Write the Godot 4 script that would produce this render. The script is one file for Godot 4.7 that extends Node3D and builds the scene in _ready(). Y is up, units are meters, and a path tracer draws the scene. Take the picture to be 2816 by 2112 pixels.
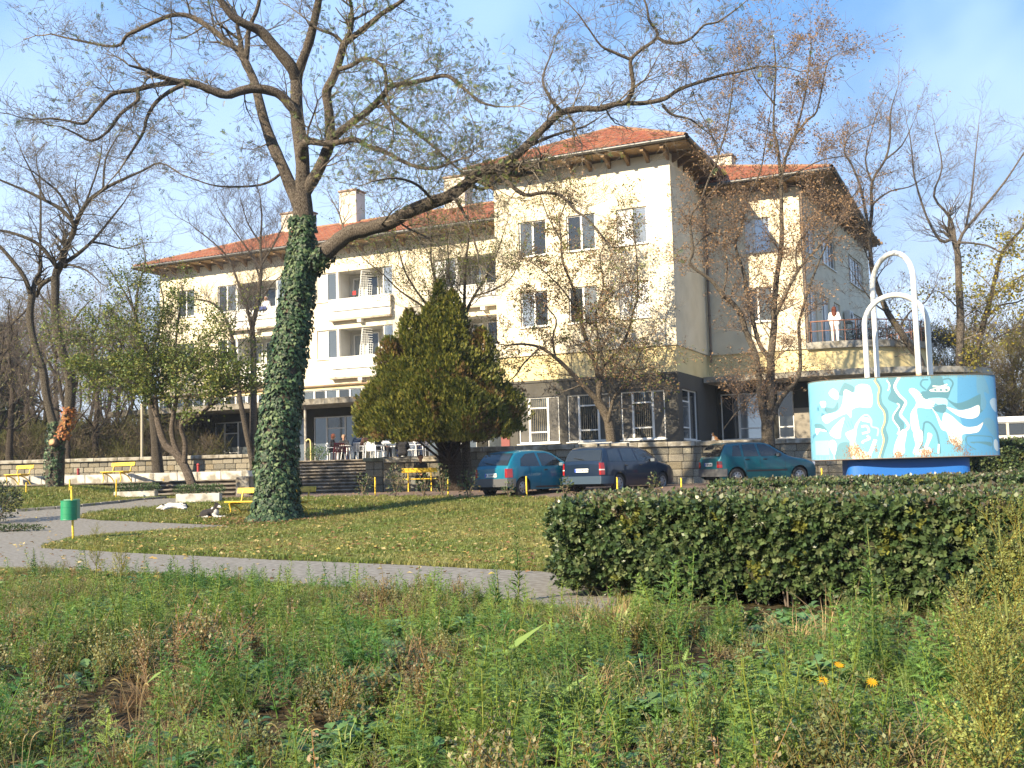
extends Node3D
# A park in autumn before a three-storey building with red tiled roofs. y up, metres, the camera looks along -z.

const F := 2968.1          # focal length in pixels of the 2816x2112 photograph
const PITCH := 0.0836
const ROLL := 0.0271
const EYE := 1.15
const SUN_AZ := 0.713      # where the light goes: right and away
const SUN_DZ := 0.701
const SUN_EL := 29.5

var mats := {}
var taken := {}
var rng := RandomNumberGenerator.new()
var meshes := {}

func _ready() -> void:
	rng.seed = 77
	var cam := Camera3D.new()
	cam.name = "camera"
	cam.transform = Transform3D(Basis(Vector3.RIGHT, PITCH) * Basis(Vector3.BACK, -ROLL), Vector3(0, EYE, 0))
	cam.fov = rad_to_deg(2.0 * atan(1056.0 / F))
	cam.near = 0.1
	cam.far = 2000.0
	cam.current = true
	add_child(cam)
	var env := Environment.new()
	env.tonemap_mode = Environment.TONE_MAPPER_LINEAR
	env.tonemap_exposure = 2.75
	env.background_mode = Environment.BG_SKY
	env.sdfgi_enabled = true
	env.ssao_enabled = true
	env.ssil_enabled = true
	var sm := ProceduralSkyMaterial.new()
	sm.sky_top_color = lin(0.034, 0.150, 0.37)
	sm.sky_horizon_color = lin(0.31, 0.36, 0.40)
	sm.sky_curve = 0.19
	sm.ground_bottom_color = lin(0.12, 0.11, 0.08)
	sm.ground_horizon_color = lin(0.35, 0.36, 0.34)
	sm.sun_angle_max = 4.0
	sm.sky_cover = cloud_cover()
	sm.sky_cover_modulate = Color(1, 1, 1, 1)
	var sky := Sky.new()
	sky.sky_material = sm
	env.sky = sky
	env.fog_enabled = true
	env.fog_density = 0.0003
	env.fog_light_color = Color(0.80, 0.86, 0.94)
	var we := WorldEnvironment.new()
	we.name = "world_environment"
	we.environment = env
	add_child(we)
	var sun := DirectionalLight3D.new()
	sun.name = "sun"
	sun.light_energy = 1.6
	sun.light_color = Color(1.0, 0.93, 0.80)
	sun.light_angular_distance = 0.5
	sun.shadow_enabled = true
	var el := deg_to_rad(SUN_EL)
	var hz := Vector3(SUN_AZ, 0, -SUN_DZ).normalized()
	sun.transform = Transform3D(Basis.looking_at(hz * cos(el) + Vector3.DOWN * sin(el), Vector3.UP), Vector3(-40, 40, 10))
	add_child(sun)
	make_materials()
	build_ground()
	build_walls_and_steps()
	build_building()
	build_terrace_things()
	build_cars()
	build_monument()
	build_furniture()
	build_people()
	build_animals()
	build_trees()
	build_hedges()
	build_lawn_cover()
	build_weeds()

# ---------------------------------------------------------------- basics
func lin(r: float, g: float, b: float, a := 1.0) -> Color:
	return Color(r, g, b, a).linear_to_srgb()

func rnd(a: float, b: float) -> float:
	return rng.randf_range(a, b)

# the point that the photograph shows at (x, y) at a distance d straight ahead
func P(x: float, y: float, d: float) -> Vector3:
	var a := (x - 1408.0) / F
	var b := (1056.0 - y) / F
	var cr := cos(ROLL)
	var sr := sin(ROLL)
	var v := Basis(Vector3.RIGHT, PITCH) * Vector3(a * cr + b * sr, -a * sr + b * cr, -1.0)
	return Vector3(0, EYE, 0) + v * (d / -v.z)

func px_m(d: float) -> float:
	return F / d

func smooth(a: float, b: float, x: float) -> float:
	var t := clampf((x - a) / (b - a), 0.0, 1.0)
	return t * t * (3.0 - 2.0 * t)

func ground_y(x: float, z: float) -> float:
	var d := -z
	var g := smooth(26.0, 37.0, d) * 0.62
	g += smooth(-13.6, -16.6, x) * smooth(33.5, 39.5, d) * 0.46
	g += smooth(52.0, 60.0, d) * (1.9 - g)
	g += sin(x * 0.7 + 1.3) * sin(z * 0.55) * 0.02 * smooth(12.0, 16.0, d)
	return g

func on_ground(x: float, y: float) -> Vector3:
	var lo := 2.0
	var hi := 70.0
	for i in 40:
		var m := (lo + hi) * 0.5
		var p := P(x, y, m)
		if p.y > ground_y(p.x, p.z):
			lo = m
		else:
			hi = m
	var q := P(x, y, lo)
	q.y = ground_y(q.x, q.z)
	return q

func numbered(called: String) -> String:
	var n: int = taken.get(called, 0)
	taken[called] = n + 1
	return called if n == 0 else "%s_%03d" % [called, n]

func thing(called: String, label: String, category: String, at := Vector3.ZERO, turn := 0.0, group := "") -> Node3D:
	var o := Node3D.new()
	o.name = numbered(called)
	add_child(o, true)
	o.position = at
	o.rotation.y = turn
	tag(o, label, category, group)
	return o

func tag(o: Node, label: String, category := "", group := "", kind := "") -> Node:
	if label: o.set_meta("label", label)
	if category: o.set_meta("category", category)
	if group: o.set_meta("group", group)
	if kind: o.set_meta("kind", kind)
	return o

func put(called: String, mesh: Mesh, m: Material, parent: Node = self, tr := Transform3D.IDENTITY) -> MeshInstance3D:
	var o := MeshInstance3D.new()
	o.name = numbered(called) if parent == self else part_name(parent, called)
	o.mesh = mesh
	o.material_override = m
	parent.add_child(o, true)
	o.transform = tr
	return o

func part_name(parent: Node, called: String) -> String:
	var counts: Dictionary = parent.get_meta("counts") if parent.has_meta("counts") else {}
	var n: int = counts.get(called, 0)
	counts[called] = n + 1
	parent.set_meta("counts", counts)
	return called if n == 0 else "%s_%03d" % [called, n]

func obj(called: String, mb: MB, m: Material, parent: Node = self) -> MeshInstance3D:
	return put(called, mb.mesh(), m, parent)

func multi(called: String, mesh: Mesh, m: Material, where: Array, tints: Array, parent: Node = self) -> MultiMeshInstance3D:
	var mm := MultiMesh.new()
	mm.transform_format = MultiMesh.TRANSFORM_3D
	mm.use_colors = true
	mm.mesh = mesh
	mm.instance_count = where.size()
	for k in where.size():
		mm.set_instance_transform(k, where[k])
		mm.set_instance_color(k, tints[k])
	var o := MultiMeshInstance3D.new()
	o.name = numbered(called) if parent == self else part_name(parent, called)
	o.multimesh = mm
	o.material_override = m
	parent.add_child(o, true)
	o.set_meta("kind", "stuff")
	return o

# ---------------------------------------------------------------- mesh builder; quads and triangles are given counter-clockwise as seen from outside
class MB:
	var v := PackedVector3Array()
	var n := PackedVector3Array()
	var c := PackedColorArray()
	var t := PackedVector2Array()
	var ix := PackedInt32Array()

	func vert(p: Vector3, nn: Vector3, col: Color, uv := Vector2.ZERO) -> int:
		v.append(p)
		n.append(nn)
		c.append(col)
		t.append(uv)
		return v.size() - 1

	func tri(a: Vector3, b: Vector3, d: Vector3, col: Color) -> void:
		var nn := (b - a).cross(d - a).normalized()
		var k := vert(a, nn, col)
		vert(b, nn, col)
		vert(d, nn, col)
		ix.append(k)
		ix.append(k + 2)
		ix.append(k + 1)

	func quad(a: Vector3, b: Vector3, d: Vector3, e: Vector3, col: Color) -> void:
		var nn := (d - a).cross(e - b).normalized()
		var k := vert(a, nn, col, Vector2(0, 1))
		vert(b, nn, col, Vector2(1, 1))
		vert(d, nn, col, Vector2(1, 0))
		vert(e, nn, col, Vector2(0, 0))
		ix.append_array([k, k + 2, k + 1, k, k + 3, k + 2])

	func box(lo: Vector3, hi: Vector3, col: Color, tr := Transform3D.IDENTITY) -> void:
		var p: Array[Vector3] = []
		for k in 8:
			p.append(tr * Vector3(hi.x if k & 1 else lo.x, hi.y if k & 2 else lo.y, hi.z if k & 4 else lo.z))
		quad(p[4], p[5], p[7], p[6], col)
		quad(p[1], p[0], p[2], p[3], col)
		quad(p[5], p[1], p[3], p[7], col)
		quad(p[0], p[4], p[6], p[2], col)
		quad(p[6], p[7], p[3], p[2], col)
		quad(p[0], p[1], p[5], p[4], col)

	# a box whose edges are chamfered by b
	func cbox(lo: Vector3, hi: Vector3, b: float, col: Color, tr := Transform3D.IDENTITY) -> void:
		var c0 := (lo + hi) * 0.5
		var h := (hi - lo) * 0.5
		b = minf(b, minf(h.x, minf(h.y, h.z)) * 0.9)
		for ax in 3:
			var u := (ax + 1) % 3
			var w := (ax + 2) % 3
			for s in [-1.0, 1.0]:
				var q: Array[Vector3] = []
				for k in [[-1, -1], [1, -1], [1, 1], [-1, 1]]:
					var p := c0
					p[ax] += s * h[ax]
					p[u] += k[0] * (h[u] - b)
					p[w] += k[1] * (h[w] - b)
					q.append(tr * p)
				if s > 0: quad(q[0], q[1], q[2], q[3], col)
				else: quad(q[3], q[2], q[1], q[0], col)
			# the four edges along ax
			for su in [-1.0, 1.0]:
				for sw in [-1.0, 1.0]:
					var e: Array[Vector3] = []
					for k in [[-1, 0], [1, 0], [1, 1], [-1, 1]]:
						var p := c0
						p[ax] += k[0] * (h[ax] - b)
						p[u] += su * (h[u] - (b if k[1] == 0 else 0.0))
						p[w] += sw * (h[w] - (0.0 if k[1] == 0 else b))
						e.append(tr * p)
					if su * sw > 0: quad(e[3], e[2], e[1], e[0], col)
					else: quad(e[0], e[1], e[2], e[3], col)
		for sx in [-1.0, 1.0]:
			for sy in [-1.0, 1.0]:
				for sz in [-1.0, 1.0]:
					var a := tr * (c0 + Vector3(sx * h.x, sy * (h.y - b), sz * (h.z - b)))
					var d := tr * (c0 + Vector3(sx * (h.x - b), sy * h.y, sz * (h.z - b)))
					var e := tr * (c0 + Vector3(sx * (h.x - b), sy * (h.y - b), sz * h.z))
					if sx * sy * sz > 0: tri(a, d, e, col)
					else: tri(a, e, d, col)

	# a tube along points, radius per point, smooth
	func tube(pts: PackedVector3Array, rad: PackedFloat32Array, sides: int, col: Color, cap := true) -> void:
		var m := pts.size()
		if m < 2: return
		var first := v.size()
		var side := Vector3.ZERO
		var along := 0.0
		for k in m:
			var dir := (pts[mini(k + 1, m - 1)] - pts[maxi(k - 1, 0)]).normalized()
			if side == Vector3.ZERO:
				side = dir.cross(Vector3(0.31, 0.2, 0.93) if absf(dir.z) < 0.9 else Vector3.RIGHT).normalized()
			else:
				side = (side - dir * side.dot(dir)).normalized()
			var up := dir.cross(side)
			if k > 0: along += pts[k].distance_to(pts[k - 1])
			for s in sides:
				var a := TAU * s / sides
				var nn := side * cos(a) + up * sin(a)
				v.append(pts[k] + nn * rad[k])
				n.append(nn)
				c.append(col)
				t.append(Vector2(float(s) / sides, along))
		for k in m - 1:
			for s in sides:
				var a := first + k * sides + s
				var b := first + k * sides + (s + 1) % sides
				ix.append_array([a, a + sides, b, b, a + sides, b + sides])
		if cap and rad[m - 1] > 0.004:
			var e := vert(pts[m - 1], (pts[m - 1] - pts[m - 2]).normalized(), col)
			for s in sides:
				ix.append_array([first + (m - 1) * sides + s, e, first + (m - 1) * sides + (s + 1) % sides])

	func bar(a: Vector3, b: Vector3, r: float, sides: int, col: Color, r2 := -1.0) -> void:
		tube(PackedVector3Array([a, b]), PackedFloat32Array([r, r if r2 < 0 else r2]), sides, col)

	# profile [[radius, height], ...] turned about the y axis
	func lathe(prof: Array, sides: int, col: Color, tr := Transform3D.IDENTITY) -> void:
		for k in prof.size() - 1:
			var a: Array = prof[k]
			var b: Array = prof[k + 1]
			var nn2 := Vector2(b[1] - a[1], a[0] - b[0]).normalized()
			for s in sides:
				var a0 := TAU * s / sides
				var a1 := TAU * (s + 1) / sides
				var d0 := Vector3(cos(a0), 0, -sin(a0))
				var d1 := Vector3(cos(a1), 0, -sin(a1))
				var up := Vector3.UP
				var k0 := vert(tr * (d0 * a[0] + up * a[1]), tr.basis * (d0 * nn2.x + up * nn2.y), col)
				vert(tr * (d1 * a[0] + up * a[1]), tr.basis * (d1 * nn2.x + up * nn2.y), col)
				vert(tr * (d1 * b[0] + up * b[1]), tr.basis * (d1 * nn2.x + up * nn2.y), col)
				vert(tr * (d0 * b[0] + up * b[1]), tr.basis * (d0 * nn2.x + up * nn2.y), col)
				ix.append_array([k0, k0 + 2, k0 + 1, k0, k0 + 3, k0 + 2])

	# an upright wall w x h from o along ax, with rectangular openings [x0, x1, y0, y1] and reveals
	func wall(o: Vector3, ax: Vector3, w: float, h: float, holes: Array, reveal: float, col: Color) -> void:
		var xs := [0.0, w]
		var ys := [0.0, h]
		for q in holes:
			xs.append_array([clampf(q[0], 0, w), clampf(q[1], 0, w)])
			ys.append_array([clampf(q[2], 0, h), clampf(q[3], 0, h)])
		xs.sort()
		ys.sort()
		var up := Vector3.UP
		var nn := ax.cross(up)
		for i in xs.size() - 1:
			if xs[i + 1] - xs[i] < 0.001: continue
			for j in ys.size() - 1:
				if ys[j + 1] - ys[j] < 0.001: continue
				var cx: float = (xs[i] + xs[i + 1]) * 0.5
				var cy: float = (ys[j] + ys[j + 1]) * 0.5
				var open := false
				for q in holes:
					if cx > q[0] and cx < q[1] and cy > q[2] and cy < q[3]: open = true
				if not open:
					quad(o + ax * xs[i] + up * ys[j], o + ax * xs[i + 1] + up * ys[j], o + ax * xs[i + 1] + up * ys[j + 1], o + ax * xs[i] + up * ys[j + 1], col)
		for q in holes:
			var a: Vector3 = o + ax * q[0] + up * q[2]
			var b: Vector3 = o + ax * q[1] + up * q[2]
			var d: Vector3 = o + ax * q[1] + up * q[3]
			var e: Vector3 = o + ax * q[0] + up * q[3]
			var r := nn * -reveal
			quad(a + r, a, e, e + r, col)
			quad(b, b + r, d + r, d, col)
			quad(e + r, e, d, d + r, col)
			quad(a, a + r, b + r, b, col)

	func mesh() -> ArrayMesh:
		var arr := []
		arr.resize(Mesh.ARRAY_MAX)
		arr[Mesh.ARRAY_VERTEX] = v
		arr[Mesh.ARRAY_NORMAL] = n
		arr[Mesh.ARRAY_COLOR] = c
		arr[Mesh.ARRAY_TEX_UV] = t
		arr[Mesh.ARRAY_INDEX] = ix
		var m := ArrayMesh.new()
		if v.size():
			m.add_surface_from_arrays(Mesh.PRIMITIVE_TRIANGLES, arr)
		return m

const W1 := Color(1, 1, 1)

# ---------------------------------------------------------------- materials
func noise_tex(freq: float, a: Color, b: Color, size := 512, octaves := 5, seed_ := 1, bump := false, lo := 0.0, hi := 1.0) -> NoiseTexture2D:
	var n := FastNoiseLite.new()
	n.noise_type = FastNoiseLite.TYPE_SIMPLEX_SMOOTH
	n.frequency = freq
	n.fractal_octaves = octaves
	n.seed = seed_
	var t := NoiseTexture2D.new()
	t.width = size
	t.height = size
	t.seamless = true
	t.noise = n
	t.as_normal_map = false
	if not bump:
		var g := Gradient.new()
		g.offsets = PackedFloat32Array([lo, hi])
		g.colors = PackedColorArray([a, b])
		t.color_ramp = g
	return t

# base colour in linear light; texture multiplies it, so its mean is near white
func mat(called: String, col: Color, rough := 0.85, opt := {}) -> StandardMaterial3D:
	var m := StandardMaterial3D.new()
	m.resource_name = called
	m.albedo_color = lin(col.r, col.g, col.b, col.a)
	m.roughness = rough
	m.metallic_specular = opt.get("spec", 0.5)
	m.metallic = opt.get("metal", 0.0)
	m.vertex_color_use_as_albedo = opt.get("vc", true)
	m.vertex_color_is_srgb = false
	m.cull_mode = BaseMaterial3D.CULL_DISABLED
	if opt.has("tex"):
		m.albedo_texture = opt.tex
		m.uv1_triplanar = opt.get("tri", true)
		m.uv1_world_triplanar = opt.get("tri", true)
		var s: float = opt.get("scale", 1.0)
		m.uv1_scale = Vector3(s, s * opt.get("sy", 1.0), s)
	if opt.has("bump"):
		m.heightmap_enabled = true
		m.heightmap_texture = opt.bump
		m.heightmap_scale = opt.get("deep", 1.0)
		if not opt.has("tex"):
			m.uv1_triplanar = true
			m.uv1_world_triplanar = true
			var s2: float = opt.get("scale", 1.0)
			m.uv1_scale = Vector3(s2, s2 * opt.get("sy", 1.0), s2)
	if opt.has("back"):
		m.backlight_enabled = true
		m.backlight = opt.back
	if opt.has("coat"):
		m.clearcoat_enabled = true
		m.clearcoat = opt.coat
		m.clearcoat_roughness = 0.06
	mats[called] = m
	return m

func make_materials() -> void:
	var soft := noise_tex(0.006, Color(0.92, 0.915, 0.90), Color(1, 1, 1), 512, 6, 3, false, 0.2, 0.75)
	var fine := noise_tex(0.05, Color(0.72, 0.72, 0.72), Color(1, 1, 1), 512, 4, 5, false, 0.25, 0.75)
	var rough_h := noise_tex(0.06, W1, W1, 512, 4, 9, true)
	var stain := noise_tex(0.008, Color(0.72, 0.70, 0.66), Color(1, 1, 1), 512, 7, 11, false, 0.25, 0.62)
	mat("plaster", Color(1, 1, 1), 0.92, {"tex": soft, "scale": 0.22, "bump": rough_h, "deep": 0.12})
	mat("concrete", Color(1, 1, 1), 0.9, {"tex": stain, "scale": 0.5, "bump": rough_h, "deep": 0.15})
	mat("stone", Color(1, 1, 1), 0.92, {"tex": fine, "scale": 0.9, "bump": rough_h, "deep": 0.6})
	mat("white_paint", Color(0.80, 0.80, 0.78), 0.45)
	mat("painted", Color(1, 1, 1), 0.5)
	mat("matte", Color(1, 1, 1), 0.85)
	mat("yellow_paint", Color(0.72, 0.50, 0.045), 0.42, {"tex": noise_tex(0.02, Color(0.72, 0.68, 0.6), Color(1, 1, 1), 256, 5, 8, false, 0.2, 0.5), "scale": 1.6})
	mat("tile", Color(1, 1, 1), 0.85, {"tex": fine, "scale": 0.7})
	mat("wood", Color(1, 1, 1), 0.75, {"tex": fine, "scale": 0.8})
	mat("glass", Color(0.10, 0.12, 0.14), 0.04, {"metal": 0.35, "spec": 0.9})
	mat("dark_glass", Color(0.022, 0.026, 0.03), 0.05, {"spec": 0.7})
	mat("bright_glass", Color(0.34, 0.38, 0.42), 0.05, {"metal": 0.6, "spec": 0.9})
	mat("curtain", Color(0.62, 0.62, 0.60), 0.5, {"spec": 0.8, "coat": 0.7})
	var bark_t := noise_tex(0.03, Color(0.55, 0.52, 0.50), Color(1.0, 1.0, 1.0), 512, 5, 21, false, 0.3, 0.65)
	mat("bark", Color(1, 1, 1), 0.95, {"tex": bark_t, "scale": 2.2, "sy": 0.35, "bump": noise_tex(0.05, W1, W1, 512, 4, 22, true), "deep": 5.0, "spec": 0.25})
	mat("twig", Color(1, 1, 1), 0.9, {"spec": 0.3})
	mat("leaf", Color(1, 1, 1), 0.5, {"back": lin(0.55, 0.6, 0.3), "spec": 0.45})
	mat("ivy_leaf", Color(1, 1, 1), 0.5, {"back": lin(0.12, 0.16, 0.06), "spec": 0.36})
	mat("gloss_leaf", Color(1, 1, 1), 0.4, {"back": lin(0.26, 0.32, 0.12), "spec": 0.48})
	mat("dry", Color(1, 1, 1), 0.8, {"back": lin(0.5, 0.45, 0.3), "spec": 0.3})
	mat("rubber", Color(0.025, 0.025, 0.025), 0.8)
	mat("alloy", Color(0.30, 0.30, 0.31), 0.4, {"metal": 0.6})
	mat("galvanised", Color(0.42, 0.43, 0.44), 0.45, {"metal": 0.5})
	mat("plastic", Color(1, 1, 1), 0.55)
	mat("cloth", Color(1, 1, 1), 0.9)
	mat("fur", Color(1, 1, 1), 0.95, {"tex": fine, "scale": 9.0})
	mat("asphalt", Color(1, 1, 1), 0.93, {"tex": noise_tex(0.035, Color(0.84, 0.83, 0.81), Color(1, 1, 1), 1024, 6, 31, false, 0.25, 0.7), "scale": 0.22, "bump": noise_tex(0.15, W1, W1, 512, 3, 32, true), "deep": 0.2, "spec": 0.3})
	mat("dirt", Color(1, 1, 1), 0.95, {"tex": noise_tex(0.02, Color(0.55, 0.50, 0.42), Color(1, 1, 1), 1024, 7, 33, false, 0.25, 0.75), "scale": 0.3, "bump": noise_tex(0.08, W1, W1, 512, 4, 34, true), "deep": 3.0, "spec": 0.2})
	mat("rust", Color(1, 1, 1), 0.6)

func cloud_cover() -> ImageTexture:
	var w := 1024
	var h := 512
	var im := Image.create(w, h, false, Image.FORMAT_RGBA8)
	var n := FastNoiseLite.new()
	n.noise_type = FastNoiseLite.TYPE_SIMPLEX_SMOOTH
	n.frequency = 1.0
	n.fractal_octaves = 6
	n.fractal_gain = 0.52
	n.seed = 12
	for j in h / 2:
		var el := PI * 0.5 - PI * (j + 0.5) / h
		for i in w:
			var az := TAU * (i + 0.5) / w
			var dir := Vector3(cos(el) * cos(az), sin(el), cos(el) * sin(az))
			# clouds lie on a flat layer, so they grow long and thin towards the horizon
			var q := dir / (dir.y + 0.22)
			var a := n.get_noise_3d(q.x * 0.55 + 3.0, 0.4, q.z * 1.25)
			a += 0.45 * n.get_noise_3d(q.x * 2.2, 3.7, q.z * 4.2)
			var low := 1.0 - smoothstep(0.02, 0.42, dir.y)
			a = smoothstep(-0.40 - 0.3 * low, 0.42 - 0.12 * low, a + 0.18) * (0.80 + 0.15 * low)
			im.set_pixel(i, j, Color(0.40, 0.41, 0.42, clampf(a, 0.0, 1.0)))
	return ImageTexture.create_from_image(im)


# ---------------------------------------------------------------- ground, path, parking place
const PAVED := [[-420, 1566], [100, 1570], [500, 1592], [1000, 1628], [1500, 1672], [1700, 1700], [1700, 1590], [1490, 1573], [1146, 1556], [764, 1541], [509, 1528], [255, 1515], [113, 1508], [141, 1497], [195, 1482], [325, 1469], [480, 1458], [640, 1452], [615, 1445], [480, 1440], [369, 1435], [282, 1432], [221, 1426], [221, 1419], [250, 1410], [304, 1404], [390, 1397], [443, 1393], [520, 1380], [500, 1371], [456, 1371], [325, 1384], [223, 1394], [152, 1400], [43, 1408], [-420, 1425]]
var paved := PackedVector2Array()
var parking := PackedVector2Array()

func grid_y(x: float, z: float) -> float:
	# height of the ground sheet as it is triangulated (cells of one metre)
	var x0 := floorf(x)
	var z0 := floorf(z)
	var fx := x - x0
	var fz := z - z0
	var a := ground_y(x0, z0)
	var b := ground_y(x0 + 1, z0)
	var c := ground_y(x0, z0 + 1)
	var d := ground_y(x0 + 1, z0 + 1)
	if fx + fz <= 1.0:
		return a + (b - a) * fx + (c - a) * fz
	return d + (c - d) * (1.0 - fx) + (b - d) * (1.0 - fz)

func drape(mb: MB, poly: PackedVector2Array, lift: float, col: Color) -> void:
	var lo := poly[0]
	var hi := poly[0]
	for p in poly:
		lo = lo.min(p)
		hi = hi.max(p)
	for i in range(int(floor(lo.x)), int(ceil(hi.x))):
		for j in range(int(floor(lo.y)), int(ceil(hi.y))):
			for half in 2:
				var t := PackedVector2Array([Vector2(i, j), Vector2(i + 1, j), Vector2(i, j + 1)]) if half == 0 else PackedVector2Array([Vector2(i + 1, j), Vector2(i + 1, j + 1), Vector2(i, j + 1)])
				for piece in Geometry2D.intersect_polygons(poly, t):
					var idx := Geometry2D.triangulate_polygon(piece)
					var first := mb.v.size()
					for q in piece:
						mb.vert(Vector3(q.x, grid_y(clampf(q.x, i + 0.0005, i + 0.9995), clampf(q.y, j + 0.0005, j + 0.9995)) + lift, q.y), Vector3.UP, col)
					for k in range(0, idx.size(), 3):
						var a := piece[idx[k]]
						var b := piece[idx[k + 1]]
						var c := piece[idx[k + 2]]
						var cw := (b - a).cross(c - a) > 0.0
						mb.ix.append_array([first + idx[k], first + idx[k + 1 if cw else k + 2], first + idx[k + 2 if cw else k + 1]])

func build_ground() -> void:
	var n := FastNoiseLite.new()
	n.frequency = 0.25
	n.fractal_octaves = 4
	n.seed = 4
	var mb := MB.new()
	var x0 := -62
	var x1 := 62
	var z0 := -112
	var z1 := 8
	var wide := x1 - x0 + 1
	for j in range(z0, z1 + 1):
		for i in range(x0, x1 + 1):
			var y := ground_y(i, j)
			var nn := Vector3(ground_y(i - 0.5, j) - ground_y(i + 0.5, j), 1.0, ground_y(i, j - 0.5) - ground_y(i, j + 0.5)).normalized()
			var k := n.get_noise_2d(i, j) * 0.5 + 0.5
			var lawn := Color(0.075, 0.098, 0.024).lerp(Color(0.115, 0.10, 0.035), k)
			var soil := Color(0.060, 0.045, 0.028).lerp(Color(0.085, 0.070, 0.040), k)
			var far := Color(0.11, 0.085, 0.045).lerp(Color(0.07, 0.075, 0.03), k)
			var c := soil.lerp(lawn, smooth(9.0, 10.5, -j)).lerp(far, smooth(44.0, 52.0, -j))
			mb.vert(Vector3(i, y, j), nn, c)
	for j in z1 - z0:
		for i in x1 - x0:
			var a := j * wide + i
			mb.ix.append_array([a, a + 1, a + wide, a + 1, a + wide + 1, a + wide])
	tag(obj("ground", mb, mats.dirt), "", "", "", "structure")
	mb = MB.new()
	var far_c := Color(0.085, 0.085, 0.035)
	for q in [[-900, -900, 900, -112], [-900, -112, -62, 60], [62, -112, 900, 60], [-62, 8, 62, 60]]:
		var yy := 1.9 if q[3] <= -100 else 0.0
		mb.quad(Vector3(q[0], yy if q[1] < -100 else 0.0, q[3]), Vector3(q[2], 0.0 if q[3] > 0 else yy, q[3]), Vector3(q[2], 1.9 if q[1] <= -112 else 0.0, q[1]), Vector3(q[0], 1.9 if q[1] <= -112 else 0.0, q[1]), far_c)
	tag(obj("far_ground", mb, mats.dirt), "", "", "", "structure")
	for q in PAVED:
		var p := on_ground(q[0], q[1])
		paved.append(Vector2(p.x, p.z))
	mb = MB.new()
	drape(mb, paved, 0.006, Color(0.205, 0.195, 0.175))
	tag(obj("path", mb, mats.asphalt), "", "", "", "structure")
	for q in [[560, 1373], [1000, 1366], [1310, 1367], [1520, 1370], [1700, 1374], [1900, 1379], [2240, 1370], [2700, 1350]]:
		var p := on_ground(q[0], q[1])
		parking.append(Vector2(p.x, p.z))
	for q in [[24.0, -39.0], [24.0, -41.5], [-13.0, -41.9]]:
		parking.append(Vector2(q[0], q[1]))
	mb = MB.new()
	drape(mb, parking, 0.004, Color(0.17, 0.125, 0.10))
	tag(obj("parking_place", mb, mats.asphalt), "", "", "", "structure")
	# the kerb along the left lawn
	mb = MB.new()
	var kerb := [[43, 1408], [152, 1400], [223, 1394], [325, 1384], [456, 1371]]
	for k in kerb.size() - 1:
		var a := on_ground(kerb[k][0], kerb[k][1])
		var b := on_ground(kerb[k + 1][0], kerb[k + 1][1])
		var steps := int(a.distance_to(b) / 0.9) + 1
		for s in steps:
			var p := a.lerp(b, (s + 0.02) / steps)
			var q := a.lerp(b, (s + 0.98) / steps)
			var tr := Transform3D(Basis.looking_at((q - p).normalized(), Vector3.UP), (p + q) * 0.5)
			mb.cbox(Vector3(-0.05, -0.15, -p.distance_to(q) * 0.5), Vector3(0.05, 0.09, p.distance_to(q) * 0.5), 0.012, Color(0.2, 0.19, 0.17), tr)
	tag(obj("kerb", mb, mats.concrete), "", "", "", "structure")

# ---------------------------------------------------------------- terrace, stone walls, steps
const STONE_TONES := [[0.25, 0.22, 0.165], [0.30, 0.265, 0.20], [0.21, 0.19, 0.15], [0.33, 0.30, 0.235], [0.27, 0.225, 0.15]]

func stone_course(wall: Node3D, y: float, h: float, x0: float, x1: float, z: float, lmin: float, lmax: float) -> void:
	var x := x0
	while x < x1 - 0.05:
		var w := minf(rnd(lmin, lmax), x1 - x)
		if x1 - x - w < lmin * 0.5: w = x1 - x
		var key := "stone%d" % (rng.randi() % 10)
		if not meshes.has(key):
			var mb := MB.new()
			var t: Array = STONE_TONES[meshes.size() % 5]
			mb.cbox(Vector3(-0.5, -0.5, -0.5), Vector3(0.5, 0.5, 0.5), rnd(0.05, 0.09), Color(t[0], t[1], t[2]) * rnd(0.85, 1.15))
			meshes[key] = mb.mesh()
		var b := Basis.from_euler(Vector3(rnd(-0.02, 0.02), rnd(-0.03, 0.03), rnd(-0.012, 0.012))).scaled_local(Vector3(w - 0.016, h - 0.014, 0.22))
		put("stone", meshes[key], mats.stone, wall, Transform3D(b, Vector3(x + w * 0.5, y + h * 0.5, z + rnd(-0.012, 0.022))))
		x += w

func stone_wall(label: String, x0: float, x1: float, d: float, y0: float, y1: float, courses: int, lmin: float, lmax: float, cap: float) -> void:
	var w := thing("stone_wall", label, "wall", Vector3(0, 0, -d))
	var mb := MB.new()
	mb.box(Vector3(x0, y0 - 0.3, -0.42), Vector3(x1, y1, -0.03), Color(0.15, 0.135, 0.11))
	obj("mortar_core", mb, mats.concrete, w)
	for k in courses:
		var h := (y1 - y0) / courses
		stone_course(w, y0 + k * h, h, x0, x1, -0.09, lmin, lmax)
	var x := x0
	while x < x1 - 0.01:
		var l := minf(1.15 * rnd(0.9, 1.1), x1 - x)
		mb = MB.new()
		mb.cbox(Vector3(x + 0.004, y1 + 0.003, -0.5), Vector3(x + l - 0.004, y1 + cap, 0.12 + rnd(-0.008, 0.008)), 0.02, Color(0.36, 0.335, 0.28) * rnd(0.85, 1.1))
		obj("coping_stone", mb, mats.concrete, w)
		x += l

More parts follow.
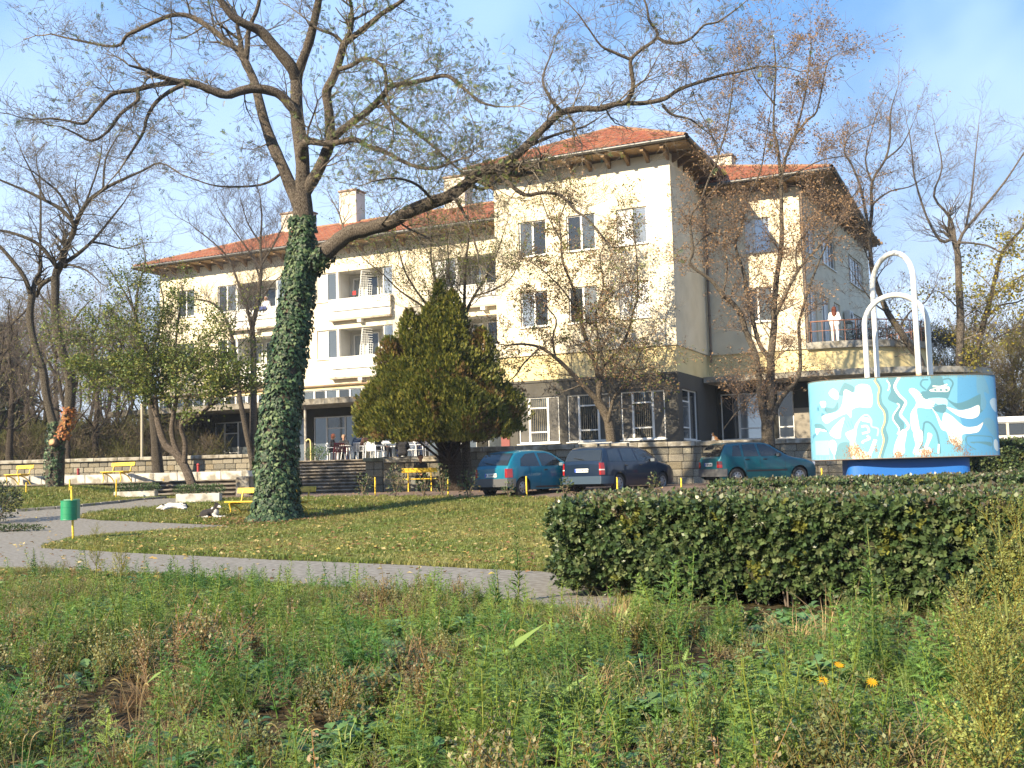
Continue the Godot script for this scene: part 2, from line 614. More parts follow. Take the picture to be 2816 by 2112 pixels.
func build_walls_and_steps() -> void:
	# the terrace that the building stands on
	var mb := MB.new()
	var top := 1.955
	var poly := [[-48, 51], [-10.3, 51], [-10.3, 45.25], [-5.12, 45.25], [-5.12, 41.8], [17, 41.8], [17, 50], [40, 60], [40, 80], [-48, 80]]
	var pk := PackedVector2Array()
	for q in poly: pk.append(Vector2(q[0], -q[1]))
	var idx := Geometry2D.triangulate_polygon(pk)
	for q in pk: mb.vert(Vector3(q.x, top, q.y), Vector3.UP, Color(0.27, 0.25, 0.22))
	for k in range(0, idx.size(), 3):
		var cw := (pk[idx[k + 1]] - pk[idx[k]]).cross(pk[idx[k + 2]] - pk[idx[k]]) > 0
		mb.ix.append_array([idx[k], idx[k + 1 if cw else k + 2], idx[k + 2 if cw else k + 1]])
	for k in pk.size():
		var a := pk[k]
		var b := pk[(k + 1) % pk.size()]
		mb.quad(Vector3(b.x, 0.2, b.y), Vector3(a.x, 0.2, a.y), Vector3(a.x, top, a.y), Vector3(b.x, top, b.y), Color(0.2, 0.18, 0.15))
	tag(obj("terrace", mb, mats.concrete), "", "", "", "structure")
	stone_wall("tan stone retaining wall behind the three parked cars", -2.35, 16.9, 41.3, 0.60, 2.04, 5, 0.34, 0.66, 0.19)
	stone_wall("low shaded stone wall between the steps and the parked cars", -5.0, -2.4, 41.35, 0.60, 1.72, 4, 0.34, 0.6, 0.17)
	stone_wall("long stone wall behind the yellow benches on the left", -46.0, -10.45, 50.4, 1.5, 2.26, 3, 0.32, 0.55, 0.17)
	# pier at the right end of the steps
	var pier := thing("stone_pier", "square stone pier at the right end of the terrace steps", "pier", Vector3(-5.35, 0, -41.6))
	mb = MB.new()
	mb.box(Vector3(-0.36, 0.3, -3.6), Vector3(0.3, 1.78, -0.08), Color(0.15, 0.135, 0.11))
	obj("mortar_core", mb, mats.concrete, pier)
	for k in 4: stone_course(pier, 0.6 + k * 0.295, 0.295, -0.37, 0.31, -0.1, 0.26, 0.4)
	mb = MB.new()
	mb.cbox(Vector3(-0.45, 1.785, -3.6), Vector3(0.36, 1.93, 0.12), 0.02, Color(0.20, 0.20, 0.13))
	obj("coping_stone", mb, mats.concrete, pier)
	var st := thing("staircase", "wide grey stone steps climbing to the cafe terrace", "steps", Vector3(0, 0, -42.0))
	for k in 10:
		mb = MB.new()
		var y := 0.62 + 0.1335 * (k + 1)
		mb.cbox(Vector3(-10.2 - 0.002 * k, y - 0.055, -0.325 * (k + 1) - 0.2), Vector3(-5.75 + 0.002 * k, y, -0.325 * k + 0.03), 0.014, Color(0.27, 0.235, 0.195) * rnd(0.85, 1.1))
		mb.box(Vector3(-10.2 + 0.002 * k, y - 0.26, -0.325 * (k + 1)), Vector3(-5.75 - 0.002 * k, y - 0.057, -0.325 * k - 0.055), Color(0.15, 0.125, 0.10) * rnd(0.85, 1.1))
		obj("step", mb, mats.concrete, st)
	st = thing("staircase", "low dark steps rising to the yellow benches on the left", "steps", Vector3(0, 0, -41.8))
	for k in 4:
		mb = MB.new()
		var y := 0.62 + 0.1625 * (k + 1)
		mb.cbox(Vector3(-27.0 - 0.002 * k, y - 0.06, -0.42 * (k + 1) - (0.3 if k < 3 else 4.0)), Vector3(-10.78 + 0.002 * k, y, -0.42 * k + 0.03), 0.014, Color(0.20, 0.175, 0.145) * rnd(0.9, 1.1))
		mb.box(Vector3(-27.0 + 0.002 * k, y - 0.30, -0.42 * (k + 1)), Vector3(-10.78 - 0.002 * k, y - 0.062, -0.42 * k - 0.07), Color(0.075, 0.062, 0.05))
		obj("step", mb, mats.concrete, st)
	var lw := thing("low_wall", "low whitish block wall behind the yellow benches", "wall", Vector3(0, 0, -46.9))
	var x := -27.2
	while x < -10.4:
		var l := minf(0.95 * rnd(0.9, 1.1), -10.38 - x)
		mb = MB.new()
		mb.cbox(Vector3(x + 0.006, 1.0, -0.3), Vector3(x + l - 0.006, 1.63, rnd(-0.012, 0.012)), 0.015, Color(0.50, 0.48, 0.44) * rnd(0.88, 1.08))
		obj("block", mb, mats.concrete, lw)
		x += l
	mb = MB.new()
	mb.box(Vector3(-47, 0.5, -50.5), Vector3(-10.36, 1.57, -47.15), Color(0.10, 0.08, 0.05))
	tag(obj("planting_bed", mb, mats.dirt), "", "", "", "structure")
	mb = MB.new()
	mb.cbox(Vector3(-10.75, 0.5, -46.0), Vector3(-10.22, 1.36, -41.75), 0.02, Color(0.26, 0.24, 0.21))
	mb.cbox(Vector3(-10.75, 0.5, -51.0), Vector3(-10.22, 2.1, -46.02), 0.02, Color(0.34, 0.32, 0.28))
	tag(obj("stair_flank_wall", mb, mats.concrete), "pale wall flanking the left side of the terrace steps", "wall")


# ---------------------------------------------------------------- the building; local x runs right along the facade, z towards the viewer
const CREAM := Color(0.74, 0.66, 0.50)
const CREAM2 := Color(0.72, 0.60, 0.33)
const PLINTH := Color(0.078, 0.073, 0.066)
const TRIM := Color(0.80, 0.79, 0.76)

func local_frame(o: Vector3, ax: Vector3) -> Transform3D:
	return Transform3D(Basis(ax, Vector3.UP, ax.cross(Vector3.UP)), o)

# a window of w x h whose lower left corner is tr; xs and ys are the bars, panes says which glass each light has
func window(parent: Node, tr: Transform3D, w: float, h: float, xs: Array, ys: Array, panes: Array, sill := true, bar := 0.055, col := TRIM) -> MeshInstance3D:
	var mb := MB.new()
	var z0 := -0.15
	var z1 := -0.08
	mb.box(Vector3(0.003, 0.003, z0), Vector3(bar, h - 0.003, z1), col)
	mb.box(Vector3(w - bar, 0.003, z0), Vector3(w - 0.003, h - 0.003, z1), col)
	mb.box(Vector3(bar, 0.003, z0), Vector3(w - bar, bar, z1), col)
	mb.box(Vector3(bar, h - bar, z0), Vector3(w - bar, h - 0.003, z1), col)
	for x in xs: mb.box(Vector3(w * x - bar * 0.75, bar, z0 + 0.004), Vector3(w * x + bar * 0.75, h - bar, z1 + 0.004), col)
	var ex := [bar]
	for x in xs: ex.append_array([w * x - bar * 0.75, w * x + bar * 0.75])
	ex.append(w - bar)
	# ys: for each column a list of bar heights
	var k := 0
	var o := obj("window", mb, mats.painted, parent)
	o.transform = tr
	for c in ex.size() / 2:
		var a: float = ex[c * 2]
		var b: float = ex[c * 2 + 1]
		var hs := [bar]
		if c < ys.size():
			for y in ys[c]:
				mb.box(Vector3(a, h * y - bar * 0.5, z0 + 0.006), Vector3(b, h * y + bar * 0.5, z1 - 0.004), col)
				hs.append_array([h * y - bar * 0.5, h * y + bar * 0.5])
		hs.append(h - bar)
		for r in hs.size() / 2:
			var pm := MB.new()
			pm.box(Vector3(a, hs[r * 2], -0.125), Vector3(b, hs[r * 2 + 1], -0.113), W1)
			put("pane", pm.mesh(), mats[panes[k % panes.size()]], o)
			k += 1
	o.mesh = mb.mesh()
	if sill:
		var s := MB.new()
		s.box(Vector3(-0.05, -0.05, -0.14), Vector3(w + 0.05, -0.003, 0.07), Color(0.72, 0.71, 0.68))
		obj("sill", s, mats.painted, o)
	return o

func roof_tiles(parent: Node, o: Vector3, ax: Vector3, up: Vector3, poly: PackedVector2Array, single: int) -> void:
	# tiles on the slope through o with axes ax (along the eave) and up (up the slope), inside poly
	if not meshes.has("tile"):
		var mb := MB.new()
		var prev := Vector3(-0.125, 0.0, 0.0)
		for k in 6:
			var a := (k + 1) / 6.0
			var p := Vector3(-0.125 + 0.25 * a, 0.048 * sin(a * PI), 0.0)
			var l := Vector3(0, 0.022, 0.19)
			var m := Vector3(0, 0.0, -0.19)
			mb.quad(prev + l, p + l, p + m, prev + m, W1)
			mb.quad(prev + Vector3(0, 0, 0.19), p + Vector3(0, 0, 0.19), p + l, prev + l, W1)
			prev = p
		meshes["tile"] = mb.mesh()
		for v in 4:
			var mc := MB.new()
			mc.v = mb.v
			mc.n = mb.n
			mc.t = mb.t
			mc.ix = mb.ix
			mc.c = PackedColorArray()
			mc.c.resize(mb.v.size())
			mc.c.fill([Color(0.34, 0.10, 0.042), Color(0.40, 0.125, 0.05), Color(0.28, 0.085, 0.045), Color(0.36, 0.15, 0.075)][v])
			meshes["tile%d" % v] = mc.mesh()
	var nn := ax.cross(up)
	var b := Basis(ax, nn, -up)
	var where := []
	var tints := []
	var lo := poly[0]
	var hi := poly[0]
	for p in poly:
		lo = lo.min(p)
		hi = hi.max(p)
	var made := 0
	var s := lo.y + 0.17
	while s < hi.y:
		var x := lo.x + 0.12
		while x < hi.x:
			if Geometry2D.is_point_in_polygon(Vector2(x, s), poly):
				var tr := Transform3D(b * Basis.from_euler(Vector3(rnd(-0.02, 0.02), rnd(-0.03, 0.03), rnd(-0.04, 0.04))), o + ax * x + up * s + nn * (0.028 + rnd(0, 0.012)))
				if made < single:
					put("roof_tile", meshes["tile%d" % (rng.randi() % 4)], mats.tile, parent, tr)
					made += 1
				else:
					where.append(tr)
					var k := rng.randf()
					tints.append(Color(0.36, 0.105, 0.045).lerp(Color(0.40, 0.18, 0.09), k * k) * rnd(0.75, 1.12))
			x += 0.235
		s += 0.33
	if where.size():
		multi("roof_tiling", meshes["tile"], mats.tile, where, tints, parent)

func hip_face(mb: MB, a: Vector3, b: Vector3, c: Vector3, d: Vector3, col: Color) -> void:
	if c.distance_to(d) < 0.01: mb.tri(a, b, c, col)
	else: mb.quad(a, b, c, d, col)

# a hipped roof over the rectangle x0..x1, z0..z1 (z1 in front) with its ridge between r0 and r1
func hip_roof(b: Node, x0: float, x1: float, z0: float, z1: float, y: float, r0: Vector3, r1: Vector3, tiled: Array, single: int) -> void:
	var fl := Vector3(x0, y, z1)
	var fr := Vector3(x1, y, z1)
	var br := Vector3(x1, y, z0)
	var bl := Vector3(x0, y, z0)
	var mb := MB.new()
	var base := Color(0.22, 0.07, 0.04)
	var faces := []
	if absf(r1.x - r0.x) >= absf(r1.z - r0.z):
		faces = [[fl, fr, r1, r0], [fr, br, r1, r1], [br, bl, r0, r1], [bl, fl, r0, r0]]
	else:
		faces = [[fl, fr, r1, r1], [fr, br, r0, r1], [br, bl, r0, r0], [bl, fl, r1, r0]]
	for f in faces: hip_face(mb, f[0], f[1], f[2], f[3], base)
	var roof := obj("roof", mb, mats.tile, b)
	for t in tiled:
		var f: Array = faces[t]
		var ax: Vector3 = (f[1] - f[0]).normalized()
		var nn: Vector3 = (f[1] - f[0]).cross(f[2] - f[0]).normalized()
		var up := nn.cross(ax)
		var poly := PackedVector2Array()
		for p in f:
			var q := Vector2((p - f[0]).dot(ax), (p - f[0]).dot(up))
			if poly.is_empty() or poly[-1].distance_to(q) > 0.01: poly.append(q)
		roof_tiles(roof, f[0], ax, up, poly, single)
		single = 0
	# ridge and hip caps
	mb = MB.new()
	for e in [[fl, r0 if faces.size() and absf(r1.x - r0.x) >= absf(r1.z - r0.z) else r1], [fr, r1], [r0, r1]]:
		if e[0].distance_to(e[1]) < 0.05: continue
		var l: float = e[0].distance_to(e[1])
		var k := 0.0
		while k < l - 0.1:
			var p: Vector3 = e[0].lerp(e[1], k / l)
			var q: Vector3 = e[0].lerp(e[1], minf(k + 0.36, l) / l)
			mb.tube(PackedVector3Array([p + Vector3(0, 0.03, 0), q + Vector3(0, 0.045, 0)]), PackedFloat32Array([0.115, 0.10]), 7, Color(0.40, 0.22, 0.12) * rnd(0.7, 1.2))
			k += 0.34
	obj("ridge_tiles", mb, mats.tile, roof)
	# boarded eaves, fascia, gutter, brackets
	mb = MB.new()
	mb.box(Vector3(x0 + 0.03, y - 0.16, z0 + 0.03), Vector3(x1 - 0.03, y - 0.012, z1 - 0.03), Color(0.36, 0.235, 0.115))
	obj("soffit", mb, mats.wood, b)
	mb = MB.new()
	var gt := Color(0.24, 0.235, 0.22)
	for e in [[fl, fr], [fr, br], [bl, fl]]:
		var out: Vector3 = (e[1] - e[0]).normalized().cross(Vector3.UP)
		mb.bar(e[0] + out * 0.07 + Vector3(0, -0.045, 0), e[1] + out * 0.07 + Vector3(0, -0.045, 0), 0.075, 9, gt)
	obj("gutter", mb, mats.galvanised, b)

func brackets(b: Node, o: Vector3, ax: Vector3, l: float, y: float, reach: float, every := 0.85) -> void:
	var out := ax.cross(Vector3.UP)
	var k := 0.35
	while k < l:
		var mb := MB.new()
		var tr := Transform3D(Basis(ax, Vector3.UP, out), o + ax * k + Vector3(0, y, 0))
		mb.box(Vector3(-0.07, -0.14, 0.0), Vector3(0.07, 0.0, reach), Color(0.26, 0.165, 0.085), tr)
		mb.quad(tr * Vector3(-0.07, -0.42, 0.003), tr * Vector3(0.07, -0.42, 0.003), tr * Vector3(0.07, -0.14, reach * 0.62), tr * Vector3(-0.07, -0.14, reach * 0.62), Color(0.24, 0.15, 0.08))
		mb.tri(tr * Vector3(-0.07, -0.42, 0.003), tr * Vector3(-0.07, -0.14, reach * 0.62), tr * Vector3(-0.07, -0.14, 0.003), Color(0.24, 0.15, 0.08))
		mb.tri(tr * Vector3(0.07, -0.42, 0.003), tr * Vector3(0.07, -0.14, 0.003), tr * Vector3(0.07, -0.14, reach * 0.62), Color(0.24, 0.15, 0.08))
		obj("bracket", mb, mats.wood, b)
		k += every

func arc_pts(cx: float, cz: float, rx: float, rz: float, y: float, x_start: float, n := 28) -> PackedVector3Array:
	var p := PackedVector3Array([Vector3(x_start, y, cz + rz)])
	for k in n + 1:
		var a := PI * k / n
		p.append(Vector3(cx + rx * sin(a), y, cz + rz * cos(a)))
	return p

func slab_along(mb: MB, lo: PackedVector3Array, hi_y: float, col: Color, inner := Vector3.ZERO) -> void:
	# an upright band along lo up to hi_y, with top and bottom caps to the point inner
	for k in lo.size() - 1:
		var a := lo[k]
		var b := lo[k + 1]
		var a1 := Vector3(a.x, hi_y, a.z)
		var b1 := Vector3(b.x, hi_y, b.z)
		mb.quad(a, b, b1, a1, col)
		if inner != Vector3.ZERO:
			mb.tri(a1, b1, Vector3(inner.x, hi_y, inner.z), col)
			mb.tri(b, a, Vector3(inner.x, a.y, inner.z), col)

func build_building() -> void:
	var th := 1.143
	var b := thing("building", "three-storey cream building with red tiled hip roofs and dark ground floor", "building")
	b.transform = Transform3D(Basis(Vector3(sin(th), 0, cos(th)), Vector3.UP, Vector3(-cos(th), 0, sin(th))), Vector3(6.784, 0, -43.756))
	var X := Vector3.RIGHT
	var w3 := [[-6.912, -5.614], [-4.66, -3.35], [-2.396, -1.077]]
	var f3 := [10.59, 12.13]
	var f2 := [7.484, 9.028]
	# ---- B: the projecting block
	var holes := []
	for w in w3:
		for f in [f3, f2]: holes.append([w[0] + 8.06, w[1] + 8.06, f[0] - 6.245, f[1] - 6.245])
	var mb := MB.new()
	mb.wall(Vector3(-8.06, 6.245, 0.08), X, 8.06, 8.0, holes, 0.2, CREAM)
	mb.wall(Vector3(0.0, 6.245, 0.08), Vector3(0, 0, -1), 5.18 + 0.0, 8.0, [], 0.1, CREAM)
	mb.quad(Vector3(-8.06, 6.245, -9), Vector3(-8.06, 6.245, 0.08), Vector3(-8.06, 14.245, 0.08), Vector3(-8.06, 14.245, -9), CREAM)
	mb.quad(Vector3(0, 13.3, -5.1), Vector3(0, 13.3, -10), Vector3(0, 14.245, -10), Vector3(0, 14.245, -5.1), CREAM)
	mb.quad(Vector3(-8.06, 6.245, 0.0), Vector3(0, 6.245, 0.0), Vector3(0, 6.245, 0.08), Vector3(-8.06, 6.245, 0.08), CREAM)
	obj("wall", mb, mats.plaster, b)
	mb = MB.new()
	mb.wall(Vector3(-8.06, 5.16, 0.0), X, 8.0, 1.09, [], 0.1, CREAM2)
	mb.wall(Vector3(-0.06, 5.16, 0.0), Vector3(0, 0, -1), 5.18, 1.09, [], 0.1, CREAM2)
	obj("wall", mb, mats.plaster, b)
	mb = MB.new()
	var gw := [[-7.203, -5.286], [-4.92, -2.98], [-2.525, -0.618]]
	holes = []
	for w in gw: holes.append([w[0] + 8.06, w[1] + 8.06, 2.449 - 1.9, 4.442 - 1.9])
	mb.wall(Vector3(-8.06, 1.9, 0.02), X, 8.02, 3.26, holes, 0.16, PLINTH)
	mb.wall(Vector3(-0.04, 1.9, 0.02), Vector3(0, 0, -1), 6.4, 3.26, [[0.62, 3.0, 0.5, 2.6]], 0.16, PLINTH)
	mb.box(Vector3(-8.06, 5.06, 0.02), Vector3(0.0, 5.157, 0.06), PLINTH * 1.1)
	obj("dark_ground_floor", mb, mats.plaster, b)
	var kinds := [["glass", "dark_glass"], ["dark_glass", "glass"], ["curtain", "bright_glass"], ["bright_glass", "dark_glass"], ["dark_glass", "bright_glass"], ["curtain", "curtain"]]
	var k := 0
	for f in [f3, f2]:
		for w in w3:
			window(b, local_frame(Vector3(w[0], f[0], 0.08), X), w[1] - w[0], f[1] - f[0], [0.5], [], kinds[k])
			k += 1
	var side_panel := mat("side_panel", PLINTH * 1.15, 0.4)
	for w in gw:
		window(b, local_frame(Vector3(w[0], 2.449, 0.02), X), w[1] - w[0], 1.993, [0.27, 0.72], [[], [0.24, 0.76], []], ["side_panel", "dark_glass", "blind", "glass", "side_panel"] if mats.has("blind") else ["side_panel", "dark_glass", "dark_glass", "glass", "side_panel"], true, 0.06)
		# slatted blind behind the middle light
		var bl := MB.new()
		for s in 9:
			var sx: float = w[0] + (w[1] - w[0]) * (0.31 + 0.375 * s / 8.0)
			bl.box(Vector3(sx - 0.02, 2.56, -0.098), Vector3(sx + 0.012, 4.33, -0.090), Color(0.17, 0.15, 0.11))
		obj("blind", bl, mats.matte, b)
	window(b, local_frame(Vector3(-0.04, 2.4, -0.6), Vector3(0, 0, -1)), 2.38, 2.1, [0.55], [[0.24, 0.76], []], ["dark_glass", "glass", "dark_glass"])
	mb = MB.new()
	mb.box(Vector3(-8.02, 2.0, 0.021), Vector3(-7.62, 4.25, 0.055), Color(0.16, 0.035, 0.03))
	obj("door", mb, mats.painted, b)
	# ---- C: the wing behind, right of B
	mb = MB.new()
	var cw := [1.86, 2.98]
	mb.wall(Vector3(0, 6.245, -5.10), X, 4.3, 7.2, [[cw[0], cw[1], 10.72 - 6.245, 12.25 - 6.245], [cw[0], cw[1], 7.6 - 6.245, 9.13 - 6.245]], 0.2, CREAM)
	var sd := Vector3(0.0698, 0, -0.9976)
	var sides := [[1.1, 2.7, 10.7, 12.2], [4.0, 7.0, 10.7, 12.2], [10.3, 14.2, 10.7, 12.2], [1.0, 2.5, 6.5, 9.1], [3.6, 5.2, 6.5, 9.1], [6.2, 7.6, 7.5, 9.1], [10.3, 14.2, 7.5, 9.1]]
	holes = []
	for s in sides: holes.append([s[0], s[1], s[2] - 6.245, s[3] - 6.245])
	mb.wall(Vector3(4.3, 6.245, -5.10), sd, 16.0, 7.2, holes, 0.2, CREAM * 0.97)
	mb.quad(Vector3(5.42, 6.2, -21.06), Vector3(-6, 6.2, -21.06), Vector3(-6, 13.45, -21.06), Vector3(5.42, 13.45, -21.06), CREAM)
	obj("wall", mb, mats.plaster, b)
	for f in [[10.72, 1.53], [7.6, 1.53]]:
		window(b, local_frame(Vector3(cw[0], f[0], -5.10), X), cw[1] - cw[0], f[1], [0.36] if f[0] > 9 else [0.4], [], ["curtain", "bright_glass"] if f[0] > 9 else ["dark_glass", "glass"])
	for s in sides:
		var fr := local_frame(Vector3(4.3, s[2], -5.10) + sd * s[0], sd)
		var nbars := int(round((s[1] - s[0]) / 0.8)) - 1
		var xs := []
		for q in nbars: xs.append((q + 1.0) / (nbars + 1))
		window(b, fr, s[1] - s[0], s[3] - s[2], xs, [], ["glass", "curtain", "dark_glass"], s[2] > 7)
	# lower band with the rounded bay, balcony rim and round canopy
	mb = MB.new()
	mb.wall(Vector3(-0.06, 5.19, -5.18), X, 4.6, 1.06, [], 0.1, CREAM2)
	slab_along(mb, arc_pts(4.54, -9.2, 4.5, 4.02, 5.19, 4.54), 6.22, CREAM2, Vector3(4.4, 0, -9.2))
	mb.quad(Vector3(0, 6.245, -5.18), Vector3(4.3, 6.245, -5.18), Vector3(4.3, 6.245, -5.10), Vector3(0, 6.245, -5.10), CREAM)
	obj("wall", mb, mats.plaster, b)
	mb = MB.new()
	slab_along(mb, arc_pts(4.54, -9.2, 4.68, 4.2, 6.2, 4.33), 6.5, Color(0.34, 0.325, 0.29), Vector3(4.45, 0, -9.2))
	obj("balcony_slab", mb, mats.concrete, b)
	mb = MB.new()
	slab_along(mb, arc_pts(4.5, -9.2, 7.1, 5.3, 4.93, 0.02), 5.18, Color(0.33, 0.31, 0.27), Vector3(0.02, 0, -9.2))
	obj("canopy", mb, mats.concrete, b)
	var rail := MB.new()
	var rp := arc_pts(4.54, -9.2, 4.5, 4.05, 7.4, 4.5, 30)
	var rr := PackedFloat32Array()
	rr.resize(rp.size())
	rr.fill(0.028)
	var rust := Color(0.26, 0.12, 0.075)
	rail.tube(rp, rr, 6, rust)
	for q in rp.size():
		rp[q].y = 6.98
		rr[q] = 0.016
	rail.tube(rp, rr, 5, rust)
	for q in range(0, rp.size()):
		rail.bar(Vector3(rp[q].x, 6.45, rp[q].z), Vector3(rp[q].x, 7.4, rp[q].z), 0.016 if q % 3 else 0.026, 5, rust)
	obj("balcony_railing", rail, mats.rust, b)
	# recessed dark ground floor under the canopy
	mb = MB.new()
	var cwn := [[0.15, 2.09, 2.44, 4.55], [2.72, 3.43, 2.44, 4.55], [4.4, 6.2, 2.44, 4.55]]
	holes = []
	for s in cwn: holes.append([s[0] + 0.1, s[1] + 0.1, s[2] - 1.9, s[3] - 1.9])
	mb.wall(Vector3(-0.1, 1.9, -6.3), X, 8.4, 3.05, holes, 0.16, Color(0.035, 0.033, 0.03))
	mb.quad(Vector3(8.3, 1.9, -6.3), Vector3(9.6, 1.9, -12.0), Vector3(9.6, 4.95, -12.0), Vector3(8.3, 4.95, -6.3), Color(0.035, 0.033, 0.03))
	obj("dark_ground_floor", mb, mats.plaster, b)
	window(b, local_frame(Vector3(0.15, 2.44, -6.3), X), 1.94, 2.11, [0.42], [[], [0.24, 0.78]], ["dark_glass", "bright_glass", "bright_glass", "bright_glass"])
	window(b, local_frame(Vector3(2.72, 2.44, -6.3), X), 0.71, 2.11, [], [[0.24]], ["dark_glass"])
	window(b, local_frame(Vector3(4.4, 2.44, -6.3), X), 1.8, 2.11, [0.3], [[0.4], [0.24, 0.78]], ["bright_glass", "dark_glass"])
	mb = MB.new()
	mb.box(Vector3(3.46, 1.95, -6.295), Vector3(4.3, 3.75, -6.22), Color(0.24, 0.22, 0.19))
	obj("grey_panel", mb, mats.plaster, b)
	# ---- A: the long left wing
	var az := -5.73
	mb = MB.new()
	var bays := [[-28.32, -23.65], [-21.58, -16.81], [-14.35, -9.5]]
	var fl := [[10.72, 12.26], [7.61, 9.16]]
	holes = []
	for f in fl:
		for q in bays: holes.append([q[0] + 32.56, q[1] + 32.56, f[0] - 6.2, f[1] - 6.2])
		holes.append([1.3, 2.55, f[0] - 6.2, f[1] - 6.2])
	mb.wall(Vector3(-32.56, 6.2, az), X, 24.5, 7.3, holes, 0.2, CREAM)
	mb.quad(Vector3(-32.56, 1.9, az - 11), Vector3(-32.56, 1.9, az), Vector3(-32.56, 13.5, az), Vector3(-32.56, 13.5, az - 11), CREAM)
	obj("wall", mb, mats.plaster, b)
	mb = MB.new()
	mb.wall(Vector3(-32.5, 5.95, az + 0.01), X, 24.4, 0.19, [], 0.1, CREAM2)
	mb.wall(Vector3(-32.5, 5.2, az - 0.1), X, 24.4, 0.16, [], 0.1, CREAM2)
	mb.box(Vector3(-32.62, 6.12, az + 0.02), Vector3(-8.06, 6.2, az + 0.16), Color(0.22, 0.15, 0.10))
	obj("wall_band", mb, mats.plaster, b)
	for q in 8:
		window(b, local_frame(Vector3(-32.4 + q * 3.02, 5.36, az), X), 2.98, 0.59, [0.25, 0.5, 0.75], [], ["dark_glass", "glass"], false, 0.06)
	for f in fl:
		window(b, local_frame(Vector3(-31.26, f[0], az), X), 1.25, f[1] - f[0], [0.5], [], ["dark_glass", "glass"])
		for q in bays.size():
			var x0: float = bays[q][0]
			var x1: float = bays[q][1]
			var h: float = f[1] - f[0]
			window(b, local_frame(Vector3(x0, f[0], az), X), 1.28, h, [0.5], [], [["curtain", "bright_glass"], ["dark_glass", "glass"], ["curtain", "glass"]][(q + int(f[0])) % 3])
			window(b, local_frame(Vector3(x1 - 0.62, f[0], az), X), 0.62, h, [], [], ["bright_glass"])
			# the loggia between the two windows
			var lo := MB.new()
			var a := x0 + 1.3
			var e := x1 - 0.64
			var bz := az - 1.35
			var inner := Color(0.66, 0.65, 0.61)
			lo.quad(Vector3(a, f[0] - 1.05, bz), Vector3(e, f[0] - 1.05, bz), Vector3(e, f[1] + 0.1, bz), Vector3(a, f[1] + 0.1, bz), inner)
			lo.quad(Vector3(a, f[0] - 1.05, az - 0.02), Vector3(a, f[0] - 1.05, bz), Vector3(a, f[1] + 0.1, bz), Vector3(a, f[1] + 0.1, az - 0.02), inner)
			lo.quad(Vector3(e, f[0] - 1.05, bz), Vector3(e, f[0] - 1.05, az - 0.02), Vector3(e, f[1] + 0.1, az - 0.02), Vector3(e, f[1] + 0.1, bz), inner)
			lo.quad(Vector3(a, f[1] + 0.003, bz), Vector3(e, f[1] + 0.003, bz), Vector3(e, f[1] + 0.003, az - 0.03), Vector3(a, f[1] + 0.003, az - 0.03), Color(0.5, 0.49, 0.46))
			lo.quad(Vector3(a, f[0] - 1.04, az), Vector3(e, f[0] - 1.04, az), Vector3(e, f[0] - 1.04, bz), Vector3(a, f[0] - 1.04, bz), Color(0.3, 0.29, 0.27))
			lo.box(Vector3(a - 0.03, f[0], az - 0.24), Vector3(a + 0.09, f[1], az - 0.03), TRIM)
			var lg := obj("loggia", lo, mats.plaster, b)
			window(lg, local_frame(Vector3(a + 0.25, f[0] - 0.1, bz + 0.2), X), 0.62, h - 0.1, [], [], ["bright_glass"], false)
			window(lg, local_frame(Vector3(a + 1.1, f[0] - 1.0, bz + 0.2), X), 0.75, h + 0.85, [], [[0.4]], ["curtain", "dark_glass"], false)
			# balcony front of broad boards on a bracket
			var bf := MB.new()
			var px := x0 + 0.98
			bf.box(Vector3(px, f[0] - 0.62, az + 0.22), Vector3(x1 + 0.02, f[0] - 0.06, az + 0.30), TRIM)
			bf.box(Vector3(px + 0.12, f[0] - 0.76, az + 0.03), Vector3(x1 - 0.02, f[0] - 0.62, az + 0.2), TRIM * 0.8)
			bf.box(Vector3(px, f[0] - 1.06, az + 0.2), Vector3(x1 + 0.02, f[0] - 0.72, az + 0.32), TRIM)
			bf.box(Vector3(px - 0.03, f[0] - 0.06, az - 0.2), Vector3(x1 + 0.02, f[0] + 0.0, az + 0.34), TRIM * 0.95)
			bf.box(Vector3((px + x1) * 0.5 - 0.12, f[0] - 1.32, az + 0.002), Vector3((px + x1) * 0.5 + 0.12, f[0] - 1.06, az + 0.3), TRIM)
			bf.box(Vector3(px, f[0] - 1.16, az + 0.002), Vector3(x1, f[0] - 1.06, az + 0.31), Color(0.42, 0.36, 0.28))
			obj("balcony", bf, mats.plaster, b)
			if q == 1:
				# folded lattice grille at the loggia
				var gr := MB.new()
				var gx := a + 1.35
				gr.bar(Vector3(gx, f[0], az - 0.1), Vector3(gx + 0.18, f[1], az - 0.1), 0.022, 5, Color(0.7, 0.7, 0.68))
				for s in 12:
					var yy: float = f[0] + h * (s + 0.5) / 12.0
					gr.bar(Vector3(gx + 0.02 + 0.18 * (s + 0.5) / 12.0, yy, az - 0.1), Vector3(gx + 0.8, yy - 0.1, az - 0.1), 0.011, 4, Color(0.6, 0.6, 0.58))
				for s in 6: gr.bar(Vector3(gx + 0.15 + 0.12 * s, f[0], az - 0.102), Vector3(gx + 0.22 + 0.12 * s, f[1] - 0.18 * s, az - 0.102), 0.011, 4, Color(0.6, 0.6, 0.58))
				obj("lattice_grille", gr, mats.painted, lg)
	# entrance canopy of the left wing and the glazed ground floor under it
	mb = MB.new()
	mb.box(Vector3(-33.6, 4.95, az - 0.2), Vector3(-8.08, 5.24, -2.75), Color(0.20, 0.185, 0.16))
	obj("canopy", mb, mats.concrete, b)
	for x in [-32.9, -20.6]:
		var cl := MB.new()
		cl.lathe([[0.07, 1.95], [0.07, 4.95]], 12, Color(0.36, 0.34, 0.31))
		var co := obj("column", cl, mats.concrete, b)
		co.position = Vector3(x, 0, -3.2)
	mb = MB.new()
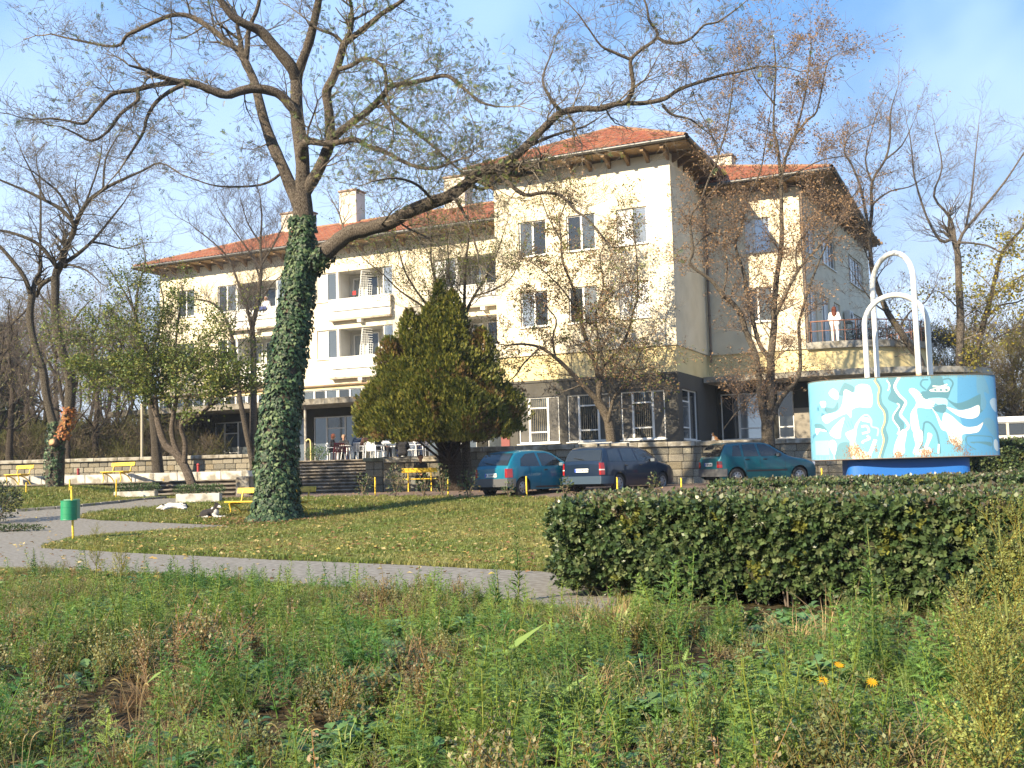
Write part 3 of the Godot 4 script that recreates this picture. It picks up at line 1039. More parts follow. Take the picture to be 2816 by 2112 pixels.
	var agw := [[-31.4, -29.7], [-28.6, -26.3], [-25.4, -22.5], [-21.9, -19.05], [-18.4, -15.6], [-14.9, -12.1], [-11.5, -8.7]]
	holes = []
	for q in agw: holes.append([q[0] + 32.56, q[1] + 32.56, 0.15, 2.6])
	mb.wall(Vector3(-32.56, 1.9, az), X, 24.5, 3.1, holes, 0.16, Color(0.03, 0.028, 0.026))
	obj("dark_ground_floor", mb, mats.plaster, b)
	for q in agw:
		window(b, local_frame(Vector3(q[0], 2.05, az), X), q[1] - q[0], 2.45, [0.29, 0.70], [[], [0.30, 0.74], []], ["glass", "dark_glass", "glass", "dark_glass", "glass"], false, 0.06, Color(0.55, 0.56, 0.57))
	# ---- roofs
	hip_roof(b, -9.06, 1.0, -11.0, 1.08, 14.5, Vector3(-4.03, 17.35, -4.9), Vector3(-4.03, 17.35, -5.0), [0, 1], 290)
	hip_roof(b, -33.6, -6.0, -17.0, -4.7, 13.75, Vector3(-27.2, 16.25, -10.9), Vector3(-9.0, 16.25, -10.9), [0, 3], 0)
	hip_roof(b, -6.5, 5.9, -22.0, -4.1, 13.8, Vector3(-0.4, 16.3, -15.5), Vector3(-0.4, 16.3, -10.4), [0, 1], 0)
	brackets(b, Vector3(-8.06, 0, 0.08), X, 8.1, 14.34, 0.9)
	brackets(b, Vector3(0.0, 0, 0.0), Vector3(0, 0, -1), 5.0, 14.34, 0.9)
	brackets(b, Vector3(-32.56, 0, az), X, 24.4, 13.6, 0.9)
	brackets(b, Vector3(0.9, 0, -5.10), X, 3.4, 13.64, 0.9)
	brackets(b, Vector3(4.3, 0, -5.10), sd, 16.0, 13.64, 0.9)
	# chimneys
	for c in [[-22.6, -11.0, 1.15, 15.2, 18.1], [-26.6, -11.2, 1.9, 15.2, 17.35], [-15.6, -11.2, 1.3, 15.2, 18.0], [-1.4, -12.5, 2.6, 15.3, 17.3]]:
		var cm := MB.new()
		cm.box(Vector3(c[0] - c[2] * 0.5, c[3], c[1] - 0.5), Vector3(c[0] + c[2] * 0.5, c[4], c[1] + 0.5), Color(0.60, 0.54, 0.45))
		var ch := obj("chimney", cm, mats.plaster, b)
		cm = MB.new()
		cm.cbox(Vector3(c[0] - c[2] * 0.5 - 0.08, c[4] + 0.003, c[1] - 0.58), Vector3(c[0] + c[2] * 0.5 + 0.08, c[4] + 0.11, c[1] + 0.58), 0.02, Color(0.33, 0.25, 0.19))
		obj("chimney_cap", cm, mats.concrete, ch)
	# rain pipes
	mb = MB.new()
	for q in [[0.14, -4.95, 13.7, 5.9], [4.42, -5.0, 13.5, 6.5]]:
		mb.tube(PackedVector3Array([Vector3(q[0] + 0.1, q[2] + 0.2, q[1] + 0.7), Vector3(q[0], q[2] - 0.4, q[1]), Vector3(q[0], q[3], q[1])]), PackedFloat32Array([0.055, 0.055, 0.055]), 8, Color(0.15, 0.11, 0.085))
		var y: float = q[3] + 0.5
		while y < q[2] - 0.6:
			mb.bar(Vector3(q[0], y, q[1]), Vector3(q[0], y + 0.06, q[1]), 0.072, 8, Color(0.11, 0.085, 0.07))
			y += 1.6
	obj("rain_pipe", mb, mats.painted, b)
	# the air conditioner on the side wall
	var acp := b.transform * (Vector3(4.3, 8.35, -5.10) + sd * 8.6)
	var ac := thing("air_conditioner", "white air conditioner box on the shaded side wall above the balcony", "air conditioner", acp)
	ac.basis = b.basis * Basis(sd, Vector3.UP, sd.cross(Vector3.UP))
	mb = MB.new()
	mb.cbox(Vector3(-0.4, 0, 0.06), Vector3(0.4, 0.56, 0.36), 0.02, Color(0.62, 0.61, 0.57))
	obj("casing", mb, mats.painted, ac)
	mb = MB.new()
	for r in [0.06, 0.11, 0.16, 0.21]:
		var ring := PackedVector3Array()
		var rad := PackedFloat32Array()
		for s in 17:
			ring.append(Vector3(-0.1 + r * cos(TAU * s / 16), 0.28 + r * sin(TAU * s / 16), 0.365))
			rad.append(0.006)
		mb.tube(ring, rad, 4, Color(0.12, 0.12, 0.12))
	obj("fan_grille", mb, mats.painted, ac)
	mb = MB.new()
	for s in [-0.3, 0.3]:
		mb.box(Vector3(s - 0.02, -0.05, 0.002), Vector3(s + 0.02, -0.002, 0.4), Color(0.3, 0.3, 0.3))
	obj("wall_bracket", mb, mats.painted, ac)


# ---------------------------------------------------------------- trees
# limbs are given as [x, y, distance] in the photograph's pixels and turned into points in the world
func line(pts: Array, d0: float, d1: float) -> PackedVector3Array:
	var out := PackedVector3Array()
	var n := pts.size()
	for k in n: out.append(P(pts[k][0], pts[k][1], lerpf(d0, d1, float(k) / maxf(1, n - 1))))
	return out

func smooth_line(p: PackedVector3Array, sub := 3) -> PackedVector3Array:
	var out := PackedVector3Array()
	for k in p.size() - 1:
		var a := p[maxi(k - 1, 0)]
		var d := p[mini(k + 2, p.size() - 1)]
		for s in sub: out.append(p[k].cubic_interpolate(p[k + 1], a, d, float(s) / sub))
	out.append(p[p.size() - 1])
	return out

class Tree3:
	var wood := MB.new()         # limbs
	var twig := MB.new()         # fine twigs
	var tips := []               # [place, direction]
	var col := Color(0.10, 0.085, 0.07)
	var twig_col := Color(0.12, 0.095, 0.075)
	var r: RandomNumberGenerator
	var zig := 0.5
	var rise := 0.15
	var limit := 120000

	func wander(d: Vector3, amount: float) -> Vector3:
		return (d + Vector3(r.randf_range(-1, 1), r.randf_range(-1, 1), r.randf_range(-1, 1)) * amount).normalized()

	# a branch that grows from p towards d and branches again
	func grow(p: Vector3, d: Vector3, l: float, rad: float, level: int) -> void:
		var n := 4 if level > 0 else 3
		var pts := PackedVector3Array([p])
		var rr := PackedFloat32Array([rad])
		var q := p
		for k in n:
			d = wander(d + Vector3(0, rise * 0.35, 0), zig * 0.55)
			q += d * l / n
			pts.append(q)
			rr.append(lerpf(rad, rad * 0.35 if level > 0 else rad * 0.5, float(k + 1) / n))
			if level > 0 and twig.ix.size() < limit * 18:
				var kids := 1 if k < n - 1 else 2
				if r.randf() < 0.35: kids += 1
				for s in kids:
					var side := d.cross(wander(Vector3.UP, 0.9)).normalized() * (1.0 if r.randf() < 0.5 else -1.0)
					var e := (d * r.randf_range(0.35, 0.9) + side * r.randf_range(0.5, 1.0) + Vector3(0, rise, 0)).normalized()
					grow(q, e, l * r.randf_range(0.42, 0.72), maxf(rr[k + 1] * 0.72, 0.005), level - 1)
		var side_n := 3 if rad < 0.02 else 5
		(twig if rad < 0.03 else wood).tube(pts, rr, side_n, twig_col if rad < 0.03 else col, false)
		if level == 0: tips.append([q, d])

	# a traced limb from radius r0 to r1; shoots of length l grow from it
	func limb(pts: PackedVector3Array, r0: float, r1: float, sides := 9, shoots := 0.0, l := 1.0, level := 2, from := 0.15) -> void:
		var n := pts.size()
		var rr := PackedFloat32Array()
		for k in n: rr.append(lerpf(r0, r1, pow(float(k) / (n - 1), 0.85)) * (1.0 + r.randf_range(-0.07, 0.07)))
		wood.tube(pts, rr, sides, col, true)
		if shoots <= 0.0: return
		var length := 0.0
		for k in n - 1: length += pts[k].distance_to(pts[k + 1])
		var m := int(length * shoots)
		for s in m:
			var f := lerpf(from, 1.0, (s + r.randf()) / m)
			var k := mini(int(f * (n - 1)), n - 2)
			var q := pts[k].lerp(pts[k + 1], f * (n - 1) - k)
			var d := (pts[k + 1] - pts[k]).normalized()
			var side := d.cross(wander(Vector3.UP, 1.2)).normalized() * (1.0 if r.randf() < 0.5 else -1.0)
			var e := (d * r.randf_range(0.1, 0.8) + side + Vector3(0, rise * 1.5, 0)).normalized()
			var sc := r.randf_range(0.45, 1.15) * (1.0 - 0.35 * f)
			grow(q, e, l * sc, clampf(rr[k] * 0.38, 0.008, 0.035) * sc, level)
		grow(pts[n - 1], (pts[n - 1] - pts[n - 2]).normalized(), l * 0.9, rr[n - 1] * 0.9, level)

func new_tree(seed_: int, col: Color, twig_col: Color, zig: float, rise: float) -> Tree3:
	var t := Tree3.new()
	t.r = RandomNumberGenerator.new()
	t.r.seed = seed_
	t.col = col
	t.twig_col = twig_col
	t.zig = zig
	t.rise = rise
	return t

func finish_tree(t: Tree3, called: String, label: String, base: Vector3, group := "") -> Node3D:
	var o := thing(called, label, "tree", Vector3.ZERO, 0.0, group)
	obj("trunk", t.wood, mats.bark, o)
	tag(obj("twigs", t.twig, mats.twig, o), "", "", "", "stuff")
	return o

func leaf_mesh(l: float, w: float, fold := 0.15) -> ArrayMesh:
	var key := "leaf%.3f_%.3f" % [l, w]
	if not meshes.has(key):
		var mb := MB.new()
		var a := Vector3.ZERO
		var b := Vector3(-w * 0.5, fold * w, l * 0.42)
		var c := Vector3(w * 0.5, fold * w, l * 0.42)
		var m := Vector3(0, 0, l * 0.45)
		var e := Vector3(0, -fold * w, l)
		mb.tri(a, m, b, W1)
		mb.tri(a, c, m, W1)
		mb.tri(b, m, e, W1)
		mb.tri(m, c, e, W1)
		meshes[key] = mb.mesh()
	return meshes[key]

# a feathered leaf: pairs of leaflets along a stalk
func pinnate_mesh(pairs := 6, l := 0.17, w := 0.028) -> ArrayMesh:
	var key := "pinnate%d_%.2f" % [pairs, l]
	if not meshes.has(key):
		var mb := MB.new()
		for k in pairs:
			var z := l * (0.18 + 0.8 * k / pairs)
			var y := -0.22 * l * pow(float(k) / pairs, 2.0)
			for s in [-1.0, 1.0]:
				var a := Vector3(0, y, z)
				var dir := Vector3(s, -0.25, 0.35).normalized()
				var len := 0.045 * (1.0 - 0.3 * absf(float(k) / pairs - 0.4))
				var sd := dir.cross(Vector3.UP).normalized() * w * 0.36
				mb.quad(a, a + dir * len * 0.5 - sd, a + dir * len, a + dir * len * 0.5 + sd, W1)
		mb.bar(Vector3.ZERO, Vector3(0, -0.2 * l, l), 0.0016, 3, Color(0.8, 0.8, 0.5))
		meshes[key] = mb.mesh()
	return meshes[key]

func face(d: Vector3, spin: float, scale := 1.0) -> Basis:
	# +z of the mesh goes along d
	var up := Vector3.UP if absf(d.y) < 0.95 else Vector3.RIGHT
	var b := Basis.looking_at(-d, up)
	return (b * Basis(Vector3.BACK, spin)).scaled_local(Vector3(scale, scale, scale))

func scatter_leaves(o: Node3D, t: Tree3, mesh: Mesh, m: Material, share: float, each: int, spread: float, scale: float, tones: Array, ok = null) -> void:
	var where := []
	var tints := []
	for tip in t.tips:
		if rng.randf() > share: continue
		if ok != null and not ok.call(tip[0]): continue
		for k in each:
			var d: Vector3 = (tip[1] + Vector3(rnd(-1, 1), rnd(-1.2, 0.5), rnd(-1, 1))).normalized()
			var p: Vector3 = tip[0] + Vector3(rnd(-1, 1), rnd(-1, 1), rnd(-1, 1)) * spread
			where.append(Transform3D(face(d, rnd(-1.5, 1.5), scale * rnd(0.7, 1.25)), p))
			var a: Color = tones[rng.randi() % tones.size()]
			tints.append(a * rnd(0.7, 1.25))
	if where.size(): multi("leaves", mesh, m, where, tints, o)

func ivy_on(o: Node3D, pts: PackedVector3Array, rad: PackedFloat32Array, count: int, side: Vector3, wrap: float, tones: Array, size := 0.085) -> void:
	# ivy leaves on a trunk: point outwards, hang down
	if not meshes.has("ivy"):
		var mb := MB.new()
		var out := [[0, 0], [-0.34, 0.02], [-0.5, 0.34], [-0.24, 0.5], [0, 1.0], [0.24, 0.5], [0.5, 0.34], [0.34, 0.02]]
		for k in out.size() - 1:
			if k == 0: continue
			mb.tri(Vector3(0, 0.07, 0.32), Vector3(out[k][0], 0, out[k][1]), Vector3(out[k + 1][0], 0, out[k + 1][1]), W1)
		mb.tri(Vector3(0, 0.07, 0.32), Vector3(0, 0, 0), Vector3(-0.34, 0, 0.02), W1)
		mb.tri(Vector3(0, 0.07, 0.32), Vector3(0.34, 0, 0.02), Vector3(0, 0, 0), W1)
		meshes["ivy"] = mb.mesh()
	var where := []
	var tints := []
	var n := pts.size()
	for c in count:
		var f := rng.randf() * (n - 1.001)
		var k := int(f)
		var q := pts[k].lerp(pts[k + 1], f - k)
		var rr := lerpf(rad[k], rad[k + 1], f - k)
		var axis := (pts[k + 1] - pts[k]).normalized()
		var a := rnd(-wrap, wrap)
		var s := (side - axis * side.dot(axis)).normalized()
		var out := s.rotated(axis, a)
		var lump := 0.5 + 0.5 * sin(q.y * 2.3 + a * 3.0) * sin(q.y * 5.1 - a * 2.0)
		if lump < 0.22 and rng.randf() < 0.6: continue
		var p := q + out * (rr * rnd(1.0, 1.03) + rnd(0.0, 0.05) + lump * 0.11 * rng.randf())
		var down := (Vector3.DOWN * rnd(0.6, 1.0) + out * rnd(0.1, 0.7) + axis.cross(out) * rnd(-0.7, 0.7)).normalized()
		# leaf blade lies across out: its normal is out
		var nx := (out + Vector3(rnd(-0.45, 0.45), rnd(-0.1, 0.7), rnd(-0.45, 0.45))).normalized()
		var zx := (down - nx * down.dot(nx)).normalized()
		var b := Basis(nx.cross(zx), nx, zx).scaled_local(Vector3.ONE * size * rnd(0.6, 1.35))
		where.append(Transform3D(b, p))
		var tc: Color = tones[rng.randi() % tones.size()]
		tints.append(tc * rnd(0.65, 1.3))
	multi("ivy_leaves", meshes["ivy"], mats.ivy_leaf, where, tints, o)

func build_trees() -> void:
	var bark := Color(0.185, 0.160, 0.130)
	var grey_twig := Color(0.16, 0.135, 0.105)
	# ---------- the great ivy-clad tree
	var t := new_tree(11, bark, grey_twig, 0.62, 0.12)
	var trunk := smooth_line(line([[760, 1432], [761, 1380], [762, 1273], [768, 1146], [787, 1018], [808, 891], [824, 764], [833, 688], [834, 598], [829, 530]], 28.9, 28.9), 2)
	var tr := PackedFloat32Array()
	for k in trunk.size():
		var f := float(k) / (trunk.size() - 1)
		tr.append(lerpf(0.53, 0.255, pow(f, 1.1)) + 0.25 * pow(maxf(0.0, 1.0 - f * 9.0), 2.0))
	t.wood.tube(trunk, tr, 16, bark)
	var S := 3.4
	var limbs := [
		[[[829, 545], [833, 474], [828, 403], [816, 312], [815, 202]], 30.5, 30.4, 0.24, 0.17, 0.0],
		[[[815, 215], [828, 176], [850, 116], [868, 40], [880, -25], [884, -90]], 30.4, 29.5, 0.165, 0.08, 1.3],
		[[[815, 215], [803, 186], [762, 136], [717, 86], [682, 70], [641, 45], [606, 0], [570, -50]], 30.4, 29.0, 0.19, 0.09, 1.3],
		[[[824, 575], [782, 469], [752, 403], [727, 333], [709, 262], [697, 217], [674, 171]], 30.4, 31.2, 0.19, 0.12, 0.8],
		[[[674, 171], [656, 141], [621, 111], [576, 76], [535, 50], [497, 40], [455, 47], [382, 81], [348, 98], [331, 123], [297, 127], [255, 119], [191, 106], [140, 93]], 31.2, 33.0, 0.11, 0.025, S],
		[[[674, 171], [680, 126], [682, 91], [694, 55], [707, 25], [722, -40]], 31.2, 31.0, 0.10, 0.05, 1.5],
		[[[822, 318], [803, 297], [772, 262], [732, 247], [692, 244], [656, 252], [621, 262], [581, 249], [540, 232], [497, 225]], 30.3, 29.0, 0.15, 0.095, 1.5],
		[[[497, 225], [425, 234], [374, 247], [319, 255], [293, 272], [255, 315], [230, 340], [185, 332], [140, 325]], 29.0, 28.0, 0.08, 0.025, S],
		[[[510, 230], [467, 251], [429, 281], [404, 323], [395, 361], [370, 404], [348, 438]], 29.0, 28.6, 0.07, 0.03, S],
		[[[378, 251], [378, 276], [331, 314], [297, 361], [251, 387], [204, 365], [166, 348]], 28.7, 28.0, 0.06, 0.02, S],
		[[[829, 545], [860, 495], [873, 474], [898, 418], [908, 383], [905, 312], [898, 252], [918, 212], [936, 156], [946, 121]], 30.5, 29.6, 0.19, 0.105, 1.0],
		[[[946, 121], [918, 96], [878, 81], [850, 60]], 29.6, 29.8, 0.06, 0.03, 2.5],
		[[[946, 121], [979, 96], [1024, 60], [1054, 35], [1095, 10], [1130, -20]], 29.6, 28.6, 0.10, 0.05, 3.0],
		[[[934, 190], [964, 181], [999, 161], [1034, 169], [1060, 197], [1062, 252]], 29.5, 28.6, 0.075, 0.04, 3.0],
		[[[908, 383], [918, 378], [959, 343], [1009, 307], [1050, 267], [1075, 237], [1123, 230], [1178, 217], [1229, 208], [1263, 234], [1293, 257], [1322, 281], [1365, 293]], 30.0, 27.5, 0.13, 0.025, S],
		[[[824, 430], [833, 398], [853, 388], [883, 393], [924, 393], [974, 383], [1014, 403], [1060, 418], [1123, 451], [1186, 464], [1240, 448]], 30.2, 28.3, 0.13, 0.035, S],
		[[[1050, 275], [1091, 325], [1167, 382], [1224, 432], [1268, 470], [1312, 489]], 29.0, 28.5, 0.06, 0.02, S],
		[[[838, 745], [877, 709], [921, 672], [965, 640], [1016, 628], [1079, 609], [1129, 580], [1192, 555], [1236, 539], [1287, 502], [1325, 470], [1363, 466]], 30.5, 28.6, 0.27, 0.125, 0.7],
		[[[1363, 466], [1426, 422], [1476, 372], [1514, 334], [1546, 309], [1602, 299], [1653, 299], [1703, 284], [1766, 284], [1829, 271], [1867, 246], [1930, 224], [1980, 208], [2043, 195], [2088, 183]], 28.6, 27.6, 0.125, 0.025, 2.6],
		[[[1715, 284], [1728, 271], [1741, 239], [1735, 189], [1735, 164], [1760, 139], [1804, 107], [1804, 82], [1785, 57], [1779, 19], [1766, -13]], 28.0, 27.5, 0.075, 0.025, S],
		[[[1804, 101], [1836, 117], [1873, 117], [1905, 101], [1936, 69], [1974, 60], [2025, 25]], 27.7, 27.2, 0.05, 0.02, S],
		[[[1735, 164], [1691, 145], [1653, 126], [1621, 82], [1590, 38]], 27.8, 27.4, 0.045, 0.018, S],
		[[[1546, 309], [1514, 271], [1495, 233], [1495, 202], [1520, 139]], 28.2, 28.4, 0.05, 0.02, S],
		[[[1451, 403], [1508, 378], [1546, 365], [1602, 350], [1640, 328]], 28.4, 29.5, 0.055, 0.02, S],
		[[[1823, 290], [1848, 315], [1898, 328], [1930, 353]], 27.9, 28.4, 0.045, 0.02, S],
		[[[1236, 539], [1255, 552], [1280, 596], [1299, 646], [1312, 690]], 28.9, 28.6, 0.06, 0.025, S],
		[[[1363, 466], [1400, 505], [1444, 536], [1490, 530], [1542, 538], [1586, 582], [1609, 596], [1644, 634], [1678, 677]], 28.6, 28.0, 0.07, 0.022, 2.8],
		[[[1192, 555], [1150, 510], [1090, 490], [1020, 500]], 29.1, 27.5, 0.05, 0.02, S],
		[[[1287, 502], [1330, 520], [1400, 470], [1450, 440]], 28.8, 30.5, 0.05, 0.02, S],
		[[[782, 469], [740, 500], [690, 512], [600, 512], [540, 495], [500, 480]], 30.6, 31.5, 0.045, 0.015, 2.6],
	]
	for l in limbs:
		var pts := smooth_line(line(l[0], l[1] - 1.6, l[2] - 1.6), 3)
		t.limb(pts, l[3] * 0.95, l[4] * 0.95, 11 if l[3] > 0.1 else 7, l[5] * 1.45, 1.5, 2)
	var o := finish_tree(t, "tree", "huge leaning tree with ivy-covered trunk and long crooked limbs", trunk[0])
	var green := [Color(0.09, 0.145, 0.05), Color(0.13, 0.18, 0.05), Color(0.18, 0.195, 0.04), Color(0.075, 0.12, 0.055)]
	scatter_leaves(o, t, pinnate_mesh(), mats.leaf, 0.40, 2, 0.10, 0.85, green, func(p: Vector3): return p.x > -5.0 and p.x < 0.4 and p.y > 8.4)
	scatter_leaves(o, t, pinnate_mesh(), mats.leaf, 0.05, 2, 0.10, 1.1, [Color(0.12, 0.14, 0.03), Color(0.07, 0.11, 0.04), Color(0.16, 0.15, 0.03)])
	scatter_leaves(o, t, leaf_mesh(0.09, 0.02), mats.dry, 0.10, 2, 0.08, 1.0, [Color(0.13, 0.085, 0.05), Color(0.09, 0.06, 0.04)])
	var ivy_green := [Color(0.022, 0.048, 0.021), Color(0.036, 0.072, 0.029), Color(0.016, 0.034, 0.016), Color(0.090, 0.125, 0.055)]
	var itr := PackedFloat32Array()
	for k in trunk.size(): itr.append(tr[k] + 0.015)
	ivy_on(o, trunk.slice(0, 15), itr.slice(0, 15), 11500, Vector3(0.1, 0, 1), PI, ivy_green, 0.105)
	ivy_on(o, trunk.slice(14, 17), itr.slice(14, 17), 620, Vector3(-0.1, 0, 1), 1.5, ivy_green, 0.10)
	var lb := smooth_line(line([[838, 745], [877, 709], [900, 690]], 28.9, 28.6), 3)
	ivy_on(o, lb, PackedFloat32Array([0.26, 0.26, 0.25, 0.25, 0.24, 0.23, 0.22]), 260, Vector3(-0.3, -1, 0.4), 1.7, ivy_green, 0.10)
	# ---------- left tree with the sawn stub
	t = new_tree(21, Color(0.145, 0.128, 0.104), Color(0.13, 0.11, 0.09), 0.6, 0.12)
	limbs = [
		[[[150, 1352], [151, 1300], [154, 1240], [158, 1205]], 40, 40, 0.34, 0.30, 0.0],
		[[[156, 1225], [150, 1182], [141, 1147], [126, 1082], [118, 1018], [94, 947], [82, 871], [88, 815]], 40, 40.5, 0.17, 0.13, 0.4],
		[[[158, 1225], [172, 1176], [190, 1129], [193, 1047], [182, 1006], [165, 947], [153, 876], [152, 800], [154, 754], [167, 728]], 40, 39.6, 0.21, 0.14, 0.4],
		[[[194, 1090], [197, 1060], [197, 1028]], 39.9, 39.9, 0.17, 0.13, 0.0],
		[[[167, 728], [183, 678], [202, 640], [202, 615], [170, 577], [126, 552], [76, 527], [0, 495], [-40, 480]], 39.6, 38.5, 0.12, 0.03, 2.4],
		[[[202, 640], [208, 615], [239, 558], [284, 521], [334, 495], [391, 470], [441, 448], [491, 476]], 39.6, 38.2, 0.11, 0.02, 2.6],
		[[[167, 728], [208, 703], [252, 665], [290, 621], [340, 558]], 39.7, 40.5, 0.10, 0.03, 2.6],
		[[[178, 735], [189, 728], [239, 744], [277, 779]], 39.6, 38.6, 0.06, 0.02, 2.4],
		[[[252, 665], [290, 672], [340, 684], [390, 668]], 40.2, 39.6, 0.05, 0.018, 2.4],
		[[[158, 735], [151, 728], [113, 678], [63, 650], [0, 634], [-40, 640]], 39.6, 38.6, 0.10, 0.04, 2.2],
		[[[107, 800], [110, 700], [112, 565], [108, 480]], 41.5, 41.5, 0.06, 0.03, 2.4],
		[[[100, 815], [113, 785], [145, 763], [155, 750]], 41.0, 39.8, 0.08, 0.07, 1.0],
		[[[202, 602], [164, 533], [120, 495], [88, 470]], 39.5, 38.8, 0.06, 0.02, 2.6],
		[[[215, 600], [233, 565], [271, 457], [280, 400]], 39.4, 39.6, 0.06, 0.02, 2.6],
		[[[88, 823], [69, 766], [38, 722], [0, 678], [-40, 640]], 40.5, 40, 0.10, 0.05, 1.8],
		[[[126, 552], [90, 480], [60, 420]], 38.8, 38.5, 0.04, 0.02, 2.6],
		[[[284, 521], [290, 440], [320, 380]], 38.8, 38.5, 0.05, 0.02, 2.6],
	]
	for l in limbs: t.limb(smooth_line(line(l[0], l[1], l[2]), 3), l[3], l[4], 9 if l[3] > 0.1 else 6, l[5] * 1.5, 1.6, 2)
	# the stub that was sawn off
	var sp := P(160, 1222, 39.9)
	var sq := P(145, 1217, 39.45)
	t.wood.bar(sp, sq, 0.155, 12, bark, 0.15)
	o = finish_tree(t, "tree", "bare twin-stemmed tree with a freshly sawn stub by the left steps", sp)
	var cut := MB.new()
	var cd := (sq - sp).normalized()
	cut.bar(sq, sq + cd * 0.012, 0.142, 16, Color(0.62, 0.36, 0.19))
	obj("sawn_face", cut, mats.wood, o)
	scatter_leaves(o, t, leaf_mesh(0.10, 0.022), mats.dry, 0.10, 2, 0.08, 1.0, [Color(0.13, 0.09, 0.055), Color(0.10, 0.09, 0.05)])
	var ip := smooth_line(line([[150, 1352], [151, 1300], [154, 1240], [156, 1200], [150, 1160]], 40, 40), 2)
	ivy_on(o, ip, PackedFloat32Array([0.36, 0.35, 0.34, 0.33, 0.32, 0.31, 0.25, 0.2, 0.18]), 620, Vector3(-0.6, 0, 1), 1.7, ivy_green, 0.085)
	ip = smooth_line(line([[172, 1205], [186, 1165], [190, 1118]], 39.8, 39.8), 2)
	ivy_on(o, ip, PackedFloat32Array([0.21, 0.21, 0.21, 0.2, 0.2]), 380, Vector3(0.4, 0, 1), 1.4, [Color(0.25, 0.085, 0.02), Color(0.20, 0.06, 0.02), Color(0.28, 0.13, 0.03)], 0.085)
	# ---------- leaning small tree with sparse yellow-green leaves
	t = new_tree(31, Color(0.189, 0.160, 0.131), Color(0.12, 0.105, 0.08), 0.6, 0.16)
	limbs = [
		[[[546, 1392], [538, 1366], [515, 1298], [488, 1251], [455, 1224], [438, 1177], [432, 1150]], 36.6, 37, 0.19, 0.10, 0.0],
		[[[499, 1262], [495, 1258], [478, 1218], [472, 1177], [478, 1137], [486, 1090]], 36.8, 36.8, 0.11, 0.07, 0.3],
		[[[507, 1271], [509, 1218], [497, 1177], [509, 1157], [549, 1140]], 36.7, 36.4, 0.10, 0.05, 0.8],
		[[[432, 1150], [410, 1090], [380, 1010], [330, 940], [270, 880]], 37, 37.6, 0.08, 0.02, 3.6],
		[[[432, 1150], [425, 1070], [400, 960], [370, 860], [350, 780]], 37, 36, 0.08, 0.02, 3.6],
		[[[486, 1090], [480, 1000], [488, 900], [500, 820]], 36.8, 36.8, 0.06, 0.02, 3.4],
		[[[486, 1090], [530, 1010], [580, 940], [610, 900]], 36.8, 36.2, 0.055, 0.018, 3.4],
		[[[549, 1140], [590, 1105], [640, 1080], [680, 1075]], 36.4, 36.0, 0.045, 0.018, 3.4],
		[[[478, 1137], [440, 1060], [430, 980], [450, 900]], 36.8, 37.6, 0.05, 0.018, 3.4],
		[[[410, 1090], [340, 1050], [280, 1040], [230, 1020]], 37.1, 37.8, 0.05, 0.018, 3.6],
		[[[380, 1010], [300, 960], [220, 930], [170, 940]], 37.3, 38, 0.045, 0.016, 3.4],
		[[[495, 1165], [520, 1090], [560, 1030], [640, 1000]], 36.5, 36.6, 0.045, 0.016, 3.4],
	]
	for l in limbs: t.limb(smooth_line(line(l[0], l[1], l[2]), 3), l[3], l[4], 9 if l[3] > 0.09 else 6, l[5] * 1.4, 1.15, 2)
	o = finish_tree(t, "tree", "small leaning tree with thin yellow-green foliage by the left planters", Vector3.ZERO)
	var yg := [Color(0.15, 0.175, 0.035), Color(0.105, 0.15, 0.035), Color(0.20, 0.20, 0.045), Color(0.085, 0.125, 0.035)]
	scatter_leaves(o, t, leaf_mesh(0.085, 0.055), mats.leaf, 0.98, 7, 0.17, 1.2, yg, func(p: Vector3): return p.y < 5.6)
	scatter_leaves(o, t, leaf_mesh(0.085, 0.055), mats.leaf, 0.75, 4, 0.15, 1.05, yg, func(p: Vector3): return p.y >= 5.6)
	# ---------- slender tree in front of the left wing
	t = new_tree(41, Color(0.160, 0.138, 0.116), Color(0.12, 0.10, 0.085), 0.45, 0.3)
	limbs = [
		[[[699, 1300], [697, 1180], [697, 1073], [697, 958], [694, 900], [707, 842], [716, 770], [719, 727], [716, 669], [720, 600], [715, 540]], 49, 49, 0.20, 0.025, 0.9],
		[[[697, 940], [687, 880], [675, 828], [652, 770], [629, 712], [590, 670], [540, 630]], 49, 48.4, 0.09, 0.025, 2.3],
		[[[660, 1100], [647, 981], [635, 915], [617, 871], [597, 842], [557, 825], [505, 828]], 48.4, 47.8, 0.11, 0.025, 1.9],
		[[[694, 900], [702, 860], [745, 785], [783, 750]], 49, 49, 0.06, 0.02, 2.2],
		[[[716, 770], [690, 700], [640, 630], [600, 570]], 49, 49.5, 0.06, 0.018, 2.5],
		[[[719, 727], [760, 660], [790, 590]], 49, 49, 0.055, 0.018, 2.5],
		[[[716, 669], [680, 610], [660, 540]], 49, 48.5, 0.05, 0.016, 2.5],
		[[[698, 1290], [680, 1200], [660, 1100]], 49, 48.4, 0.14, 0.11, 0.0],
	]
	for l in limbs: t.limb(smooth_line(line(l[0], l[1], l[2]), 3), l[3], l[4], 8 if l[3] > 0.1 else 5, l[5] * 2.4, 1.6, 2)
	o = finish_tree(t, "tree", "slender bare tree with a fan of fine twigs before the left wing", Vector3.ZERO)
	# dark trunk on the planted bed
	t = new_tree(43, Color(0.123, 0.109, 0.090), Color(0.10, 0.085, 0.07), 0.6, 0.15)
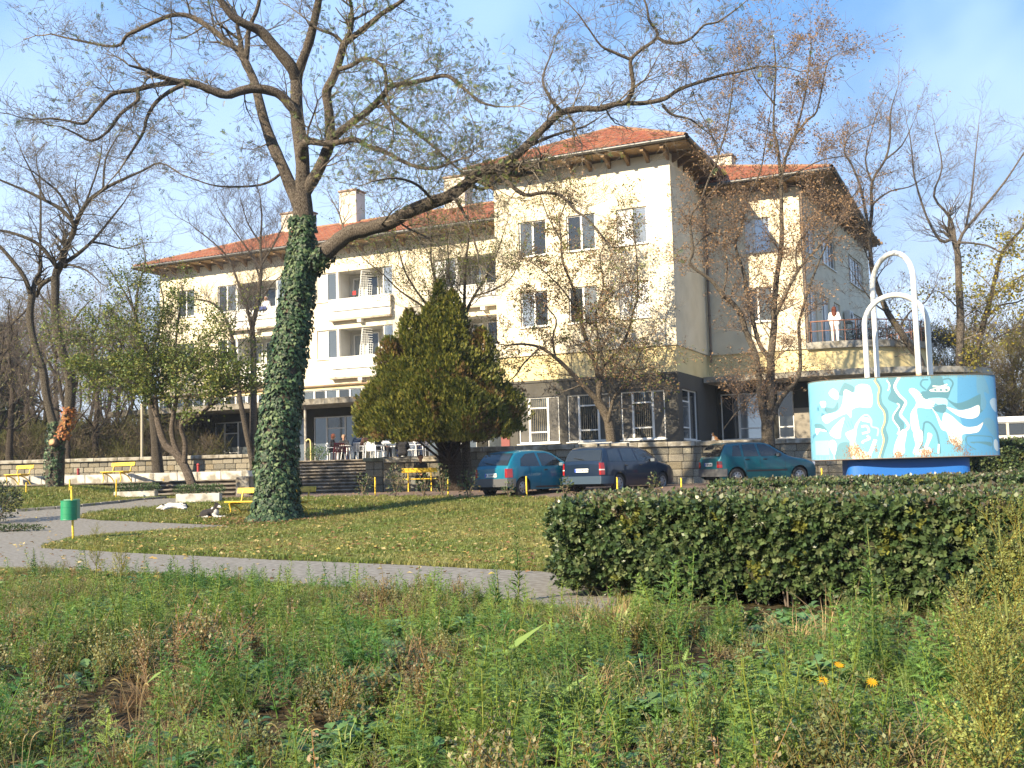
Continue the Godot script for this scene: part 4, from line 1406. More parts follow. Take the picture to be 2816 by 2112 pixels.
	limbs = [
		[[[436, 1312], [430, 1240], [424, 1170], [412, 1090], [395, 1010], [380, 930], [372, 860]], 49, 48.5, 0.26, 0.08, 0.0],
		[[[412, 1090], [360, 1020], [300, 960], [250, 920]], 48.8, 48, 0.09, 0.02, 2.0],
		[[[395, 1010], [430, 930], [450, 840], [440, 780]], 48.7, 48, 0.08, 0.02, 2.0],
		[[[372, 860], [340, 800], [300, 740]], 48.5, 48, 0.07, 0.02, 2.2],
		[[[372, 860], [380, 790], [400, 720], [390, 660]], 48.5, 49, 0.07, 0.02, 2.2],
	]
	for l in limbs: t.limb(smooth_line(line(l[0], l[1], l[2]), 3), l[3], l[4], 8, l[5], 1.7, 2)
	o = finish_tree(t, "tree", "dark straight trunk standing in the raised bed behind the benches", Vector3.ZERO)
	# ---------- many-stemmed tree behind the thuja
	t = new_tree(51, Color(0.167, 0.142, 0.116), Color(0.14, 0.115, 0.09), 0.5, 0.28)
	limbs = [
		[[[1286, 1352], [1284, 1290], [1280, 1200], [1277, 1050], [1276, 960], [1277, 870]], 39.5, 40, 0.20, 0.15, 0.0],
		[[[1277, 870], [1289, 842], [1303, 814], [1335, 764], [1361, 712], [1385, 640]], 40, 39.6, 0.075, 0.02, 2.3],
		[[[1277, 870], [1277, 837], [1280, 727], [1289, 654], [1285, 570]], 40, 40, 0.085, 0.02, 2.3],
		[[[1270, 880], [1251, 814], [1234, 756], [1234, 712], [1225, 620]], 40, 40.6, 0.075, 0.02, 2.3],
		[[[1262, 900], [1225, 830], [1199, 770], [1185, 712], [1185, 654], [1170, 560]], 40, 39.4, 0.075, 0.02, 2.3],
		[[[1262, 930], [1220, 890], [1176, 842], [1118, 756], [1095, 683], [1070, 620]], 40, 39.0, 0.07, 0.018, 2.3],
		[[[1240, 900], [1162, 842], [1100, 800], [1055, 756], [1010, 720]], 39.8, 38.6, 0.055, 0.018, 2.5],
		[[[1303, 814], [1350, 800], [1400, 770], [1430, 720]], 39.9, 39.2, 0.05, 0.018, 2.5],
	]
	for l in limbs: t.limb(smooth_line(line(l[0], l[1], l[2]), 3), l[3], l[4], 8 if l[3] > 0.1 else 6, l[5] * 2.5, 1.4, 2)
	o = finish_tree(t, "tree", "many-stemmed bare tree rising behind the dark evergreen", Vector3.ZERO)
	scatter_leaves(o, t, leaf_mesh(0.075, 0.05), mats.leaf, 0.34, 3, 0.10, 1.0, yg)
	# ---------- tree before the projecting block
	t = new_tree(61, Color(0.196, 0.167, 0.131), Color(0.16, 0.13, 0.10), 0.6, 0.14)
	limbs = [
		[[[1686, 1262], [1681, 1215], [1673, 1157], [1655, 1120], [1641, 1099]], 42.2, 42, 0.21, 0.17, 0.0],
		[[[1641, 1099], [1606, 1062], [1571, 1024], [1528, 984], [1485, 955], [1435, 946], [1395, 950]], 42, 40.8, 0.12, 0.03, 1.6],
		[[[1646, 1105], [1647, 1070], [1641, 1013], [1626, 972], [1609, 926], [1595, 868], [1580, 810], [1577, 793], [1548, 721], [1543, 663], [1540, 600], [1566, 540]], 42, 41.5, 0.12, 0.02, 1.8],
		[[[1543, 663], [1520, 620], [1502, 585], [1485, 532]], 41.6, 41.3, 0.04, 0.018, 2.2],
		[[[1644, 1110], [1650, 1056], [1658, 998], [1647, 940], [1638, 882], [1641, 853], [1678, 816]], 42, 41, 0.09, 0.025, 1.9],
		[[[1650, 1060], [1655, 1013], [1702, 960], [1728, 911], [1742, 853], [1754, 810], [1748, 677], [1739, 631]], 42, 41, 0.09, 0.02, 1.9],
		[[[1672, 1160], [1676, 1140], [1693, 1085], [1731, 1056], [1745, 1018], [1757, 978], [1780, 940]], 42, 41.2, 0.09, 0.022, 1.9],
		[[[1662, 1000], [1681, 992], [1716, 1010], [1745, 1017], [1790, 1010]], 41.8, 41.2, 0.05, 0.02, 1.9],
		[[[1528, 984], [1520, 930], [1530, 880], [1500, 840], [1475, 800]], 41.4, 41, 0.05, 0.018, 2.1],
		[[[1485, 955], [1440, 1000], [1410, 1040], [1370, 1060]], 41, 40.4, 0.04, 0.016, 2.1],
		[[[1595, 868], [1550, 800], [1500, 750], [1460, 720]], 41.7, 41.2, 0.05, 0.018, 2.1],
		[[[1641, 853], [1660, 780], [1650, 700], [1690, 640]], 41.3, 41, 0.045, 0.018, 2.1],
	]
	for l in limbs: t.limb(smooth_line(line(l[0], l[1], l[2]), 3), l[3], l[4], 9 if l[3] > 0.1 else 6, l[5] * 1.7, 1.35, 2)
	o = finish_tree(t, "tree", "leaning tree with a few brown and green leaves before the projecting block", Vector3.ZERO)
	var brown := [Color(0.27, 0.165, 0.095), Color(0.21, 0.135, 0.085), Color(0.33, 0.215, 0.12), Color(0.19, 0.14, 0.095)]
	scatter_leaves(o, t, leaf_mesh(0.10, 0.06), mats.leaf, 0.34, 3, 0.10, 1.0, [Color(0.16, 0.19, 0.04), Color(0.10, 0.13, 0.035), Color(0.19, 0.17, 0.04)])
	scatter_leaves(o, t, leaf_mesh(0.10, 0.045), mats.dry, 0.62, 4, 0.10, 1.0, brown)
	# ---------- tall tree full of brown pods at the right of the block
	t = new_tree(71, Color(0.181, 0.157, 0.128), Color(0.16, 0.125, 0.105), 0.45, 0.22)
	limbs = [
		[[[2116, 1290], [2114, 1235], [2111, 1180], [2112, 1143]], 40.2, 40, 0.25, 0.22, 0.0],
		[[[2106, 1165], [2100, 1143], [2091, 1085], [2080, 984], [2051, 911], [2031, 853], [1987, 810], [1990, 815], [1955, 770], [1898, 728], [1906, 689], [1898, 602], [1925, 560]], 40, 39.2, 0.15, 0.035, 0.9],
		[[[2114, 1160], [2117, 1143], [2120, 1056], [2120, 984], [2129, 897], [2129, 834], [2138, 747], [2149, 675], [2149, 573], [2146, 487], [2138, 400], [2127, 343], [2133, 186], [2127, 110]], 40, 40.4, 0.19, 0.02, 1.4],
		[[[2120, 1000], [2109, 978], [2086, 940], [2068, 868], [2051, 790], [2048, 761], [2022, 675], [2031, 646], [2045, 597], [2062, 530], [2091, 472], [2108, 375], [2120, 300]], 40, 40.6, 0.11, 0.02, 1.5],
		[[[2128, 880], [2141, 851], [2193, 747], [2242, 689], [2288, 637], [2340, 590]], 40.1, 39.2, 0.09, 0.02, 1.8],
		[[[2112, 1175], [2120, 1157], [2149, 1094], [2196, 1036], [2200, 960], [2197, 897], [2207, 851], [2236, 761], [2279, 660], [2300, 620]], 40, 39, 0.12, 0.02, 1.2],
		[[[2149, 573], [2152, 463], [2184, 375], [2209, 287], [2228, 155], [2230, 110]], 40.2, 40.2, 0.075, 0.018, 1.9],
		[[[2184, 375], [2220, 330], [2246, 306], [2265, 217], [2278, 167], [2300, 150]], 40.2, 39.6, 0.055, 0.016, 2.1],
		[[[1925, 560], [1950, 490], [1976, 425], [1950, 356], [1919, 293], [1900, 230]], 39.2, 39, 0.045, 0.016, 1.9],
		[[[1976, 425], [2001, 343], [2013, 249], [2020, 180]], 39.1, 39.6, 0.04, 0.016, 1.9],
		[[[2133, 290], [2080, 220], [2050, 150]], 40.4, 40, 0.035, 0.015, 2.3],
		[[[2022, 675], [1980, 640], [1940, 650], [1900, 690]], 40.3, 39.8, 0.045, 0.016, 2.3],
		[[[1987, 810], [2000, 740], [1990, 660], [2005, 600]], 39.6, 39.3, 0.05, 0.016, 2.3],
		[[[2193, 747], [2190, 680], [2230, 620], [2250, 560]], 39.7, 39.5, 0.04, 0.016, 2.3],
		[[[2152, 500], [2200, 470], [2260, 440], [2320, 430]], 40.2, 39.6, 0.04, 0.016, 2.1],
		[[[1990, 1180], [2020, 1140], [2060, 1100], [2098, 1060]], 39.0, 40, 0.015, 0.03, 2.6],
	]
	for l in limbs: t.limb(smooth_line(line(l[0], l[1], l[2]), 3), l[3], l[4], 10 if l[3] > 0.12 else 6, l[5] * 1.7, 1.45, 2)
	o = finish_tree(t, "tree", "tall forked tree hung with brown seed clusters behind the green car", Vector3.ZERO)
	scatter_leaves(o, t, leaf_mesh(0.11, 0.04), mats.dry, 0.55, 5, 0.12, 1.0, brown)
	# ---------- tree behind the monument, right of the building
	t = new_tree(81, Color(0.181, 0.160, 0.131), Color(0.16, 0.135, 0.11), 0.5, 0.2)
	limbs = [
		[[[2585, 1330], [2560, 1130], [2530, 994], [2505, 956], [2472, 906], [2441, 860], [2413, 792], [2398, 741], [2393, 691], [2391, 640], [2398, 577], [2398, 501], [2435, 438], [2448, 375], [2448, 312], [2466, 250]], 46, 46, 0.20, 0.02, 0.9],
		[[[2393, 660], [2385, 608], [2366, 514], [2341, 451], [2322, 419], [2335, 375], [2379, 350]], 46, 45.4, 0.08, 0.02, 1.9],
		[[[2398, 580], [2404, 558], [2448, 526], [2500, 514], [2540, 490]], 46, 45.5, 0.06, 0.016, 2.1],
		[[[2435, 438], [2480, 400], [2510, 340]], 46, 46, 0.05, 0.016, 2.1],
		[[[2398, 501], [2380, 440], [2400, 350], [2420, 290]], 46, 46.5, 0.05, 0.016, 2.1],
		[[[2366, 514], [2330, 560], [2300, 600]], 45.8, 45, 0.03, 0.014, 2.1],
		[[[2472, 906], [2500, 860], [2545, 830], [2570, 790]], 46, 45, 0.05, 0.016, 2.1],
		[[[2441, 860], [2400, 830], [2350, 760]], 46, 45.2, 0.05, 0.016, 2.1],
	]
	for l in limbs: t.limb(smooth_line(line(l[0], l[1], l[2]), 3), l[3], l[4], 9 if l[3] > 0.1 else 6, l[5] * 1.5, 1.5, 2)
	o = finish_tree(t, "tree", "curving bare tree seen through the white pipe arches", Vector3.ZERO)
	scatter_leaves(o, t, leaf_mesh(0.11, 0.04), mats.dry, 0.16, 3, 0.10, 1.0, brown)
	# ---------- forked tree right of the arches
	t = new_tree(91, Color(0.217, 0.189, 0.160), Color(0.17, 0.145, 0.12), 0.45, 0.2)
	limbs = [
		[[[2637, 1330], [2636, 1150], [2637, 1020], [2641, 893], [2637, 792], [2634, 703], [2628, 678]], 46, 46, 0.20, 0.13, 0.3],
		[[[2630, 690], [2619, 659], [2587, 663], [2548, 595], [2516, 492], [2508, 420], [2500, 360]], 46, 45.4, 0.085, 0.02, 1.9],
		[[[2630, 690], [2615, 603], [2568, 539], [2591, 460], [2572, 364]], 46, 46, 0.085, 0.02, 1.9],
		[[[2632, 690], [2647, 643], [2699, 579], [2763, 500], [2816, 420], [2850, 370]], 46, 45.4, 0.09, 0.025, 1.9],
		[[[2655, 630], [2671, 539], [2683, 420], [2690, 360]], 46, 46.5, 0.06, 0.018, 2.1],
		[[[2634, 680], [2643, 667], [2715, 675], [2763, 691], [2816, 619], [2860, 570]], 46, 45, 0.06, 0.02, 1.9],
		[[[2638, 850], [2580, 800], [2555, 815]], 46, 45.5, 0.03, 0.014, 2.4],
		[[[2640, 880], [2700, 840], [2760, 810]], 46, 45, 0.035, 0.014, 2.4],
	]
	for l in limbs: t.limb(smooth_line(line(l[0], l[1], l[2]), 3), l[3], l[4], 9 if l[3] > 0.1 else 6, l[5] * 1.5, 1.5, 2)
	o = finish_tree(t, "tree", "straight grey tree forking high right of the white arches", Vector3.ZERO)
	var yel := [Color(0.30, 0.25, 0.03), Color(0.24, 0.22, 0.04), Color(0.20, 0.20, 0.05), Color(0.34, 0.26, 0.03)]
	scatter_leaves(o, t, leaf_mesh(0.13, 0.09), mats.leaf, 0.5, 3, 0.15, 1.0, yel, func(p: Vector3): return p.y < 8.6)
	t = new_tree(93, Color(0.138, 0.116, 0.094), Color(0.13, 0.11, 0.09), 0.5, 0.2)
	limbs = [
		[[[2645, 1330], [2648, 1140], [2651, 1014], [2684, 969], [2707, 880], [2725, 817], [2747, 721], [2758, 691], [2798, 643], [2840, 600]], 47, 46, 0.17, 0.05, 0.9],
		[[[2725, 817], [2790, 770], [2850, 740]], 46.4, 45.5, 0.06, 0.02, 2.2],
		[[[2707, 880], [2750, 840], [2800, 830], [2850, 800]], 46.5, 45.5, 0.06, 0.02, 2.2],
		[[[2690, 960], [2740, 930], [2800, 900], [2850, 905]], 46.7, 45.6, 0.05, 0.02, 2.2],
	]
	for l in limbs: t.limb(smooth_line(line(l[0], l[1], l[2]), 3), l[3], l[4], 8 if l[3] > 0.1 else 6, l[5], 1.6, 2)
	o = finish_tree(t, "tree", "dark leaning tree with yellow leaves at the right edge", Vector3.ZERO)
	scatter_leaves(o, t, leaf_mesh(0.13, 0.09), mats.leaf, 0.8, 4, 0.2, 1.0, yel)
	build_thuja()
	build_woods()

# ---------- the dark evergreen left of the cars
func build_thuja() -> void:
	if not meshes.has("spray"):
		var mb := MB.new()
		var r := RandomNumberGenerator.new()
		r.seed = 5
		for k in 9:
			var z := 0.02 + 0.24 * k / 9.0
			for s in [-1.0, 1.0]:
				var a := Vector3(0, 0, z)
				var l := 0.13 * (1.0 - 0.75 * k / 9.0) + 0.02
				var e := a + Vector3(s * l * 0.8, r.randf_range(-0.03, 0.03), l * 0.75)
				var w := Vector3(0, 0, 0.022)
				mb.tri(a - w, e, a + w, W1 * r.randf_range(0.8, 1.2))
				var m := a.lerp(e, 0.5)
				mb.tri(m - w * 0.6, m + Vector3(s * 0.03, 0.02, 0.06), m + w * 0.6, W1)
		mb.tri(Vector3(-0.012, 0, 0), Vector3(0, 0, 0.32), Vector3(0.012, 0, 0), W1)
		meshes["spray"] = mb.mesh()
	var o := thing("evergreen", "broad olive-green thuja with brown patches beside the cafe steps", "tree")
	var base := P(1240, 1350, 38.6)
	# pointed tufts: foot x, y and top y in pixels, distance, half width in metres
	var lobes := []
	for q in [[1210, 1195, 905, 38.6, 1.9], [1110, 1195, 985, 38.0, 1.35], [1310, 1190, 975, 38.8, 1.35], [1035, 1185, 1055, 37.9, 0.8], [1390, 1172, 1055, 39.0, 0.8], [1165, 1200, 1030, 37.3, 1.2], [1265, 1203, 1040, 37.2, 1.2], [1085, 1198, 1070, 37.2, 0.8], [1345, 1190, 1075, 37.6, 0.8], [1190, 1080, 835, 38.7, 0.85], [1250, 1060, 800, 38.7, 0.62], [1130, 1060, 850, 38.4, 0.6], [1075, 1110, 925, 38.2, 0.6], [1325, 1090, 900, 38.8, 0.6], [1210, 960, 770, 38.9, 0.4]]:
		var foot := P(q[0], q[1], q[3])
		lobes.append([foot, P(q[0], q[2], q[3]).y - foot.y, q[4]])
	var wood := MB.new()
	var dk := Color(0.075, 0.06, 0.048)
	for q in [[1262, 1352, 0.26], [1228, 1350, 0.22], [1244, 1352, 0.2]]:
		var a := P(q[0], q[1], 38.9)
		wood.bar(a, Vector3(a.x - 0.2, 3.4, a.z), q[2], 9, dk, q[2] * 0.6)
	var where := []
	var tints := []
	var tones := [Color(0.14, 0.155, 0.030), Color(0.18, 0.18, 0.035), Color(0.085, 0.11, 0.025), Color(0.22, 0.205, 0.042)]
	var dead := [Color(0.20, 0.125, 0.05), Color(0.17, 0.115, 0.045)]
	var n := FastNoiseLite.new()
	n.frequency = 0.55
	n.seed = 9
	for lb in lobes:
		var c: Vector3 = lb[0]
		var count := int(2900.0 * lb[2] * lb[1])
		for k in count:
			var f := 1.0 - pow(rng.randf(), 0.7)
			var a := rnd(0, TAU)
			var gap := n.get_noise_3d(c.x * 2 + cos(a) * 2.4, c.y + f * lb[1] * 1.5, sin(a) * 2.4 + c.z)
			var prof: float = lb[2] * (sqrt(maxf(0.0, 1.0 - f * f)) * (0.72 + 0.28 * sin(f * 3.0)) + 0.03)
			var r := prof * pow(rng.randf(), 0.42) * (1.0 + 0.9 * gap)
			var p := c + Vector3(cos(a) * r, f * lb[1] - 0.35 * (r / maxf(0.1, lb[2])) * (1.0 - f) * 0.8, sin(a) * r)
			var dir := Vector3(cos(a) * rnd(0.3, 0.9), rnd(0.5, 1.1), sin(a) * rnd(0.3, 0.9)).normalized()
			where.append(Transform3D(face(dir, rnd(-3.1, 3.1), rnd(0.28, 0.55)), p))
			var nz := n.get_noise_3d(p.x * 1.1 + 7, p.y * 1.1, p.z * 1.1)
			var tc: Color = tones[rng.randi() % 4]
			if nz > 0.22 and rng.randf() < 0.75: tc = dead[rng.randi() % 2]
			tints.append(tc * rnd(0.65, 1.3))
		wood.bar(base + Vector3(rnd(-0.2, 0.2), 1.0, 0), c + Vector3(0, lb[1] * 0.5, 0), 0.05, 5, dk, 0.015)
	obj("trunk", wood, mats.bark, o)
	multi("foliage", meshes["spray"], mats.leaf, where, tints, o)

# ---------- bare woods on the left and behind
func build_woods() -> void:
	var protos := []
	for v in 3:
		var t := new_tree(201 + v, Color(0.10, 0.086, 0.07), Color(0.15, 0.125, 0.105), 0.55, 0.22)
		var h := 10.0 + v
		var pts := PackedVector3Array()
		var p := Vector3.ZERO
		var d := Vector3(rnd(-0.12, 0.12), 1, rnd(-0.1, 0.1)).normalized()
		for k in 9:
			pts.append(p)
			d = (d + Vector3(rnd(-0.14, 0.14), 0.12, rnd(-0.14, 0.14))).normalized()
			p += d * h / 9.0
		t.limb(smooth_line(pts, 2), 0.22, 0.03, 7, 0.0)
		for s in 9:
			var k := 2 + s * 6 / 9
			var a := TAU * s * 0.38 + rnd(-0.4, 0.4)
			var q := pts[k]
			var e := Vector3(cos(a), rnd(0.45, 1.1), sin(a)).normalized()
			var lp := PackedVector3Array([q])
			var l := rnd(2.6, 4.6) * (1.0 - 0.06 * k)
			for m in 5:
				e = (e + Vector3(rnd(-0.3, 0.3), rnd(-0.1, 0.35), rnd(-0.3, 0.3))).normalized()
				lp.append(lp[-1] + e * l / 5.0)
			t.limb(smooth_line(lp, 2), 0.09, 0.02, 5, 1.9, 1.7, 2)
		var o := finish_tree(t, "bare_tree", "", Vector3.ZERO, "bare trees of the wood behind the left wall")
		if v == 1: scatter_leaves(o, t, leaf_mesh(0.1, 0.06), mats.leaf, 0.25, 2, 0.15, 1.2, [Color(0.14, 0.14, 0.05), Color(0.17, 0.13, 0.05)])
		protos.append(o)
	# x in pixels, distance, scale, variant, label
	var spots := [
		[28, 56, 1.0, 0, "bare forked tree left of the sawn twin-stemmed tree, behind the wall"],
		[78, 59, 1.05, 1, "bare tree with a cut top behind the leftmost yellow bench"],
		[215, 60, 1.0, 2, "bare tree just right of the sawn twin-stemmed tree, behind the wall"],
		[262, 57, 0.95, 0, "bare tree forking low behind the middle of the left wall"],
		[-70, 58, 1.1, 2, "bare tree cut by the left edge of the picture"],
		[345, 66, 0.9, 1, "pair-stemmed bare tree under the canopy's left end"],
		[150, 72, 1.15, 1, "farther bare tree seen between the twin stems"],
		[300, 76, 1.1, 2, "farther bare tree left of the building's corner"],
		[20, 80, 1.2, 0, "farthest bare tree at the far left"],
		[400, 84, 1.2, 0, "bare crown rising behind the left end of the roof"],
		[560, 92, 1.15, 1, "faint bare crown above the left roof slope"],
		[1180, 88, 1.35, 2, "bare crown rising behind the middle chimney"],
		[1290, 84, 1.45, 1, "bare crown behind the projecting block's left roof"],
		[2620, 78, 1.05, 1, "bare tree behind the forked tree on the right"],
		[2720, 72, 0.95, 2, "bare tree behind the van on the right"],
		[2800, 80, 1.1, 0, "bare tree at the far right edge"],
		[2500, 92, 1.0, 1, "faint bare tree between the arches and the right trees"],
		[110, 90, 1.3, 2, "faint bare tree high behind the sawn tree"],
		[240, 96, 1.3, 1, "faint bare tree behind the sawn tree's right limbs"],
		[-20, 54, 0.85, 1, "nearest bare tree at the left edge behind the wall"],
		[52, 64, 1.0, 2, "bare tree between the leftmost bench and the sawn tree"],
		[120, 66, 0.95, 0, "bare tree right behind the sawn tree's ivy foot"],
		[188, 53, 0.8, 1, "low bare tree just right of the sawn stub"],
		[325, 59, 0.9, 0, "bare tree above the middle yellow bench"],
		[280, 68, 1.1, 1, "thin bare tree between the middle bench and the canopy"],
		[170, 78, 1.2, 2, "tall bare tree behind the sawn tree's right stem"],
		[60, 74, 1.15, 1, "bare tree behind the leftmost trees"],
		[2560, 62, 0.62, 1, "low yellowish tree behind the canopy's right end"],
		[2690, 58, 0.6, 1, "low yellowish tree above the van roof"],
		[2790, 56, 0.66, 1, "low yellowish tree right of the van"],
	]
	for k in spots.size():
		var s: Array = spots[k]
		var o: Node3D = protos[s[3]]
		if o.has_meta("placed"):
			o = o.duplicate()
			o.name = numbered("bare_tree")
			add_child(o, true)
		o.set_meta("placed", true)
		tag(o, s[4], "tree", "bare trees of the wood around the building")
		var p := P(s[0], 1300, s[1])
		o.position = Vector3(p.x, maxf(ground_y(p.x, p.z), 1.9 if s[0] < 1400 else 0.62) - 0.1, p.z)
		o.rotation.y = k * 2.4
		o.scale = Vector3.ONE * s[2]
	# dark conifer at the left edge and undergrowth along the wood
	var mb := MB.new()
	var con := thing("conifer", "dark conifer at the left edge behind the bare trees", "tree")
	var cb := P(6, 1300, 62)
	mb.bar(Vector3(cb.x, 1.8, cb.z), Vector3(cb.x, 10.8, cb.z), 0.2, 8, Color(0.07, 0.055, 0.045), 0.03)
	obj("trunk", mb, mats.bark, con)
	var where := []
	var tints := []
	for k in 5200:
		var f := rng.randf()
		var y := 3.4 + 7.4 * f
		var a := rnd(0, TAU)
		var tier := 0.7 + 0.3 * sin(y * 5.0 + a * 2.0)
		var r := (1.0 - f) * 2.9 * tier * pow(rng.randf(), 0.4) + 0.1
		var d := Vector3(cos(a), -0.35, sin(a))
		where.append(Transform3D(face(d, rnd(-0.5, 0.5), rnd(1.2, 2.2)), Vector3(cb.x + cos(a) * r, y - r * 0.3, cb.z + sin(a) * r)))
		tints.append(Color(0.022, 0.040, 0.022) * rnd(0.6, 1.4))
	multi("foliage", meshes["spray"], mats.leaf, where, tints, con)
	var bm := MB.new()
	var r2 := RandomNumberGenerator.new()
	r2.seed = 6
	for k in 26:
		var d := Vector3(r2.randf_range(-1, 1), r2.randf_range(0.1, 1.3), r2.randf_range(-1, 1)).normalized()
		var p0 := Vector3(r2.randf_range(-0.4, 0.4), r2.randf_range(-0.2, 0.3), r2.randf_range(-0.4, 0.4))
		var d2 := (d + Vector3(r2.randf_range(-0.6, 0.6), r2.randf_range(-0.3, 0.6), r2.randf_range(-0.6, 0.6))).normalized()
		bm.tube(PackedVector3Array([p0, p0 + d * 0.45, p0 + d * 0.45 + d2 * 0.45]), PackedFloat32Array([0.012, 0.009, 0.005]), 3, W1)
		for j in 2:
			var q := p0 + d * 0.45 + d2 * r2.randf_range(0.0, 0.45)
			var e := Vector3(r2.randf_range(-1, 1), r2.randf_range(-1, 1), r2.randf_range(-1, 1)).normalized() * 0.09
			bm.tri(q, q + e + Vector3(0, 0.02, 0), q + e.rotated(Vector3.UP, 0.7) * 0.8, Color(1.3, 1.35, 0.7))
	where = []
	tints = []
	for k in 4200:
		var left := k % 5 < 3
		var x := rnd(-46, -16) if left else rnd(15, 42)
		var z := -(rnd(56, 74) if left else rnd(53, 70))
		var y: float = (1.95 + pow(rng.randf(), 2.2) * 2.4) if left else (0.9 + pow(rng.randf(), 1.3) * 7.5)
		where.append(Transform3D(Basis.from_euler(Vector3(rnd(-0.4, 0.4), rnd(0, TAU), rnd(-0.4, 0.4))).scaled(Vector3.ONE * rnd(0.7, 1.5)), Vector3(x, y, z)))
		tints.append((Color(0.15, 0.12, 0.085) if rng.randf() < 0.6 else (Color(0.13, 0.13, 0.05) if left else Color(0.24, 0.20, 0.06))) * rnd(0.6, 1.2))
	tag(multi("undergrowth", bm.mesh(), mats.dry, where, tints), "tangled brown and olive undergrowth of the wood", "", "", "stuff")


# ---------------------------------------------------------------- cars; local x runs forward from the rear end, y up, z to the car's right
class Car:
	var L := 3.7
	var W := 0.79          # half width
	var sill := 0.2
	var belt := 0.86
	var roof := 1.40
	var rear_wheel := 0.6
	var front_wheel := 3.02
	var wheel_r := 0.28
	var top := PackedVector2Array()   # the silhouette from the rear end to the front end
	var tumble := 0.24

	func top_y(x: float) -> float:
		for k in top.size() - 1:
			if x <= top[k + 1].x:
				var f := clampf((x - top[k].x) / maxf(0.001, top[k + 1].x - top[k].x), 0.0, 1.0)
				return lerpf(top[k].y, top[k + 1].y, f)
		return top[top.size() - 1].y

	func half(x: float) -> float:
		var w := W
		if x < 0.45: w *= 1.0 - 0.13 * pow(1.0 - x / 0.45, 2.2)
		if x > L - 0.7: w *= 1.0 - 0.20 * pow((x - L + 0.7) / 0.7, 2.2)
		return w

	func bottom(x: float) -> float:
		var y := sill
		if x < 0.3: y += 0.10 * pow(1.0 - x / 0.3, 2.0)
		if x > L - 0.4: y += 0.06 * pow((x - L + 0.4) / 0.4, 2.0)
		for c in [rear_wheel, front_wheel]:
			var r := wheel_r + 0.055
			if absf(x - c) < r: y = maxf(y, wheel_r + sqrt(r * r - (x - c) * (x - c)))
		return y

	# half width of the skin at height y
	func w_at(x: float, y: float) -> float:
		var w := half(x)
		if y <= belt:
			var t := (y - 0.55) / 0.40
			return w * (1.0 - 0.035 * t * t - (0.06 * pow((0.34 - y) / 0.2, 2.0) if y < 0.34 else 0.0))
		return w * 0.972 - tumble * w * pow((y - belt) / (roof - belt), 1.15)

	func section(x: float) -> PackedVector3Array:
		var p := PackedVector3Array()
		var yt := top_y(x)
		var yb := minf(bottom(x), yt - 0.12)
		var edge := yt - 0.075
		for k in 8:
			var y := lerpf(yb, edge, k / 7.0)
			p.append(Vector3(x, y, w_at(x, y)))
		var we := w_at(x, edge)
		p.append(Vector3(x, yt - 0.028, we - 0.032))
		p.append(Vector3(x, yt - 0.004, we - 0.10))
		p.append(Vector3(x, yt + 0.012, we * 0.5))
		p.append(Vector3(x, yt + 0.016, 0.0))
		return p

	func body(mb: MB, col: Color) -> void:
		var xs := []
		var x := 0.0
		while x < L:
			xs.append(x)
			x += 0.025 if x < 0.2 or x > L - 0.2 else 0.045
		xs.append(L)
		for side in [1.0, -1.0]:
			var first := mb.v.size()
			var m := 12
			for q in xs:
				for p in section(q): mb.vert(Vector3(p.x, p.y, p.z * side), Vector3.ZERO, col)
			for k in xs.size() - 1:
				for s in m - 1:
					var a := first + k * m + s
					var b := a + m
					var nn: Vector3 = (mb.v[b] - mb.v[a]).cross(mb.v[a + 1] - mb.v[a]) * -side
					if nn.dot(Vector3(0, 0.3, side)) < 0: nn = -nn
					for i in [a, a + 1, b, b + 1]: mb.n[i] += nn
					if side > 0: mb.ix.append_array([a, a + 1, b, a + 1, b + 1, b])
					else: mb.ix.append_array([a, b, a + 1, a + 1, b, b + 1])
			for i in range(first, mb.v.size()): mb.n[i] = mb.n[i].normalized()
		for e in [[0.0, -1.0], [L, 1.0]]:
			var p := section(e[0])
			for k in p.size() - 1:
				var a := p[k]
				var b := p[k + 1]
				mb.quad(Vector3(a.x, a.y, -a.z), a, b, Vector3(b.x, b.y, -b.z), col)

	# a pane or patch on the side, off the skin by off
	func patch(mb: MB, poly: Array, side: float, off: float, col: Color) -> void:
		var c := Vector2.ZERO
		for q in poly: c += Vector2(q[0], q[1])
		c /= poly.size()
		var rim := []
		for k in poly.size():
			var a := Vector2(poly[k][0], poly[k][1])
			var b := Vector2(poly[(k + 1) % poly.size()][0], poly[(k + 1) % poly.size()][1])
			for s in 3: rim.append(a.lerp(b, s / 3.0))
		var on := func(q: Vector2): return Vector3(q.x, q.y, (w_at(q.x, q.y) + off) * side)
		for k in rim.size():
			var a: Vector2 = rim[k]
			var b: Vector2 = rim[(k + 1) % rim.size()]
			var am := a.lerp(c, 0.5)
			var bm := b.lerp(c, 0.5)
			var A: Vector3 = on.call(a)
			var B: Vector3 = on.call(b)
			var C: Vector3 = on.call(bm)
			var D: Vector3 = on.call(am)
			mb.quad(A, B, C, D, col)
			mb.tri(D, C, on.call(c), col)

	# a band round the rear end: from x0 on the side to z1 on the rear face
	func wrap(mb: MB, x0: float, z1: float, y0: float, y1: float, off: float, side: float, col: Color) -> void:
		var pts := []
		for k in 9:
			var x := x0 * (1.0 - k / 8.0)
			pts.append([x, 1.0])
		var rows := []
		for y in [y0, lerpf(y0, y1, 0.5), y1]:
			var r := PackedVector3Array()
			for q in pts: r.append(Vector3(q[0], y, (w_at(q[0], y) + off) * side))
			var wz := w_at(0.0, y)
			r.append(Vector3(-off * 0.8, y, (wz + off * 0.7) * side))
			for k in 5: r.append(Vector3(-off, y, lerpf(wz - 0.01, z1, k / 4.0) * side))
			rows.append(r)
